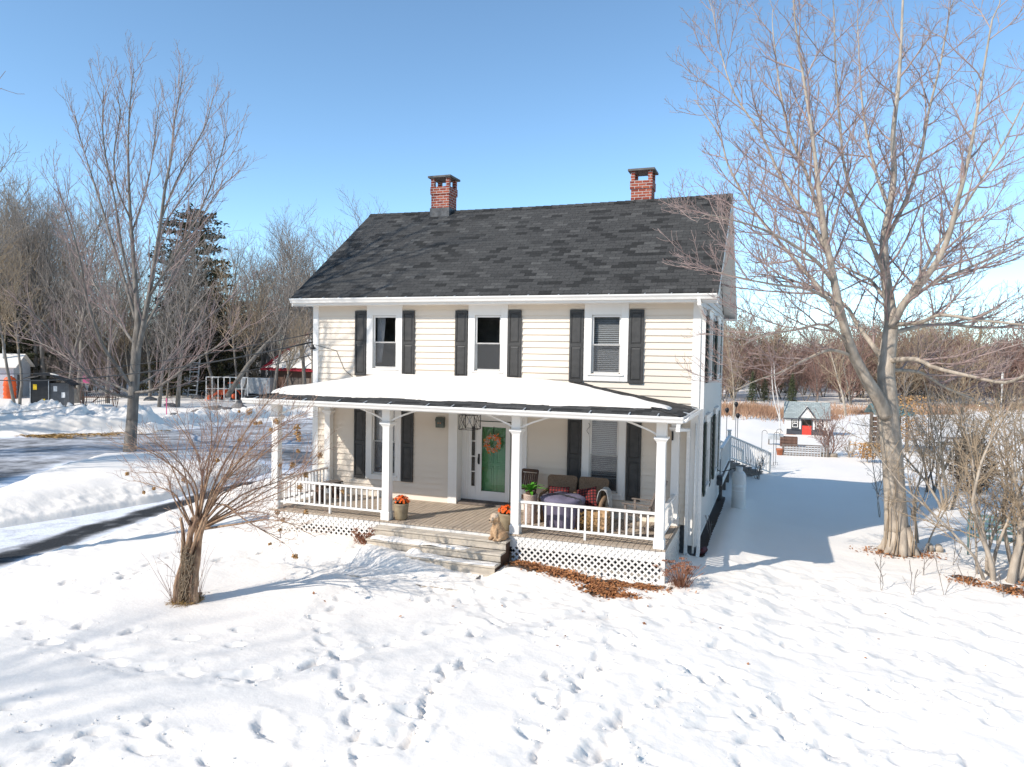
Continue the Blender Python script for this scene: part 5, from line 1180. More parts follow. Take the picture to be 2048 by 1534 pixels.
# cage lamp
t = thing('cage_lantern', 'black wire cage lantern hanging from the porch ceiling before the door', 'lamp', (5.09, -1.2, 2.03))
b = MB(); q = .19; h = .33
cs = [(-q, -q), (q, -q), (q, q), (-q, q)]
for i in range(4):
    a, c = cs[i], cs[(i + 1) % 4]
    b.beam((a[0], a[1], 0), (a[0], a[1], h), .012, .012)
    for z in (0, h): b.beam((a[0], a[1], z), (c[0], c[1], z), .012, .012)
    mx_, my_ = (a[0] + c[0]) / 2, (a[1] + c[1]) / 2
    b.beam((a[0], a[1], 0), (mx_, my_, h), .007, .007); b.beam((c[0], c[1], 0), (mx_, my_, h), .007, .007); b.beam((a[0], a[1], h), (mx_, my_, 0), .007, .007)
b.build('cage', M['black'], t)
b = MB(); b.tube([(0, 0, h), (0, 0, .56)], .01, 6); b.lathe([(0, .54), (.06, .54), (.06, .565), (0, .565)], k=14); b.beam((-q, 0, h), (q, 0, h), .01, .01); b.build('stem', M['black'], t)
b = MB(); b.lathe([(0, .30), (.014, .30), (.014, .24), (.028, .20), (.034, .165), (.026, .135), (0, .125)], k=12); b.build('bulb', M['curtain'], t)

def wicker_chair(loc, rz, label):
    t = thing('wicker_chair', label, 'chair', loc, rz, 'wicker chairs on the porch')
    # back: a rounded woven panel leaning away
    b = MB(); out = []
    W_, H_ = .34, .60
    for a in np.linspace(0, math.pi / 2, 6): out.append((W_ - .07 + .07 * math.cos(a), H_ - .07 + .07 * math.sin(a)))
    for a in np.linspace(math.pi / 2, math.pi, 6): out.append((-W_ + .07 + .07 * math.cos(a), H_ - .07 + .07 * math.sin(a)))
    out += [(-W_ + .05, 0), (W_ - .05, 0)]
    n = len(out); vs = [(x, .0 + z * .22, z) for x, z in out] + [(x, .045 + z * .22, z) for x, z in out]
    b.add(vs, [tuple(range(n)), tuple(range(n, 2 * n))[::-1]] + [(i, n + i, n + (i + 1) % n, (i + 1) % n) for i in range(n)])
    bk = b.build('backrest', M['wicker'], t, bevel=.012, loc=(0, .12, .36))
    r_ = MB(); pts = [(x, .02 + z * .22, z) for x, z in out[:-2]]; r_.tube([(W_ - .05, .02, 0)] + pts + [(-W_ + .05, .02, 0)], .018, 6); r_.build('rim', M['wicker'], bk)
    s = MB(); s.box(-.31, .31, -.42, .14, .30, .38); s.build('seat', M['wicker'], t, bevel=.02)
    s = MB(); s.box(-.30, .30, -.40, -.36, .06, .30); s.box(-.30, -.27, -.36, .12, .06, .30); s.box(.27, .30, -.36, .12, .06, .30); s.build('apron', M['wicker'], t)
    for sg in (-1, 1):
        a = MB(); pts = [(sg * .33, .18, .64), (sg * .36, -.05, .62), (sg * .37, -.30, .59), (sg * .36, -.42, .54), (sg * .34, -.45, .42), (sg * .32, -.43, .25), (sg * .31, -.42, .02)]
        a.tube(pts, [.038, .045, .048, .045, .04, .036, .03], 8); a.build('arm', M['wicker'], t)
        l = MB(); l.tube([(sg * .29, .12, .30), (sg * .29, .18, 0.0)], .025, 6); l.build('leg', M['wicker'], t)
    return t
wicker_chair((7.12, -.62, .003), R(4), 'brown wicker armchair with high back, left of the pair')
wicker_chair((7.84, -.62, .003), R(-2), 'brown wicker armchair with a pale throw over its arm')
def pillow(loc, rot, sx, sz, label):
    n = 14; vs = []
    for f_ in (-1, 1):
        for j in range(n + 1):
            for i in range(n + 1):
                u, v_ = i / n * 2 - 1, j / n * 2 - 1; th = .07 * (max(0, (1 - u ** 4) * (1 - v_ ** 4)) ** .5); pinch = 1 - .06 * (1 - abs(u)) * (abs(v_) ** 3) - 0.0
                vs.append((u * sx * (1 - .08 * (1 - v_ * v_) * abs(u) ** 3), f_ * th, v_ * sz * (1 - .08 * (1 - u * u) * abs(v_) ** 3)))
    m = n + 1; fs = [(j * m + i, j * m + i + 1, (j + 1) * m + i + 1, (j + 1) * m + i) for j in range(n) for i in range(n)]; fs += [tuple(a + m * m for a in f[::-1]) for f in fs]
    b = MB(); b.add(vs, fs, True); o = b.build('pillow', M['plaid'], None, loc=loc, rot=rot); tag(o, label, 'pillow')
pillow((7.12, -.72, .60), (R(-14), 0, R(4)), .25, .18, 'red and black plaid pillow behind the covered table')
pillow((7.80, -.80, .57), (R(-24), R(-14), R(-8)), .25, .25, 'big red plaid pillow leaning beside the striped throw')
# throw over the right arm
b = MB(); vs = []; prof = [(-.16, -.12), (-.15, .02), (-.12, .14), (-.05, .205), (.03, .21), (.09, .15), (.115, 0), (.13, -.18), (.135, -.36), (.14, -.46)]
for j in range(15):
    y = -.16 + j * .026
    for i, (x, z) in enumerate(prof): vs.append((x * 1.0 + .008 * math.sin(j * 1.1 + i), y + .01 * math.sin(i * 1.3), z + .012 * math.sin(j * .9 + i * .7)))
k = len(prof); b.add(vs, [(j * k + i, j * k + i + 1, (j + 1) * k + i + 1, (j + 1) * k + i) for j in range(14) for i in range(k - 1)], True)
o = b.build('throw_blanket', M['throw'], None, loc=(8.19, -.72, .60)); sd2 = o.modifiers.new('s', 'SOLIDIFY'); sd2.thickness = .014; tag(o, 'pale grey striped throw draped over the wicker arm', 'blanket')
# covered round table
def covered_table():
    t = thing('covered_table', 'round patio table under a lilac grey fabric cover', 'table', (7.42, -1.42, .003)); b = MB(); n = 72
    def r_(a, k, z): return (.50 + (0.012 * math.sin(a * 9 + 1) + .012 * math.sin(a * 5)) * k - .13 * k + .018 * k * math.sin(a * 17))
    rings = [(0.0, .74), (.20, .735), (.38, .715), (.47, .69), (.50, .655)]
    vs = []
    for i, (rr, z) in enumerate(rings):
        for j in range(n): a = 6.2832 * j / n; vs.append((rr * math.cos(a), rr * math.sin(a), z + .008 * math.sin(a * 3 + i) + (.010 * math.sin(a * 7) if i > 1 else 0)))
    for i, z in enumerate((.60, .50, .38, .24, .12, .02)):
        for j in range(n): a = 6.2832 * j / n; rr = r_(a, (i + 1) / 6, z); vs.append((rr * math.cos(a), rr * math.sin(a), z))
    tot = len(rings) + 6; b.add(vs, [(i * n + j, i * n + (j + 1) % n, (i + 1) * n + (j + 1) % n, (i + 1) * n + j) for i in range(tot - 1) for j in range(n)], True)
    c = b.build('cover', M['cover'], t)
    s = MB(); pts = [(-.50 + i * .0666, -.12 + .10 * math.sin(i * .33) - .04 * (i % 2), 0) for i in range(16)]
    vs = []
    for x, y, _ in pts:
        for w_ in (-.045, .045):
            rr = math.hypot(x, y + w_); z = float(np.interp(rr, [0, .2, .38, .47, .5, .52], [.74, .735, .715, .69, .655, .60])) + .016; vs.append((x, y + w_, z))
    s.add(vs, [(i * 2, i * 2 + 2, i * 2 + 3, i * 2 + 1) for i in range(15)], True); s.build('band', M['strap'], c)
    l = MB(); l.tube([(0, 0, 0), (0, 0, .68)], .04, 8); l.lathe([(0, .0), (.25, 0), (.22, .04), (0, .06)], k=16); l.build('pedestal', M['black'], t)
covered_table()
# crate of dried stalks
t = thing('crate', 'tan open wooden crate standing between the table and the rocking chair', 'crate', (8.17, -1.30, .003))
b = MB(); x0, x1, y0, y1, hh = -.24, .24, -.20, .20, .44
for k in range(3):
    z = .01 + k * .145; b.box(x0, x1, y0, y0 + .015, z, z + .13); b.box(x0, x1, y1 - .015, y1, z, z + .13); b.box(x0, x0 + .015, y0 + .016, y1 - .016, z, z + .13); b.box(x1 - .015, x1, y0 + .016, y1 - .016, z, z + .13)
b.box(x0 + .016, x1 - .016, y0 + .016, y1 - .016, 0, .012); b.build('slats', M['cedar'], t)
for x in (x0 + .02, x1 - .05):
    for y in (y0 - .013, y1): q = MB(); q.box(x, x + .03, y, y + .013, 0, hh); q.build('cleat', M['cedar'], t)
q = MB(); q.box(x0 - .01, x1 + .01, y1 - .02, y1 + .02, hh + .001, hh + .022); q.box(x0 - .01, x0 + .03, y0, y1 - .021, hh + .001, hh + .022); q.build('rim', M['cedar'], t)
rn = random.Random(8); b = MB()
for i in range(420):
    p = Vector((rn.uniform(-.36, .20) + 8.08, rn.uniform(-.32, -.20) - 1.34, rn.uniform(.02, .46))); d = Vector((rn.gauss(0, 1), rn.gauss(0, .6), rn.gauss(0, .8))).normalized() * rn.uniform(.03, .10); b.tube([p, p + d * .5 + Vector((rn.gauss(0, .01), 0, 0)), p + d], .0035, 3, cap=False)
tag(b.build('straw', M['straw'], None), 'loose dried stalks and straw in front of the crate', 'straw', kind='stuff')
# dark folding chair
t = thing('folding_chair', 'dark brown slatted wooden chair standing against the wall right of the door', 'chair', (6.26, -.52, .003), R(-6))
b = MB()
for x in (-.20, .20): b.beam((x, .06, .45), (x, .24, 1.04), .03, .035)
b.beam((-.185, .235, 1.02), (.185, .235, 1.02), .03, .07); b.beam((-.185, .10, .60), (.185, .10, .60), .03, .045); b.build('back_frame', M['dkwood'], t)
b = MB()
for i in range(7): x = -.155 + i * .0517; b.beam((x, .105, .625), (x, .215, .965), .040, .012, up=(0, 1, 0))
b.build('backrest', M['dkwood'], t)
b = MB()
for i in range(6): y = -.32 + i * .07; b.box(-.20, .20, y, y + .055, .44, .46)
b.build('seat', M['dkwood'], t)
for x in (-.215, .215):
    for a, c in (((x, -.32, 0), (x, .06, .47)), ((x, .16, 0), (x, -.28, .44))): q = MB(); q.beam(a, c, .025, .035); q.build('leg', M['dkwood'], t)
# pale wicker stand with the fern
t = thing('plant_stand', 'pale wicker cylinder stand under the green fern', 'stand', (6.60, -1.20, .003))
b = MB(); b.lathe([(0, 0), (.15, 0), (.16, .02), (.145, .30), (.16, .62), (.165, .64), (0, .64)], k=20); b.build('basket', M['wicker_pale'], t)
t = thing('fern', 'bright green fern with broad arching leaves on the wicker stand', 'plant', (6.60, -1.20, .66)); rn = random.Random(2)
b = MB(); b.lathe([(0, -.02), (.10, -.02), (.12, .03), (.0, .03)], k=14); b.build('pot', M['dkwood'], t)
for i in range(30):
    a = i * 2.4; el = rn.uniform(.35, 1.3); L = rn.uniform(.28, .46); b = MB(); vs = []; n = 7; side = Vector((-math.sin(a), math.cos(a), 0))
    for j in range(n + 1):
        u = j / n; x = L * u * math.cos(el) * 1.1; z = .03 + L * (u * math.sin(el) * 1.1 - .55 * u * u); w_ = .036 * math.sin(math.pi * min(1, u * .92 + .06)) + .002; c = Vector((math.cos(a) * x, math.sin(a) * x, z)); vs += [c - side * w_ + Vector((0, 0, .008)), c, c + side * w_ + Vector((0, 0, .008))]
    b.add(vs, [(j * 3 + k, j * 3 + k + 1, j * 3 + k + 4, j * 3 + k + 3) for j in range(n) for k in range(2)], True); b.build('leaf', M['fern'], t)
# rocking chair facing left
t = thing('rocking_chair', 'grey wooden rocking chair facing the table near the right railing', 'chair', (9.10, -1.15, .003), R(-100))
for x in (-.29, .29):
    b = MB(); pts = [(x, -.45 + i * .1, .03 + .0) for i in range(10)]; pts = [(x, y, .025 + .16 * (y / .9) ** 2) for _, y, _ in pts]
    for p, q in zip(pts[:-1], pts[1:]): b.beam(p, q, .03, .04)
    b.build('rocker', M['greywood'], t)
    b = MB(); b.beam((x, -.25, .05), (x, -.27, .64), .035, .05); b.build('leg', M['greywood'], t)
    b = MB(); b.beam((x, .20, .05), (x, .24, .45), .035, .05); b.build('leg', M['greywood'], t)
    b = MB(); b.beam((x * 1.03, -.34, .655), (x * 1.03, .30, .655), .07, .022); b.build('arm', M['greywood'], t)
    b = MB(); b.beam((x * .93, .20, .40), (x * .93, .44, 1.12), .035, .04); b.build('back_post', M['greywood'], t)
b = MB()
for i in range(7): y = -.28 + i * .075; b.box(-.27, .27, y, y + .062, .40, .42)
b.build('seat', M['greywood'], t)
b = MB()
for i in range(6): x = -.20 + i * .08; b.beam((x, .245, .46), (x, .425, 1.04), .055, .014, up=(0, 1, 0))
b.beam((-.25, .44, 1.09), (.25, .44, 1.09), .03, .08); b.beam((-.25, .235, .46), (.25, .235, .46), .03, .05); b.build('backrest', M['greywood'], t)
# bench by the left railing
t = thing('bench', 'small weathered wooden bench by the left end of the porch railing', 'bench', (1.10, -.95, .003), R(80))
b = MB(); b.box(-.38, .38, -.16, -.01, .42, .45); b.box(-.38, .38, .01, .16, .42, .45); b.build('seat', M['greywood'], t)
for x in (-.30, .30): q = MB(); q.box(x - .02, x + .02, -.14, .14, 0, .42); q.build('leg', M['dkwood'], t)
q = MB(); q.box(-.28, .28, -.015, .015, .30, .38); q.build('stretcher', M['dkwood'], t)
# hook and small wall things
b = MB(); b.tube([(7.62 + .035 * math.sin(i * .52), -.07, 2.20 - i * .02) for i in range(14)], .005, 5); tag(b.build('plant_hook', M['black'], None), 'black S-shaped hook hanging on the right window casing', 'hook')
b = MB(); b.box(9.56, 9.60, -.24, -.21, 1.92, 2.12); b.tube([(9.58, -.24, 2.1), (9.58, -.30, 2.12), (9.58, -.30, 2.0)], .006, 5); tag(b.build('lantern_bracket', M['black'], None), 'small black iron bracket on the right rear porch post', 'bracket')
b = MB()
for i in range(12): b.tube([(9.28 + rnd.uniform(-.04, .04), -.05, 2.02), (9.28 + rnd.uniform(-.07, .07), -.08, 1.85), (9.27 + rnd.uniform(-.05, .05), -.06, 1.68)], .004, 3)
tag(b.build('dried_bundle', M['straw'], None), 'dried grass bundle hanging on the wall right of the window', 'decoration')
# wires at the upper left corner, service lines
def wire(a, b_, sag, label, r=.012, name='power_line'):
    a = Vector(a); b_ = Vector(b_); pts = []
    for i in range(33):
        t = i / 32; p = a.lerp(b_, t); p.z -= sag * 4 * t * (1 - t); pts.append(p)
    m = MB(); m.tube(pts, r, 5); tag(m.build(name, M['cable'], None), label, 'cable')
hk = Vector((-.02, -.02, 4.02))
wire(hk, at_depth(-60, 757, 33), .45, 'thick black service cable meeting the house corner at the left', .022)
wire(Vector((-.02, -.02, 4.25)), at_depth(-60, 746, 36), .4, 'upper thin cable running left from the house corner', .012)
wire(Vector((-.02, .10, 3.7)), at_depth(-60, 832, 30), .3, 'lowest cable crossing before the wood at the left', .010)
t = thing('cable_mast', 'dark insulator and cable loop fixed at the upper left corner', 'insulator', (-.03, -.02, 3.95))
b = MB(); b.tube([(0, 0, .32), (-.10, -.02, .28), (-.14, -.02, .14), (-.10, -.01, .0)], .008, 5); b.build('loop', M['cable'], t)
b = MB(); b.lathe([(0, -.14), (.05, -.13), (.11, -.10), (.05, -.06), (.03, 0), (0, 0)], k=10); b.build('insulator', M['cable'], t)
b = MB(); b.tube([(0, -.03, 3.95), (.3, -.035, 3.88), (.7, -.035, 3.80), (.95, -.035, 3.3), (1.2, -.035, 3.12)], .007, 4); tag(b.build('wall_cable', M['cable'], None), 'thin cable drooping over the siding at the upper left', 'cable')

# ------------------------------------------------------------------ front yard plants
def hydrangea():
    rn = random.Random(21); base = G(372, 1203); D = float((np.array(base) - CAM) @ CF)
    root = thing('hydrangea_tree', 'leafless hydrangea tree with shaggy brown trunk and dried flower heads', 'shrub', tuple(base))
    def P(px, py, dd=0): return at_depth(px, py, D + dd) - base
    def w(px): return px * .5 * D / FPX
    tr = MB(); cr = MB(); limbs = []
    def L(spec, kk=8):
        pts, rs = smooth_path([P(x, y, d) for x, y, wd, d in spec], [w(wd) for x, y, wd, d in spec]); tr.tube(pts, rs, kk); limbs.append((pts, rs))
    for px0, dx, ww in ((358, 12, 17), (376, 0, 19), (391, 4, 14), (368, 14, 13), (385, 2, 12), (352, 24, 9), (372, -6, 12)):
        d = rn.uniform(-.12, .12)
        L([(px0, 1212, ww * 1.1, d), (px0 - 4 + dx * .2, 1170, ww, d), (px0 + dx, 1120, ww * .85, d), (px0 + dx * 1.6 + 4, 1070, ww * .6, d * 2), (px0 + dx * 2 + rn.uniform(0, 20), 1035, ww * .4, d * 3)])
    main = [((385, 1060), (360, 1000), (330, 960), (260, 950)), ((390, 1050), (385, 990), (350, 930), (300, 880)), ((392, 1050), (395, 980), (385, 900), (350, 840)), ((398, 1045), (415, 960), (440, 900), (470, 840)), ((400, 1050), (440, 980), (500, 930), (570, 870)), ((402, 1055), (460, 1010), (530, 980), (600, 930)), ((405, 1058), (470, 1040), (540, 1030), (620, 1060)), ((400, 1048), (440, 950), (480, 860), (540, 800)), ((398, 1045), (420, 940), (430, 860), (430, 800)), ((395, 1050), (370, 960), (320, 920), (255, 900)), ((404, 1056), (490, 1000), (580, 960), (640, 900)), ((402, 1050), (450, 960), (520, 880), (600, 830)), ((400, 1052), (450, 990), (480, 960), (520, 900)), ((398, 1060), (430, 1020), (500, 1050), (560, 1080))]
    for i, q in enumerate(main):
        for rep in range(2):
            d = rn.uniform(-.7, .7); j = lambda v: v + rn.uniform(-14, 14)
            L([(q[0][0], q[0][1], 6.2 - 1.6 * rep, 0), (j(q[1][0]), j(q[1][1]), 3.6 - .9 * rep, d * .4), (j(q[2][0]), j(q[2][1]), 2.1 - .5 * rep, d), (j(q[3][0]), j(q[3][1]), 1.1, d * 1.5)], 6)
    tr.build('trunk', M['shag'], root)
    spec = [dict(dens=7.0, len=.90, ang=(15, 48), r=.0050, n=6, wig=.12, up=.08, k=3, t0=.22, ref=1.6, rmin=.003, minz=-.5), dict(dens=8, len=.26, ang=(20, 55), r=.0036, n=3, wig=.14, up=.08, k=3, t0=.2, rmin=.0024, minz=-.5)]
    for pts, rs in limbs[6:]: sprout(cr, pts, rs, rn, spec)
    for i in range(26):                                               # thin shoots round the foot
        a = rn.uniform(0, 6.28); limb(cr, (math.cos(a) * .2, math.sin(a) * .2, -.05), (math.cos(a) * .3, math.sin(a) * .3, 1), rn.uniform(.4, 1.3), .005, .002, rn, 6, .1, .02, 3)
    cr.build('crown', M['shoot'], root)
    # loose bark and vines hugging the trunk
    vn = MB()
    for i in range(170):
        a = rn.uniform(0, 6.28); z = rn.uniform(-.1, .75); c = P(375, 1190 - z * 60); r_ = .17 - z * .05; pts = []
        for j in range(5): aa = a + j * rn.uniform(-.1, .35); pts.append((c.x * 0 + r_ * math.cos(aa) + .02 + .07 * (z + j * .12), r_ * math.sin(aa), z + j * rn.uniform(.04, .12)))
        vn.tube(pts, .006, 3, cap=False)
    vn.build('creeper', M['twig_tan'], root)
    def head(px, py, d, s):
        c = P(px, py, d); f = MB()
        for i in range(int(70 * s)):
            v = Vector((rn.gauss(0, 1), rn.gauss(0, 1), rn.gauss(0, .9))).normalized(); p = c + v * rn.uniform(.4, 1) * .072 * s; u = v.orthogonal().normalized(); w_ = v.cross(u); r_ = .016
            f.add([p + u * r_, p + w_ * r_, p - u * r_, p - w_ * r_], [(0, 1, 2, 3)])
        f.build('flower_head', M['flower_tan'], root)
        s_ = MB(); e = min((pts for pts, _ in limbs[6:]), key=lambda q: (q[-1] - c).length)[-1]; s_.tube([e, (e + c) / 2 + Vector((0, 0, .04)), c], .004, 3); s_.build('flower_stalk', M['twig'], root)
    for px, py, s, d in ((499, 824, 1.1, .2), (520, 846, .7, 0), (511, 847, .7, .1), (553, 842, 1.0, 0), (541, 859, .7, 0), (594, 855, 1.1, -.2), (595, 868, 1.1, -.2), (598, 877, .9, -.2), (639, 911, .9, .2), (585, 930, 1.0, -.1), (596, 902, .6, 0), (612, 950, .9, .1), (600, 975, 1.1, -.2), (435, 921, .7, -.2), (480, 880, .7, .1), (368, 960, .7, .3), (254, 948, .6, .2), (308, 977, .5, 0), (288, 985, .5, 0), (590, 1113, .9, -.5), (554, 1025, .8, -.2), (612, 1024, .8, .1), (566, 1040, .7, -.2), (540, 1088, .5, -.4), (560, 1060, .6, 0), (685, 983, .7, .2), (560, 930, .6, .2), (478, 823, .4, .2)): head(px, py, d, s)
hydrangea()
def sedum(loc, seed, n, label, spread=.34, h=.42):
    rn = random.Random(seed); t = thing('sedum', label, 'plant', tuple(loc)); st = MB()
    for i in range(n):
        a = rn.uniform(0, 6.28); r0 = rn.uniform(0, .12); rr = rn.uniform(.05, spread); H = h * rn.uniform(.45, 1); p = [(r0 * math.cos(a), r0 * math.sin(a), -.03), (r0 * math.cos(a) + rr * .5 * math.cos(a), r0 * math.sin(a) + rr * .5 * math.sin(a), H * .6), ((r0 + rr) * math.cos(a), (r0 + rr) * math.sin(a), H)]
        st.tube(p, .005, 3)
        if i % 2 == 0:
            f = MB(); c = Vector(p[2])
            for k in range(42):
                q = c + Vector((rn.gauss(0, .034), rn.gauss(0, .034), rn.uniform(-.012, .014))); v = Vector((rn.gauss(0, 1), rn.gauss(0, 1), rn.gauss(0, 1))).normalized() * .011; w_ = v.orthogonal().normalized() * .011; f.add([q + v, q + w_, q - v, q - w_], [(0, 1, 2, 3)])
            f.build('seed_head', M['sedum'], t)
    for i in range(160):
        a = rn.uniform(0, 6.28); rr = rn.uniform(.02, .24); q = Vector((rr * math.cos(a), rr * math.sin(a), rn.uniform(0, .13))); v = Vector((rn.gauss(0, .5), rn.gauss(0, .5), 1)).normalized() * .05; w_ = v.orthogonal().normalized() * .008; st.add([q - v + w_, q - v - w_, q + v], [(0, 1, 2)])
    st.build('stems', M['sedum'], t)
sedum(G(1362, 1172), 3, 64, 'clump of rust brown dried sedum by the porch corner', .38, .50); sedum(G(728, 1085), 4, 34, 'small clump of dried sedum before the left lattice', .26, .30)
# leaf litter
def litter(name, label, spots, n, seed, m='leaf'):
    rn = random.Random(seed); b = MB()
    for i in range(n):
        cx, cy, rx, ry = spots[rn.randrange(len(spots))]; x = cx + rn.gauss(0, rx); y = cy + rn.gauss(0, ry)
        if y > -2.40 and 3.3 < x < 9.8: continue
        z = glook(x, y) + rn.uniform(.004, .035); v = Vector((rn.gauss(0, 1), rn.gauss(0, 1), rn.gauss(0, .45))).normalized() * rn.uniform(.022, .042); w_ = v.cross(Vector((rn.gauss(0, .4), rn.gauss(0, .4), 1))).normalized() * rn.uniform(.014, .026); c = Vector((x, y, z))
        b.add([c - v, c - v * .1 + w_, c + v, c - v * .1 - w_ + Vector((0, 0, .008))], [(0, 1, 2, 3)])
    tag(b.build(name, M[m], None), label, 'leaves', kind='stuff')
litter('leaf_litter', 'fallen brown leaves along the foot of the porch lattice', [(6.9, -2.62, .22, .10), (7.4, -2.72, .3, .13), (7.9, -2.82, .3, .16), (8.4, -2.95, .3, .18), (8.75, -3.2, .22, .15), (9.3, -2.75, .3, .08), (9.05, -3.35, .22, .07)], 2500, 4)
litter('leaf_litter', 'fallen leaves at the foot of the big tree and the shrubs', [(14.3, 2.7, .35, .2), (15.1, 2.9, .2, .2), (15.65, .75, .2, .15), (16.4, .4, .3, .15), (17, 1.1, .3, .2)], 1100, 5)
litter('leaf_litter', 'single dead leaves blown over the snow', [(9.5, -5.2, 1.6, .8), (12, -4.5, 2, 1.0), (15, -3, 1.5, 1.2), (6, -5.5, 1.5, 1)], 26, 6)
# multi-stemmed shrubs at the right
def shrub(px, py, seed, stems, H, label, cat='shrub', r0=.05, lean=.45, twig='twig_tan', bark='bark', dens=3.2, group=None, fine=.0045, name='bare_shrub', z=None, base=None):
    rn = random.Random(seed); b = G(px, py) if base is None else base; root = thing(name, label, cat, tuple(b), group=group); tr = MB(); cr = MB()
    for i in range(stems):
        a = rn.uniform(0, 6.28); l_ = rn.uniform(.05, lean); h = H * rn.uniform(.6, 1)
        pts, rs = limb(tr, (math.cos(a) * r0 * 2.5, math.sin(a) * r0 * 2.5, -.1), (math.cos(a) * l_, math.sin(a) * l_, 1), h, r0 * rn.uniform(.5, 1), .008, rn, 11, .10, .03, 6)
        sprout(cr, pts, rs, rn, [dict(dens=dens * 1.1, len=H * .30, ang=(20, 55), r=.016, n=6, wig=.12, up=.06, k=3, t0=.2, rmin=fine * 1.3, minz=-.3), dict(dens=dens * 2.0, len=H * .12, ang=(20, 60), r=.008, n=4, wig=.14, up=.06, k=3, t0=.12, rmin=fine), dict(dens=dens * 1.4, len=H * .045, ang=(20, 60), r=.005, n=2, wig=.14, up=.06, k=3, t0=.2, rmin=fine * .8)])
    tr.build('trunk', M[bark], root); cr.build('crown', M[twig], root); return root
shrub(2000, 1158, 31, 6, 5.2, 'thick forked bare shrub at the right edge, nearest of its row', r0=.10, lean=.42)
shrub(1965, 1148, 32, 3, 3.8, 'thin bare shrub just left of the nearest right edge shrub', r0=.045, lean=.4)
shrub(1985, 1160, 33, 2, 4.2, 'curved pale bare stems in front of the green garden bench', r0=.06, lean=.5)
shrub(2050, 1140, 37, 5, 4.8, 'bare shrub cut off by the right edge beside the garden bench', r0=.09, lean=.45)
shrub(1845, 1085, 34, 3, 2.9, 'thin grey sapling stems beside the big maple trunk', r0=.045, lean=.28, dens=2.4)
shrub(1895, 1020, 35, 7, 4.6, 'dense many-stemmed bare shrub behind the big maple trunk', r0=.055, lean=.36, dens=3.6)
shrub(1860, 985, 36, 6, 4.4, 'dark stemmed bare shrub further back behind the maple', r0=.05, lean=.32, dens=3.2, twig='twig_dark', bark='bark_grey')
shrub(1960, 985, 38, 5, 4.4, 'bare shrub behind the brown evergreen globe', r0=.05, lean=.35, dens=3.0)
shrub(2035, 960, 39, 5, 4.8, 'tall bare shrub at the right edge behind the garden bench', r0=.06, lean=.35, dens=3.0)
shrub(1790, 960, 43, 5, 3.4, 'bare brown shrub just right of the maple trunk, middle distance', r0=.035, lean=.35, dens=3.4)
shrub(1763, 1035, 44, 2, 2.6, 'spindly dark twig bush left of the big maple trunk', r0=.02, lean=.3, dens=3.6, twig='twig_dark')
shrub(1660, 912, 41, 26, 2.7, 'rounded reddish brown bare bush before the playhouse', r0=.022, lean=.75, twig='twig_red', bark='twig_red', dens=2.4, name='bush')
shrub(1700, 915, 45, 12, 1.2, 'low tan dried perennial clump right of the reddish bush', r0=.012, lean=.5, twig='twig_tan', bark='twig_tan', dens=4, name='dried_clump')
for i, (px, py) in enumerate(((1845, 1150), (1905, 1130), (1760, 1180), (1825, 1190), (1890, 1190), (1935, 1175), (2010, 1195), (1420, 1075))):
    shrub(px, py, 70 + i, 2, .95, ('thin weed stalk in the snow left of the bench shrubs', 'thin weed stalk just right of the split logs', 'thin weed stalk in front of the big maple trunk', 'thin weed stalk below the split logs, nearest the viewer', 'thin weed stalk between the maple and the bench shrubs, lower', 'thin weed stalk at the left foot of the bench shrubs', 'thin weed stalk at the lower right edge under the shrubs', 'thin weed stalk in the shade beside the house wall')[i], cat='plant', r0=.006, lean=.25, dens=3, twig='twig_dark', bark='twig_dark', fine=.0025, name='weed_stalk', group='weed stalks in the snow')
# brown globe evergreen
def globe(px, py, label):
    rn = random.Random(9); t = thing('evergreen_bush', label, 'shrub', tuple(G(px, py))); f = MB(); tr = MB(); tr.tube([(0, 0, -.1), (0, 0, 1.2)], .04, 6)
    for i in range(4200):
        a = rn.uniform(0, 6.28); u = rn.uniform(-1, 1); rr = (rn.random() ** .25); x = math.cos(a) * math.sqrt(1 - u * u); y = math.sin(a) * math.sqrt(1 - u * u); bump_ = 1 + .14 * math.sin(a * 5 + u * 4)
        p = Vector((x * .72 * rr * bump_, y * .72 * rr * bump_, 1.0 + u * 1.05 * rr)); v = (Vector((x, y, u * .6 + .5)) + Vector((rn.gauss(0, .4), rn.gauss(0, .4), rn.gauss(0, .4)))).normalized() * rn.uniform(.06, .12); w_ = v.orthogonal().normalized() * .022; f.add([p - w_, p + w_, p + v], [(0, 1, 2)])
    tr.build('trunk', M['bark_grey'], t); f.build('crown', M['brownever'], t)
M['brownever'] = mat('bronzed_foliage', (0.13, 0.065, 0.03), 0.85, 0.3, 2, col2=(0.05, 0.035, 0.02))
globe(1945, 985, 'bronzed brown globe evergreen between the bare shrubs')
# logs at the maple's foot
t = thing('log', 'two short split logs lying in the snow right of the maple trunk', 'logs', tuple(G(1868, 1102))); 
for k, x in enumerate((-.10, .10)): b = MB(); b.tube([(x, -.12, .06), (x + .02, .14, .08)], .085, 9); b.build('piece', M['bark'], t)
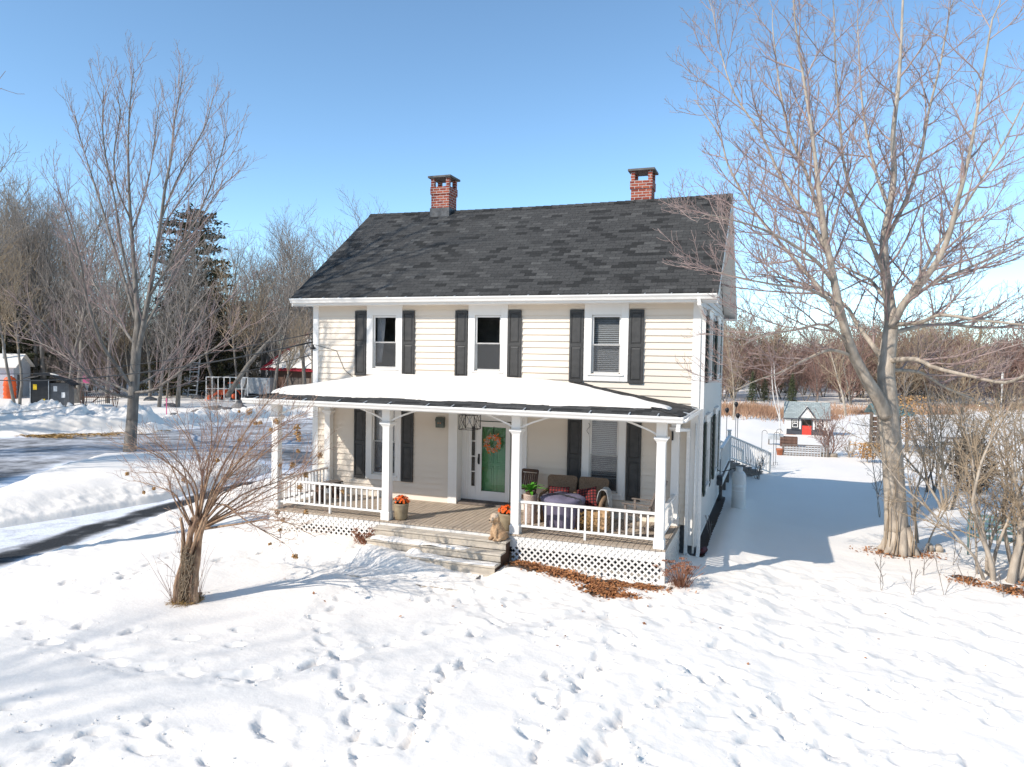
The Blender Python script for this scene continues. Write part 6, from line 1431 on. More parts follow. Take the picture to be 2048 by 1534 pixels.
# garden bench
def garden_bench():
    p = G(1995, 1118); t = thing('garden_bench', 'old teal grey metal garden bench half hidden by shrubs', 'bench', (p.x + .2, p.y + .3, p.z), R(-12))
    b = MB()
    for i in range(5): b.beam((-.75, -.22 + i * .1, .42), (.75, -.22 + i * .1, .42), .07, .02)
    b.build('seat', M['teal'], t); b = MB()
    for i in range(4): b.beam((-.75, .24 + i * .02, .52 + i * .11), (.75, .24 + i * .02, .52 + i * .11), .02, .07)
    b.build('backrest', M['teal'], t)
    for x in (-.72, .72):
        b = MB(); b.tube([(x, -.25, -.05), (x, -.25, .42), (x, -.24, .62), (x, .0, .66), (x, .24, .62)], .02, 6); b.tube([(x, .25, -.05), (x, .24, .42), (x, .33, .92)], .02, 6); b.build('leg', M['teal'], t)
garden_bench()
# picnic table far right
p = G(1925, 905); t = thing('picnic_table', 'weathered grey picnic table in the snow behind the bare shrubs', 'table', tuple(p), R(20)); b = MB()
for i in range(5): b.beam((-.95, -.34 + i * .17, .74), (.95, -.34 + i * .17, .74), .15, .035)
b.build('table_top', M['greywood'], t)
for y in (-.75, .75): b = MB(); b.beam((-.95, y, .44), (.95, y, .44), .25, .035); b.build('seat', M['greywood'], t)
for x in (-.65, .65):
    b = MB(); b.beam((x, -.65, -.1), (x, -.25, .72), .04, .08); b.beam((x, .65, -.1), (x, .25, .72), .04, .08); b.beam((x, -.8, .40), (x, .8, .40), .04, .08); b.build('leg', M['greywood'], t)
# propane tank
p = G(1475, 1014); t = thing('propane_tank', 'white upright propane cylinder beside the house wall', 'tank', (p.x + .02, p.y, p.z - .1)); b = MB()
b.lathe([(0, 0), (.17, 0), (.19, .03), (.20, .08), (.20, 1.02), (.185, 1.10), (.13, 1.17), (.06, 1.19), (0, 1.19)], k=28); b.build('cylinder', M['tank'], t)
b = MB(); b.lathe([(.10, 1.16), (.10, 1.30), (.094, 1.30), (.094, 1.16)], k=20); b.build('collar', M['tank'], t); b = MB(); b.lathe([(0, 1.19), (.03, 1.19), (.03, 1.26), (0, 1.27)], k=10); b.tube([(0, 0, 1.23), (-.12, .02, 1.25), (-.5, .1, 1.1)], .012, 6); b.build('valve', M['black'], t)
b = MB(); b.lathe([(.2015, .72), (.2015, .80)], k=28); b.lathe([(.2015, .60), (.2015, .62)], k=28); b.build('label_band', M['paper'], t)
b = MB(); b.tube([(10.16, .35, -.70), (10.28, .62, -.66)], .07, 8); tag(b.build('clay_pot', M['rustpot'], None), 'dark red pot lying at the foot of the side wall', 'pot')
t = thing('gas_meter', 'small dark meter box low on the side wall', 'meter', (HW + .02, 6.3, -.1)); b = MB(); b.box(0, .16, -.12, .12, .0, .30); b.build('box', M['lead'], t, bevel=.01); b = MB(); b.tube([(.08, 0, 0), (.08, 0, -.5)], .02, 6); b.tube([(.08, .05, .3), (.08, .1, .4), (0, .1, .45)], .015, 6); b.build('pipe', M['lead'], t)

# ------------------------------------------------------------------ back yard: deck, hooks, playhouse, field
rd = thing('rear_deck', 'white railed rear deck with steps going down to the snowy yard', 'deck', (0, 0, 0))
b = MB(); n = 30
for i in range(n): y = HD + .05 + i * .14; b.box(7.6, 10.20, y, y + .13, -.04, -.0)
b.build('floor', M['greywood'], rd)
b = MB(); b.box(10.17, 10.20, HD + .05, 11.25, -.26, -.042); b.box(7.6, 10.16, 11.22, 11.25, -.26, -.042); b.build('skirt', M['white'], rd)
for x, y in ((10.12, 7.5), (10.12, 9.3), (10.12, 11.15), (7.8, 11.15)): q = MB(); q.box(x - .06, x + .06, y - .06, y + .06, -1.5, -.27 if y < 11 else -.27); q.build('pier', M['greywood'], rd)
railing((10.15, HD + .08, 0), (10.15, 11.1, 0), zt=.95, zb=.12, foot=False, parent=rd, rw=.08)
railing((7.7, 11.2, 0), (9.0, 11.2, 0), zt=.95, zb=.12, foot=False, parent=rd, rw=.08)
for x, y in ((10.15, 11.15), (9.05, 11.2)): q = MB(); q.box(x - .06, x + .06, y - .06, y + .06, .0, 1.12); q.box(x - .08, x + .08, y - .08, y + .08, 1.12, 1.15); q.build('newel', M['white'], rd)
# stair flight towards the back
A0, B0 = Vector((10.15, 11.2, 0)), Vector((11.55, 15.1, -1.02)); dirn = (B0 - A0); hd = Vector((dirn.x, dirn.y, 0)).normalized(); side = Vector((-hd.y, hd.x, 0))
for off in (0, 1.15):
    o_ = side * off; rl = MB(); rl.beam(A0 + o_ + Vector((0, 0, .93)), B0 + o_ + Vector((0, 0, .93)), .09, .045); rl.beam(A0 + o_ + Vector((0, 0, .14)), B0 + o_ + Vector((0, 0, .14)), .05, .045); rr = rl.build('stair_rail', M['white'], rd)
    for i in range(1, 24): p = (A0 + o_).lerp(B0 + o_, i / 24); q = MB(); q.beam(p + Vector((0, 0, .165)), p + Vector((0, 0, .905)), .034, .034, up=hd); q.build('baluster', M['white'], rr)
    q = MB(); p = B0 + o_; q.box(p.x - .06, p.x + .06, p.y - .06, p.y + .06, p.z - .2, p.z + 1.1); q.build('newel', M['white'], rd)
    q = MB(); q.beam(A0 + o_ + Vector((0, 0, -.15)), B0 + o_ + Vector((0, 0, -.15)), .05, .24); q.build('stringer', M['greywood'], rd)
b = MB()
for i in range(7): p = A0.lerp(B0, (i + .5) / 7) + Vector((0, 0, .0)); b.beam(p, p + side * 1.1, .42, .04, up=(0, 0, 1))
b.build('tread', M['greywood'], rd)
def torch(x, y, label, h=1.35):
    t = thing('garden_torch', label, 'torch', (x, y, glook(x, y))); b = MB(); b.tube([(0, 0, -.1), (0, 0, h + .9)], .012, 6); b.build('pole', M['black'], t)
    b = MB(); b.lathe([(0, h + .88), (.03, h + .89), (.08, h + .98), (.075, h + 1.05), (.03, h + 1.09), (0, h + 1.10)], k=12); b.build('head', M['black'], t)
torch(9.62, 12.1, 'black garden torch nearest the corner of the house'); torch(9.95, 12.7, 'black garden torch in the middle of the group', 1.55); torch(10.25, 13.4, 'tallest black garden torch by the deck newel', 1.75); torch(10.35, 12.9, 'black garden torch by the rail, rightmost', 1.35)
def hook(p, h, label):
    t = thing('shepherd_hook', label, 'hook', tuple(p)); b = MB(); pts = [(0, 0, -.1), (0, 0, h)] + [(.12 - .12 * math.cos(a), 0, h + .12 * math.sin(a)) for a in np.linspace(.2, 3.6, 12)]; b.tube(pts, .010, 6); b.build('pole', M['black'], t); b = MB(); b.tube([(-.08, 0, 0), (-.08, 0, .12), (.08, 0, .12), (.08, 0, 0)], .008, 5); b.build('foot', M['black'], t)
hook(G(1546, 936), 1.45, 'slim black shepherd hook by the deck steps, left'); hook(G(1551, 930), 1.5, 'slim black shepherd hook by the deck steps, right'); hook(G(1523, 905), 1.0, 'short black stake hook behind the deck stairs')
rn = random.Random(12)
shrub(0, 0, 46, 9, 1.2, 'leafless bush tangled under the deck stair rail', r0=.012, lean=.6, twig='twig_dark', bark='twig_dark', dens=5, name='bush', base=gp(11.15, 12.9))
# raised bed and bench
p = G(1610, 912); t = thing('raised_bed', 'low grey wooden garden bed frame standing in the snow', 'garden bed', (p.x, p.y, p.z), R(4)); b = MB()
for z in (.02, .24, .44): b.beam((-1.0, 0, z), (1.0, 0, z), .04, .05); b.beam((-1.0, .8, z), (1.0, .8, z), .04, .05)
b.build('rail', M['greywood'], t); b = MB()
for i in range(15): x = -.98 + i * .14; b.beam((x, -.03, -.05), (x, -.03, .46), .035, .02, up=(0, 1, 0))
b.build('slats', M['galv'], t)
for x in (-1.02, 1.02): b = MB(); b.box(x - .04, x + .04, -.05, .03, -.1, .52); b.build('post', M['greywood'], t)
p = G(1577, 893); t = thing('garden_bin', 'brown boarded compost bin left of the raised bed', 'bin', tuple(p)); b = MB()
for z in (.05, .22, .39): b.box(-.45, .45, -.3, -.27, z, z + .14); b.box(-.45, -.42, -.27, .3, z, z + .14); b.box(.42, .45, -.27, .3, z, z + .14); b.box(-.42, .42, .27, .3, z, z + .14)
b.build('boards', M['barnwood'], t)
p = G(1551, 890); t = thing('planter_box', 'pale box planter on legs left of the raised bed', 'planter', tuple(p)); b = MB(); b.box(-.4, .4, -.2, .2, .32, .60); b.build('box', M['galv'], t, bevel=.01)
for x in (-.35, .35): b = MB(); b.box(x - .03, x + .03, -.17, .17, -.1, .32); b.build('leg', M['greywood'], t)
p = G(1559, 910); b = MB(); b.lathe([(0, 0), (.12, 0), (.16, .26), (.18, .27), (.18, .32), (.14, .32), (.13, .2), (0, .2)], tuple(p), 16); tag(b.build('flower_pot', M['terra'], None), 'terracotta pot in the snow by the raised bed', 'pot')
p = G(1659, 914); b = MB(); b.tube([(p.x - .4, p.y, p.z + .08), (p.x + .35, p.y + .1, p.z + .08)], .11, 9); tag(b.build('log', M['bark'], None), 'short brown log lying at the foot of the reddish bush', 'log')
# playhouse
def playhouse():
    p = onz(1570, 868, -1.05); q = ony(1657, 870, p.y); q.z = p.z; W_ = (q - p).length; rz = 0.0; g = min(glook(p.x, p.y), glook(q.x, q.y)) - .02
    t = thing('playhouse', 'white and slate playhouse with a red half door and grey roof', 'playhouse', (p.x, p.y, g), rz)
    D_, H_, RH = 2.0, 1.42, 2.72; W_ = 3.0; cx = W_ / 2
    b = MB(); b.box(0, W_, D_ - .04, D_, 0, H_); b.poly_x([(0, 0), (D_, 0), (D_, H_), (D_ / 2, RH - .1), (0, H_)], 0.0, .04); b.poly_x([(0, 0), (D_, 0), (D_, H_), (D_ / 2, RH - .1), (0, H_)], W_ - .04, W_)
    for x0, x1, z0, z1 in ((.04, cx - .33, .50, H_), (cx + .33, W_ - .04, .50, H_)):
        wx = (x0 + x1) / 2 + (.08 if x0 < 1 else -.08); b.box(x0, wx - .22, 0, .04, z0, z1); b.box(wx + .22, x1, 0, .04, z0, z1); b.box(wx - .22, wx + .22, 0, .04, z0, z0 + .12); b.box(wx - .22, wx + .22, 0, .04, 1.32, z1)
        f = MB(); f.box(wx - .27, wx - .20, -.03, -.001, .56, 1.36); f.box(wx + .20, wx + .27, -.03, -.001, .56, 1.36); f.box(wx - .20, wx + .20, -.03, -.001, 1.29, 1.36); f.box(wx - .20, wx + .20, -.03, -.001, .56, .63)
        wo_ = f.build('window', M['black'], t); f = MB(); f.box(wx - .19, wx + .19, -.02, .0, .93, .98)
        f.box(wx - .20, wx - .15, -.02, .0, .64, 1.28); f.box(wx + .15, wx + .20, -.02, .0, .64, 1.28); f.box(wx - .15, wx + .15, -.02, .0, 1.23, 1.28); f.box(wx - .15, wx + .15, -.02, 0, .64, .69)
        f.box(wx - .06, wx - .04, -.015, 0, .98, 1.23); f.box(wx + .04, wx + .06, -.015, 0, .98, 1.23); f.box(wx - .15, wx + .15, -.014, 0, 1.10, 1.12); f.build('frame', M['white'], wo_)
        f = MB(); f.box(wx - .15, wx + .15, .002, .008, .64, 1.28); f.build('pane', M['glass'], wo_)
        f = MB(); f.box(wx - .28, wx + .28, -.12, -.03, .47, .54); f.build('window_box', M['darkplay'], wo_)
    b.build('wall', M['white'], t)
    b = MB(); b.box(.04, cx - .33, -.01, .03, 0, .50); b.box(cx + .33, W_ - .04, -.01, .03, 0, .50); b.build('wainscot', M['darkplay'], t)
    for x in (0, W_ - .09): b = MB(); b.box(x, x + .09, -.03, -.011, 0, H_); b.build('corner_board', M['white'], t)
    b = MB(); b.box(cx - .40, cx - .33, -.03, -.002, 0, 1.5); b.box(cx + .33, cx + .40, -.03, -.002, 0, 1.5); b.build('door_frame', M['darkplay'], t)
    b = MB(); b.box(cx - .32, cx + .32, -.01, .03, .06, .80); b.build('door', M['red'], t, bevel=.01)
    b = MB(); b.box(-.2, W_ + .2, -.15, .1, -.05, .03); b.build('doorstep', M['terra'], t)
    b = MB(); ov = .14
    for s in (0, 1):
        ya, yb = (-ov, D_ / 2) if not s else (D_ + ov, D_ / 2); za = H_ - .02
        v = [(-.12, ya, za), (W_ + .12, ya, za), (W_ + .12, yb, RH), (-.12, yb, RH)]; v += [(x, y, z - .05) for x, y, z in v]; b.add(v, [(0, 1, 2, 3), (7, 6, 5, 4), (0, 4, 5, 1), (1, 5, 6, 2), (3, 7, 4, 0)])
    rf_ = b.build('roof', M['shingle_gray'], t, uv=True, uvfn=lambda co, no: (co.x, co.y * 1.5))
    b = MB(); b.box(-.12, W_ + .12, -ov - .02, -ov - .001, H_ - .11, H_ - .01); b.build('fascia', M['darkplay'], t)
    b = MB(); b.add([(cx - .48, -.12, 1.48), (cx + .48, -.12, 1.48), (cx, -.12, 2.28), (cx - .48, .3, 1.48), (cx + .48, .3, 1.48), (cx, .9, 2.28)], [(0, 1, 2), (0, 2, 5, 3), (1, 4, 5, 2)]); gb = b.build('gable', M['white'], t)
    for s in (-1, 1):
        b = MB(); b.beam((cx + s * .62, -.17, 1.40), (cx, -.17, 2.38), .05, .07, up=(0, 1, 0)); b.build('rake_board', M['darkplay'], t)
        b = MB(); v = [(cx + s * .64, -.18, 1.40), (cx, -.18, 2.42), (cx, 1.0, 2.42), (cx + s * .64, .02, 1.40)]; v += [(x, y, z - .04) for x, y, z in v]; b.add(v, [(0, 1, 2, 3), (7, 6, 5, 4), (0, 4, 5, 1), (3, 7, 4, 0)]); b.build('gable_roof', M['white'], t)
    b = MB(); b.beam((cx - .12, -.14, 1.80), (cx, -.14, 1.92), .03, .03); b.beam((cx + .12, -.14, 1.80), (cx, -.14, 1.92), .03, .03); b.build('ornament', M['galv'], t)
    k_ = (q - p).length / 3.0; t.scale = (k_, k_, k_ * .9)
playhouse()
# birches and trees of the mid distance
def birch(px, py, seed, tops, label):
    g = G(px, py); D = float((np.array(g) - CAM) @ CF); t = thing('birch', label, 'tree', tuple(g)); tr = MB(); cr = MB(); rn = random.Random(seed)
    for pts_ in tops:
        pts, rs = smooth_path([at_depth(x, y, D) - g for x, y in pts_], [.042 - .025 * i / len(pts_) for i in range(len(pts_))]); tr.tube(pts, rs, 7)
        sprout(cr, pts, rs, rn, [dict(dens=2.2, len=1.2, ang=(25, 55), r=.014, n=5, wig=.12, up=0, k=3, t0=.5, rmin=.007, minz=-.5), dict(dens=3, len=.5, ang=(25, 55), r=.008, n=3, wig=.12, up=0, k=3, t0=.2, rmin=.006, minz=-.5)])
    tr.build('trunk', M['birchbark'], t); cr.build('crown', M['twig'], t)
M['birchbark'] = mat('birch_bark', (0.72, 0.70, 0.66), 0.7, 0.3, 6, stretch=(1, 1, .8), col2=(0.45, 0.40, 0.35))
birch(1561, 868, 1, [[(1561, 868), (1558, 835), (1548, 800), (1544, 760), (1543, 735)], [(1561, 868), (1560, 838), (1556, 800), (1550, 765), (1548, 725)]], 'twin white birch stems left of the playhouse')
mt = wood_tree('bare_tree', 'leafless tree with low crown in the field right of the house', 'tree', 55, 9, .13, fork=.18, spread=.42, twig='twig_tan', bark='bark', dens=1.5, fine=.008, nlim=18); mp = G(1466, 840); mt.location = mp
h_ = lambda o, px, base_y, top, d, H: (base_y - top) * d / FPX / H
mt.scale = (h_(mt, 0, 840, 668, float((np.array(mp) - CAM) @ CF), 9),) * 3
m2 = wood_tree('bare_tree', 'leafless tree standing behind the right side of the playhouse', 'tree', 56, 9, .13, fork=.2, spread=.42, twig='twig_tan', bark='bark', dens=1.4, fine=.009, nlim=16); p = G(1690, 832); m2.location = p; m2.scale = (.98,) * 3
m3 = wood_tree('bare_tree', 'dark leafless tree rising above the hedgerow at the far right', 'tree', 57, 9, .15, fork=.3, spread=.36, twig='twig_dark', dens=1.3, fine=.012, nlim=14); m3.location = G(1990, 812)
# dead grass strip
def grass(name, label, quads, n, seed, h0, h1):
    rn = random.Random(seed); b = MB()
    for i in range(n):
        (x0, y0), (x1, y1), wd = quads[rn.randrange(len(quads))]; t_ = rn.random(); x = x0 + (x1 - x0) * t_ + rn.gauss(0, .8); y = y0 + (y1 - y0) * t_ + rn.gauss(0, wd); z = glook(x, y); pn = .5 + .7 * float(vnoise(np.array(x * .35), np.array(y * .8), 5)); h = rn.uniform(h0, h1) * pn; a = rn.uniform(0, 3.14); w_ = .035; lx, ly = rn.gauss(0, .15), rn.gauss(0, .15)
        b.add([(x - w_ * math.cos(a), y - w_ * math.sin(a), z - .02), (x + w_ * math.cos(a), y + w_ * math.sin(a), z - .02), (x + lx, y + ly, z + h)], [(0, 1, 2)])
    tag(b.build(name, M['grass'], None), label, 'grass', kind='stuff')
def fieldpt(px, py): q = onz(px, py, -1.25); return (q.x, q.y)
grass('dry_grass', 'belt of tall rust coloured dead grass across the field left of the playhouse', [(fieldpt(1430, 828), fieldpt(1560, 832), 3.4), (fieldpt(1430, 828), fieldpt(1530, 830), 2.0), (fieldpt(1640, 836), fieldpt(1600, 836), 1.5)], 9000, 3, .35, 1.0)
grass('dry_grass', 'thin rust coloured dead grass far across the field at the right', [(fieldpt(1660, 822), fieldpt(2080, 818), 3.0), (fieldpt(1660, 829), fieldpt(1900, 829), .8)], 6000, 4, .2, .6)
# wooden shelter with a green roof and rusty beech leaves behind the maple
p = G(1768, 900); t = thing('garden_shelter', 'small wooden shelter with a green roof edge behind the maple trunk', 'shelter', tuple(p), R(8)); 
for x in (-.5, .9):
    for y in (-.7, .7): b = MB(); b.box(x - .07, x + .07, y - .07, y + .07, -.1, 2.0); b.build('post', M['greywood'], t)
b = MB(); v = [(-.8, -1, 2.0), (1.2, -1, 2.0), (1.2, 0, 2.5), (-.8, 0, 2.5), (-.8, 1, 2.0), (1.2, 1, 2.0)]; b.add(v + [(x, y, z - .06) for x, y, z in v], [(0, 1, 2, 3), (3, 2, 5, 4), (9, 8, 7, 6), (10, 11, 8, 9), (0, 6, 7, 1), (1, 7, 8, 2), (2, 8, 11, 5), (4, 10, 9, 3), (3, 9, 6, 0)]); b.build('roof', M['teal'], t)
b = MB()
for i in range(6): b.box(-.43, .83, .72, .75, .1 + i * .28, .33 + i * .28)
b.build('wall', M['barnwood'], t)
def leafy(px, py, seed, label, n=900, rx=.9, h=1.7):
    rn = random.Random(seed); g = G(px, py); t = thing('beech_sapling', label, 'shrub', tuple(g)); tr = MB(); f = MB()
    for i in range(5): limb(tr, (0, 0, -.1), (rn.gauss(0, .3), rn.gauss(0, .3), 1), h * 1.1, .02, .006, rn, 6, .1, .03, 4)
    for i in range(n):
        c = Vector((rn.gauss(0, rx * .5), rn.gauss(0, rx * .5), h * rn.uniform(.25, 1.15))); v = Vector((rn.gauss(0, 1), rn.gauss(0, 1), rn.gauss(0, 1))).normalized() * .06; w_ = v.orthogonal().normalized() * .035; f.add([c - v, c + w_, c + v, c - w_], [(0, 1, 2, 3)])
    tr.build('trunk', M['bark'], t); f.build('crown', M['flower_tan'], t)
leafy(1815, 905, 1, 'young beech keeping its tan leaves right of the maple trunk', 1500, 1.2, 2.6); leafy(1735, 925, 2, 'low rusty leaved bush left of the maple trunk', 500, .5, .8)
# distant pale houses
def far_house(px, d, top, w_, label, sn=True):
    p = at_depth(px, 760, d); g = gp(p.x, p.y); Hh = (767 - FPX * ((np.array(g) - CAM) @ CU) / d - top) * d / FPX; t = thing('far_house', label, 'house', tuple(g), YAW)
    e = Hh * .58; b = MB(); b.box(-w_, w_, 0, 7, 0, e); b.add([(-w_, 0, e), (w_, 0, e), (0, 0, Hh - .15), (-w_, 7, e), (w_, 7, e), (0, 7, Hh - .15)], [(0, 1, 2), (5, 4, 3)]); b.build('wall', M['bluehouse'], t)
    b = MB()
    for s in (-1, 1): v = [(s * (w_ + .4), -.4, e - .25), (0, -.4, Hh), (0, 7.4, Hh), (s * (w_ + .4), 7.4, e - .25)]; b.add(v + [(x, y, z - .2) for x, y, z in v], [(0, 1, 2, 3), (7, 6, 5, 4), (0, 4, 5, 1), (3, 7, 4, 0), (2, 6, 7, 3)])
    b.build('roof', M['snow'], t)
    for x in (-w_ * .45, w_ * .45): b = MB(); b.box(x - .45, x + .45, -.05, -.01, e * .45, e * .85); b.build('window', M['dark'], t)
far_house(1500, 112, 738, 2.6, 'pale gabled house glimpsed through the far hedgerow, left of the birches'); far_house(1552, 108, 728, 2.3, 'pale gabled house with snowy roof behind the birches'); far_house(1618, 115, 742, 3.0, 'snow roofed building behind the playhouse trees')
p = at_depth(2003, 800, 60); g = gp(p.x, p.y); b = MB(); b.tube([(g.x, g.y, g.z - .2), (g.x, g.y, g.z + 4.2)], .045, 7); b.tube([(g.x, g.y, g.z + 2.9), (g.x, g.y, g.z + 4.1)], .09, 8); tag(b.build('marker_pole', M['birchbark'], None), 'tall thin white marker pole at the far right', 'pole')

# ------------------------------------------------------------------ the yard behind the driveway
def gpx(px, py, z0=-1.0): return G(px, py)
# barn
def barn():
    p = gp(-37.0, 45.6); t = thing('barn', 'brown shingled barn with a red metal roof under snow', 'barn', (p.x, p.y, p.z), R(-15))
    W_, D_, e, rdg = 16, 11.2, 3.4, 7.3
    # eave corner anchored so the gable end points at the driveway
    b = MB(); b.box(0, W_, 0, .2, -.3, e); b.box(0, W_, D_ - .2, D_, -.3, e); b.poly_x([(.2, -.3), (D_ - .2, -.3), (D_ - .2, e), (D_ / 2, rdg - .2), (.2, e)], 0, .2); b.build('wall', M['barnwood'], t)
    b = MB()
    for s in (0, 1):
        ya, yb = (-.9, D_ / 2) if not s else (D_ + .6, D_ / 2); za = e - .30
        v = [(-1.2, ya, za), (W_, ya, za), (W_, yb, rdg), (-1.2, yb, rdg)]; b.add(v + [(x, y, z - .12) for x, y, z in v], [(0, 1, 2, 3), (7, 6, 5, 4), (0, 4, 5, 1), (3, 7, 4, 0)])
        for i in range(38):
            x = -1.2 + i * .45; b.beam((x, ya, za + .03), (x, yb, rdg + .03), .05, .06)
    r_ = b.build('roof', M['redroof'], t)
    X, Y = np.meshgrid(np.linspace(-.75, W_ - .2, 90), np.linspace(-.72, D_ / 2 - .15, 40)); base = (e - .30) + (Y + .9) / (D_ / 2 + .9) * (rdg - e + .30)
    dd = np.minimum.reduce([X + .15 + .35 * (fbm(Y, Y * 0, 2, 61)), Y + .72 + .12 * fbm(X, X * 0, 3, 62), D_ / 2 - .15 - Y]); Z = base + .20 * np.sqrt(np.clip(dd / .3, 0, 1)) + .03 * fbm(X * 1.2, Y * 2, 3, 63)
    o = grid_object('roof_snow', X, Y, Z, M['snow']); o.parent = t
    b = MB(); b.box(W_ * .12, W_ * .34, -.03, -.005, 0.2, 2.3); b.build('door', M['greywood'], t)
    b = MB(); b.box(6.5, 9, -.03, -.005, .9, 1.9); b.build('window', M['galv'], t)
barn()
def shed():
    p = G(60, 815); t = thing('woodshed', 'small black steel shed with a curved lean-to roof', 'shed', (p.x, p.y, p.z - .1), R(38))
    b = MB(); b.box(0, 1.3, 0, 2.0, 0, 2.3); b.build('wall', M['shed'], t); b = MB(); b.box(1.31, 2.6, .25, 1.9, .15, 2.0)
    for i in range(9): b.box(1.36 + i * .14, 1.40 + i * .14, .235, .25, .15, 2.0)
    b.build('side_wall', M['shed2'], t)
    b = MB(); pts = [(-.35, 2.42), (.6, 2.75), (1.6, 2.62), (2.4, 2.25), (2.95, 1.85)]; vs = [(x, -.3, z) for x, z in pts] + [(x, 2.2, z) for x, z in pts] + [(x, -.3, z - .06) for x, z in pts] + [(x, 2.2, z - .06) for x, z in pts]; n = 5
    b.add(vs, [(i, i + 1, n + i + 1, n + i) for i in range(4)] + [(2 * n + i + 1, 2 * n + i, 3 * n + i, 3 * n + i + 1) for i in range(4)] + [(i, 2 * n + i, 2 * n + i + 1, i + 1) for i in range(4)]); rf_ = b.build('roof', M['shed'], t)
    tag_ = o = blob('roof_snow', [((1.5, .8, 2.66), (.35, .3, .06), (0, .25, 0))], M['snow'], t, voxel=.03)
    for x, z, m in ((.22, 1.5, 'yellow'), (1.55, 1.35, 'paper'), (2.1, .85, 'paper'), (.78, .35, 'yellow')): b = MB(); y = -.012 if x < 1.3 else .225; b.box(x, x + .26, y - .006, y, z, z + .42); lb = b.build('sticker', M[m], t)
    for x in (0, 1.26): b = MB(); b.box(x, x + .05, -.03, -.001, 0, 2.3); b.build('corner_trim', M['galv'], t)
shed()
p = gp(-56, 29); t = thing('outbuilding', 'pale metal outbuilding with stovepipe at the far left edge', 'outbuilding', tuple(p), R(35)); b = MB(); b.box(-6, 2.4, 0, 4, -.2, 3.0); b.add([(2.4, 0, 3.0), (2.4, 4, 3.0), (2.4, 2, 4.0), (-6, 0, 3.0), (-6, 4, 3.0), (-6, 2, 4.0)], [(0, 1, 2), (5, 4, 3)]); b.build('wall', M['bluehouse'], t)
b = MB()
for s in (0, 1): y0 = -.3 if not s else 4.3; v = [(-6.3, y0, 2.87), (2.7, y0, 2.87), (2.7, 2, 4.05), (-6.3, 2, 4.05)]; b.add(v + [(x, y, z - .1) for x, y, z in v], [(0, 1, 2, 3), (7, 6, 5, 4), (0, 4, 5, 1), (1, 5, 6, 2)])
b.build('roof', M['snow'], t); b = MB(); b.tube([(1.2, 1.2, 3.4), (1.2, 1.2, 5.0)], .12, 10); b.build('stovepipe', M['galv'], t); b = MB(); b.box(2.4, 2.44, .8, 1.9, 0, 2.1); b.build('door', M['shed2'], t)
p = G(20, 798); t = thing('barrel', 'orange plastic barrel standing beside the black shed', 'barrel', tuple(p)); b = MB(); b.lathe([(0, 0), (.50, 0), (.52, .1), (.46, .35), (.54, .4), (.46, .75), (.54, .8), (.46, 1.15), (.54, 1.2), (.46, 1.6), (.50, 1.7), (.36, 1.95), (.25, 2.0), (0, 2.0)], k=20); b.build('drum', M['barrel'], t); b = MB(); b.lathe([(0, 2.0), (.2, 2.0), (.2, 2.1), (0, 2.1)], k=14); b.build('lid', M['barrel'], t)
p = G(166, 812); t = thing('sign', 'pink sign nailed to a thin trunk behind the snow bank', 'sign', tuple(p)); b = MB(); b.tube([(0, 0, -.2), (0, .02, 3.2)], .10, 7); b.build('post', M['bark_grey'], t); b = MB(); b.box(.02, .50, -.13, -.11, 1.85, 2.55); b.build('panel', M['pink'], t, rot=(0, 0, R(40)))
p = G(143, 806); t = thing('stump', 'broad flared tree stump left of the pink sign', 'stump', tuple(p)); b = MB(); b.tube([(0, 0, -.2), (0, 0, .1), (0, 0, .6), (.05, 0, 1.3)], [.85, .75, .5, .42], 12); b.build('trunk', M['bark'], t); b = MB(); b.tube([(.05, 0, 1.3), (.05, 0, 1.32)], .42, 12); b.build('cut_face', M['cedar'], t)
# old wheeled hay rake
p = G(195, 815); t = thing('hay_rake', 'rusty old horse drawn hay rake with tall wheels', 'farm implement', tuple(p), R(35))
for x in (-1.0, 1.3):
    b = MB(); b.tube([(x, .85 * math.cos(a), .82 + .85 * math.sin(a)) for a in np.linspace(0, 6.283, 25)], .035, 5, cap=False)
    for k in range(8): a = k * math.pi / 4; b.tube([(x, 0, .82), (x, .85 * math.cos(a), .82 + .85 * math.sin(a))], .016, 4)
    b.build('wheel', M['barnwood'], t)
b = MB(); b.tube([(-1.1, 0, .82), (1.4, 0, .82)], .05, 6); b.build('axle', M['barnwood'], t); b = MB()
for i in range(14): x = -.85 + i * .15; b.tube([(x, .05, .85), (x, .5, 1.05), (x, .9, .75), (x, .95, .2)], .014, 4)
b.build('tines', M['barnwood'], t); b = MB(); b.tube([(.1, 0, .82), (.1, -1.6, .55)], .05, 5); b.build('drawbar', M['barnwood'], t)
p = G(384, 795); t = thing('ladder', 'short grey ladder standing against a trunk', 'ladder', tuple(p)); b = MB()
for x in (-.55, .55): b.beam((x, 0, -.1), (x, .5, 3.9), .10, .10)
b.build('rail', M['galv'], t); b = MB()
for i in range(8): z = .3 + i * .46; b.beam((-.5, .12 * z, z), (.5, .12 * z, z), .08, .10)
b.build('rung', M['galv'], t)
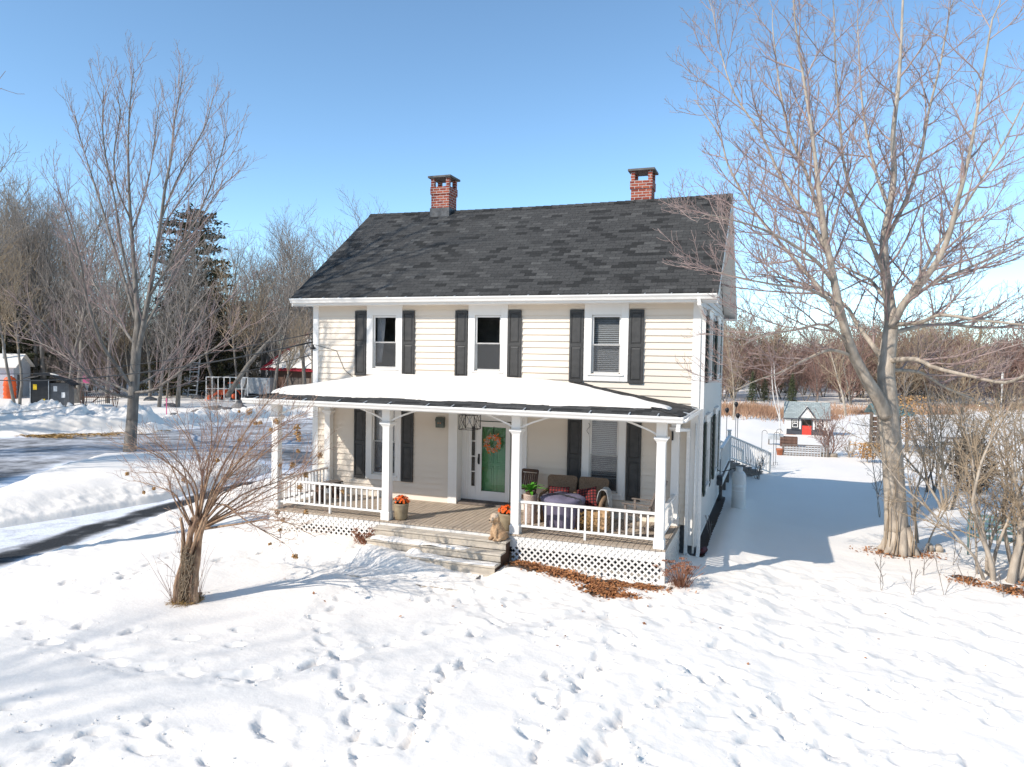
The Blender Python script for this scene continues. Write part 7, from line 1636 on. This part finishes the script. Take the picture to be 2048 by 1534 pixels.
# tractor, trailer and fence panel
def tractor():
    d = 70; p = at_depth(462, 792, d); g = gp(p.x, p.y); t = thing('tractor', 'small orange tractor with closed cab and front loader', 'tractor', tuple(g), R(24)); t.scale = (.58, .58, .62)
    b = MB(); b.box(-2.2, -.3, -.42, .42, .9, 1.65); b.build('hood', M['tractor'], t, bevel=.08)
    b = MB(); b.box(-.3, 1.3, -.75, .75, 2.72, 2.92); b.box(-.3, 1.2, -.7, .7, .7, 1.25); b.build('cab_roof', M['tractor'], t, bevel=.05)
    b = MB()
    for x in (-.25, 1.15):
        for y in (-.7, .64): b.box(x, x + .06, y, y + .06, 1.25, 2.72)
    b.build('cab_frame', M['black'], t); b = MB(); b.box(-.22, 1.18, -.66, .66, 1.26, 2.70); b.build('cab_glass', M['cabglass'], t)
    for x, r_, y in ((-1.8, .5, -.8), (-1.8, .5, .8), (.85, .85, -.95), (.85, .85, .95)):
        b = MB(); s = .16; b.lathe([(0, -s), (r_ * .55, -s), (r_ * .9, -s), (r_, -s * .6), (r_, s * .6), (r_ * .9, s), (r_ * .55, s), (0, s)], k=22); w_ = b.build('wheel', M['tyre'], t, loc=(x, y, r_ - .05), rot=(R(90), 0, 0)); b = MB(); b.lathe([(0, -s - .03), (r_ * .5, -s - .03), (r_ * .5, s + .03), (0, s + .03)], k=16); b.build('rim', M['tractor'], w_)
    for y in (-.95, .95): b = MB(); b.tube([(.85 + 1.0 * math.cos(a), y, .8 + 1.0 * math.sin(a)) for a in np.linspace(.3, 2.9, 9)], .11, 6); b.build('fender', M['tractor'], t)
    b = MB(); b.tube([(-.4, -.6, 1.7), (-1.8, -.6, 1.6), (-3.2, -.6, .5)], .09, 6); b.tube([(-.4, .6, 1.7), (-1.8, .6, 1.6), (-3.2, .6, .5)], .09, 6); b.build('loader_arm', M['tractor'], t); b = MB(); b.poly_y([(-3.2, .1), (-3.2, .9), (-3.4, .9), (-3.9, .15), (-3.8, .05)], -.95, .95); b.build('bucket', M['tractor'], t)
M['cabglass'] = mat('cab_glass', (0.10, 0.18, 0.17), 0.15, 0.2, 2, spec=.6)
tractor()
d = 72; p = at_depth(486, 790, d); g = gp(p.x, p.y); t = thing('box_trailer', 'white enclosed box trailer parked beside the barn', 'trailer', tuple(g), R(22)); t.scale = (.68, .68, .8); b = MB(); b.box(-.6, 4.2, -1.1, 1.1, .6, 2.75); b.build('box', M['galv'], t, bevel=.06)
for x in (1.3, 2.2): b = MB(); b.lathe([(0, -.1), (.36, -.1), (.38, 0), (.36, .1), (0, .1)], k=18); b.build('wheel', M['tyre'], t, loc=(x, -1.12, .36), rot=(R(90), 0, 0))
b = MB(); b.box(.9, 2.6, -1.14, -1.10, .55, .85); b.build('mudguard', M['black'], t); b = MB(); b.tube([(-.6, 0, .55), (-1.9, 0, .5)], .06, 6); b.build('drawbar', M['black'], t)
d = 69; p = at_depth(412, 790, d); g = gp(p.x, p.y); t = thing('livestock_panel', 'white upright barred rack in front of the tractor', 'rack', tuple(g), R(24)); b = MB()
for z in (.1, 2.3): b.beam((0, 0, z), (3.9, 0, z), .08, .08)
b.beam((0, 0, 1.2), (3.9, 0, 1.2), .05, .05); b.build('rail', M['tank'], t); b = MB()
for i in range(8): b.beam((i * .55 + .02, 0, -.1), (i * .55 + .02, 0, 2.3), .07, .07)
b.build('bars', M['tank'], t)
# leaning trunk, rocks
t = thing('leaning_trunk', 'broken trunk leaning among the trees left of the barn', 'trunk', (0, 0, 0)); b = MB(); a = at_depth(455, 792, 66); c = at_depth(530, 690, 69); e_ = at_depth(585, 640, 71); b.tube([a, a.lerp(c, .5) + Vector((0, 0, .3)), c, e_], [.24, .20, .17, .09], 9); b.build('trunk', M['bark_grey'], t); b = MB(); b.tube([at_depth(556, 665, 70), at_depth(600, 600, 71), at_depth(640, 560, 72)], [.14, .09, .03], 6); b.build('crown', M['bark_grey'], t)
def rock(px, py, s, seed, label):
    rn = random.Random(seed); bm = bmesh.new(); bmesh.ops.create_icosphere(bm, subdivisions=3, radius=1)
    for v in bm.verts: q = float(fbm(np.array(v.co.x * 1.3 + seed), np.array(v.co.y * 1.3 + v.co.z * 1.1), 3, seed)); v.co *= 1 + .35 * q; v.co.z *= .62; v.co.x *= 1.2
    me = bpy.data.meshes.new('rock'); bm.to_mesh(me); bm.free(); me.materials.append(M['rock']); me.polygons.foreach_set('use_smooth', [True] * len(me.polygons)); o = bpy.data.objects.new('rock', me); C.objects.link(o); o.location = G(px, py); o.scale = (s,) * 3; o.rotation_euler = (0, 0, rn.uniform(0, 6)); tag(o, label, 'rock', 'rocks in the snow behind the driveway')
for i, (px, py, s) in enumerate(((428, 822, .75), (446, 824, .7), (343, 790, .6), (395, 826, .45), (388, 829, .4), (300, 800, .5), (395, 797, .6), (400, 790, .7), (385, 788, .6), (478, 816, .6), (487, 806, .6), (350, 830, .3), (340, 812, .5), (418, 826, .35))): rock(px, py, s, i + 3, 'dark boulder poking through the snow behind the driveway')
# straw patches on the ice
def strawpatch(px, py, rx, ry, n, seed, label):
    rn = random.Random(seed); g = onz(px, py, -.95); b = MB()
    for i in range(n):
        x = g.x + rn.gauss(0, rx); y = g.y + rn.gauss(0, ry); z = float(zdrive(np.array(x), np.array(y))) + rn.uniform(.02, .08); a = rn.uniform(0, 3.14); L = rn.uniform(.1, .25); b.add([(x - L * math.cos(a), y - L * math.sin(a), z), (x + .03, y + .03, z + .02), (x + L * math.cos(a), y + L * math.sin(a), z), (x - .03, y - .03, z)], [(0, 1, 2, 3)])
    tag(b.build('straw', M['straw'], None), label, 'straw', kind='stuff')
strawpatch(160, 860, 1.4, .8, 2600, 1, 'scattered straw on the ice before the snow bank, larger patch'); strawpatch(95, 868, .8, .35, 700, 2, 'small scatter of straw on the ice at the left'); strawpatch(285, 855, .8, .3, 600, 3, 'thin scatter of straw right of the island tree')
b = MB(); g = G(333, 833); b.tube([g, g + Vector((0, 0, 1.3))], .035, 5); tag(b.build('marker_stake', M['pink'], None), 'thin magenta driveway marker stake', 'stake')
b = MB(); g = G(195, 992); b.beam((g.x - .35, g.y - .1, g.z + .03), (g.x + .2, g.y + .3, g.z + .06), .14, .10); tag(b.build('log', M['dkwood'], None), 'dark piece of wood in the side of the snow island', 'log')
b = MB(); g = G(258, 978); b.beam((g.x - .2, g.y, g.z + .03), (g.x + .4, g.y + .3, g.z + .05), .09, .07); tag(b.build('log', M['bark_grey'], None), 'smaller dark stick in the snow island near the hydrangea', 'stick')

far_wood('far_wood', 'dark evergreen wood added unseen behind the viewer to block low sky', [(-70, -45), (-30, -70), (20, -78), (70, -70)], 10, 16, 'needle', 5, 12000)  # unseen wood added to keep low bright sky out of the window reflections

# dead grass blown against the foot of the hydrangea, and crumbs of snow kicked up along the tracks
def foot_straw():
    rn = random.Random(77); g = G(372, 1203); b = MB()
    for i in range(260):
        a = rn.uniform(0, 6.28); r_ = rn.uniform(.14, .30); p = Vector((g.x + r_ * math.cos(a), g.y + r_ * math.sin(a), 0)); p.z = glook(p.x, p.y) + rn.uniform(.0, .04); d = Vector((rn.gauss(0, 1), rn.gauss(0, 1), rn.gauss(.3, .4))).normalized() * rn.uniform(.04, .12); b.tube([p, p + d], .004, 3, cap=False)
    tag(b.build('dead_grass', M['straw'], None), 'ring of dead grass round the foot of the hydrangea trunk', 'grass', kind='stuff')
foot_straw()
def crumbs():
    rn = random.Random(78); b = MB()
    for px_, py_, s_, a_, d_ in PRINTS:
        for k in range(rn.randrange(2, 8)):
            x = px_ + rn.gauss(0, .17 * s_); y = py_ + rn.gauss(0, .17 * s_)
            if not (-7 < x < 18 and -11.4 < y < 3): continue
            z = glook(x, y); r_ = rn.uniform(.006, .020); c = [Vector((x, y, z + r_ * .4)) + Vector(q) * r_ * rn.uniform(.7, 1.3) for q in ((1, 0, 0), (0, 1, 0), (-1, 0, 0), (0, -1, 0), (0, 0, 1), (0, 0, -1))]
            b.add(c, [(0, 1, 4), (1, 2, 4), (2, 3, 4), (3, 0, 4), (1, 0, 5), (2, 1, 5), (3, 2, 5), (0, 3, 5)])
    tag(b.build('snow_crumbs', M['snow'], None), 'crumbs of snow kicked up along the footprints', 'snow', kind='stuff')
crumbs()
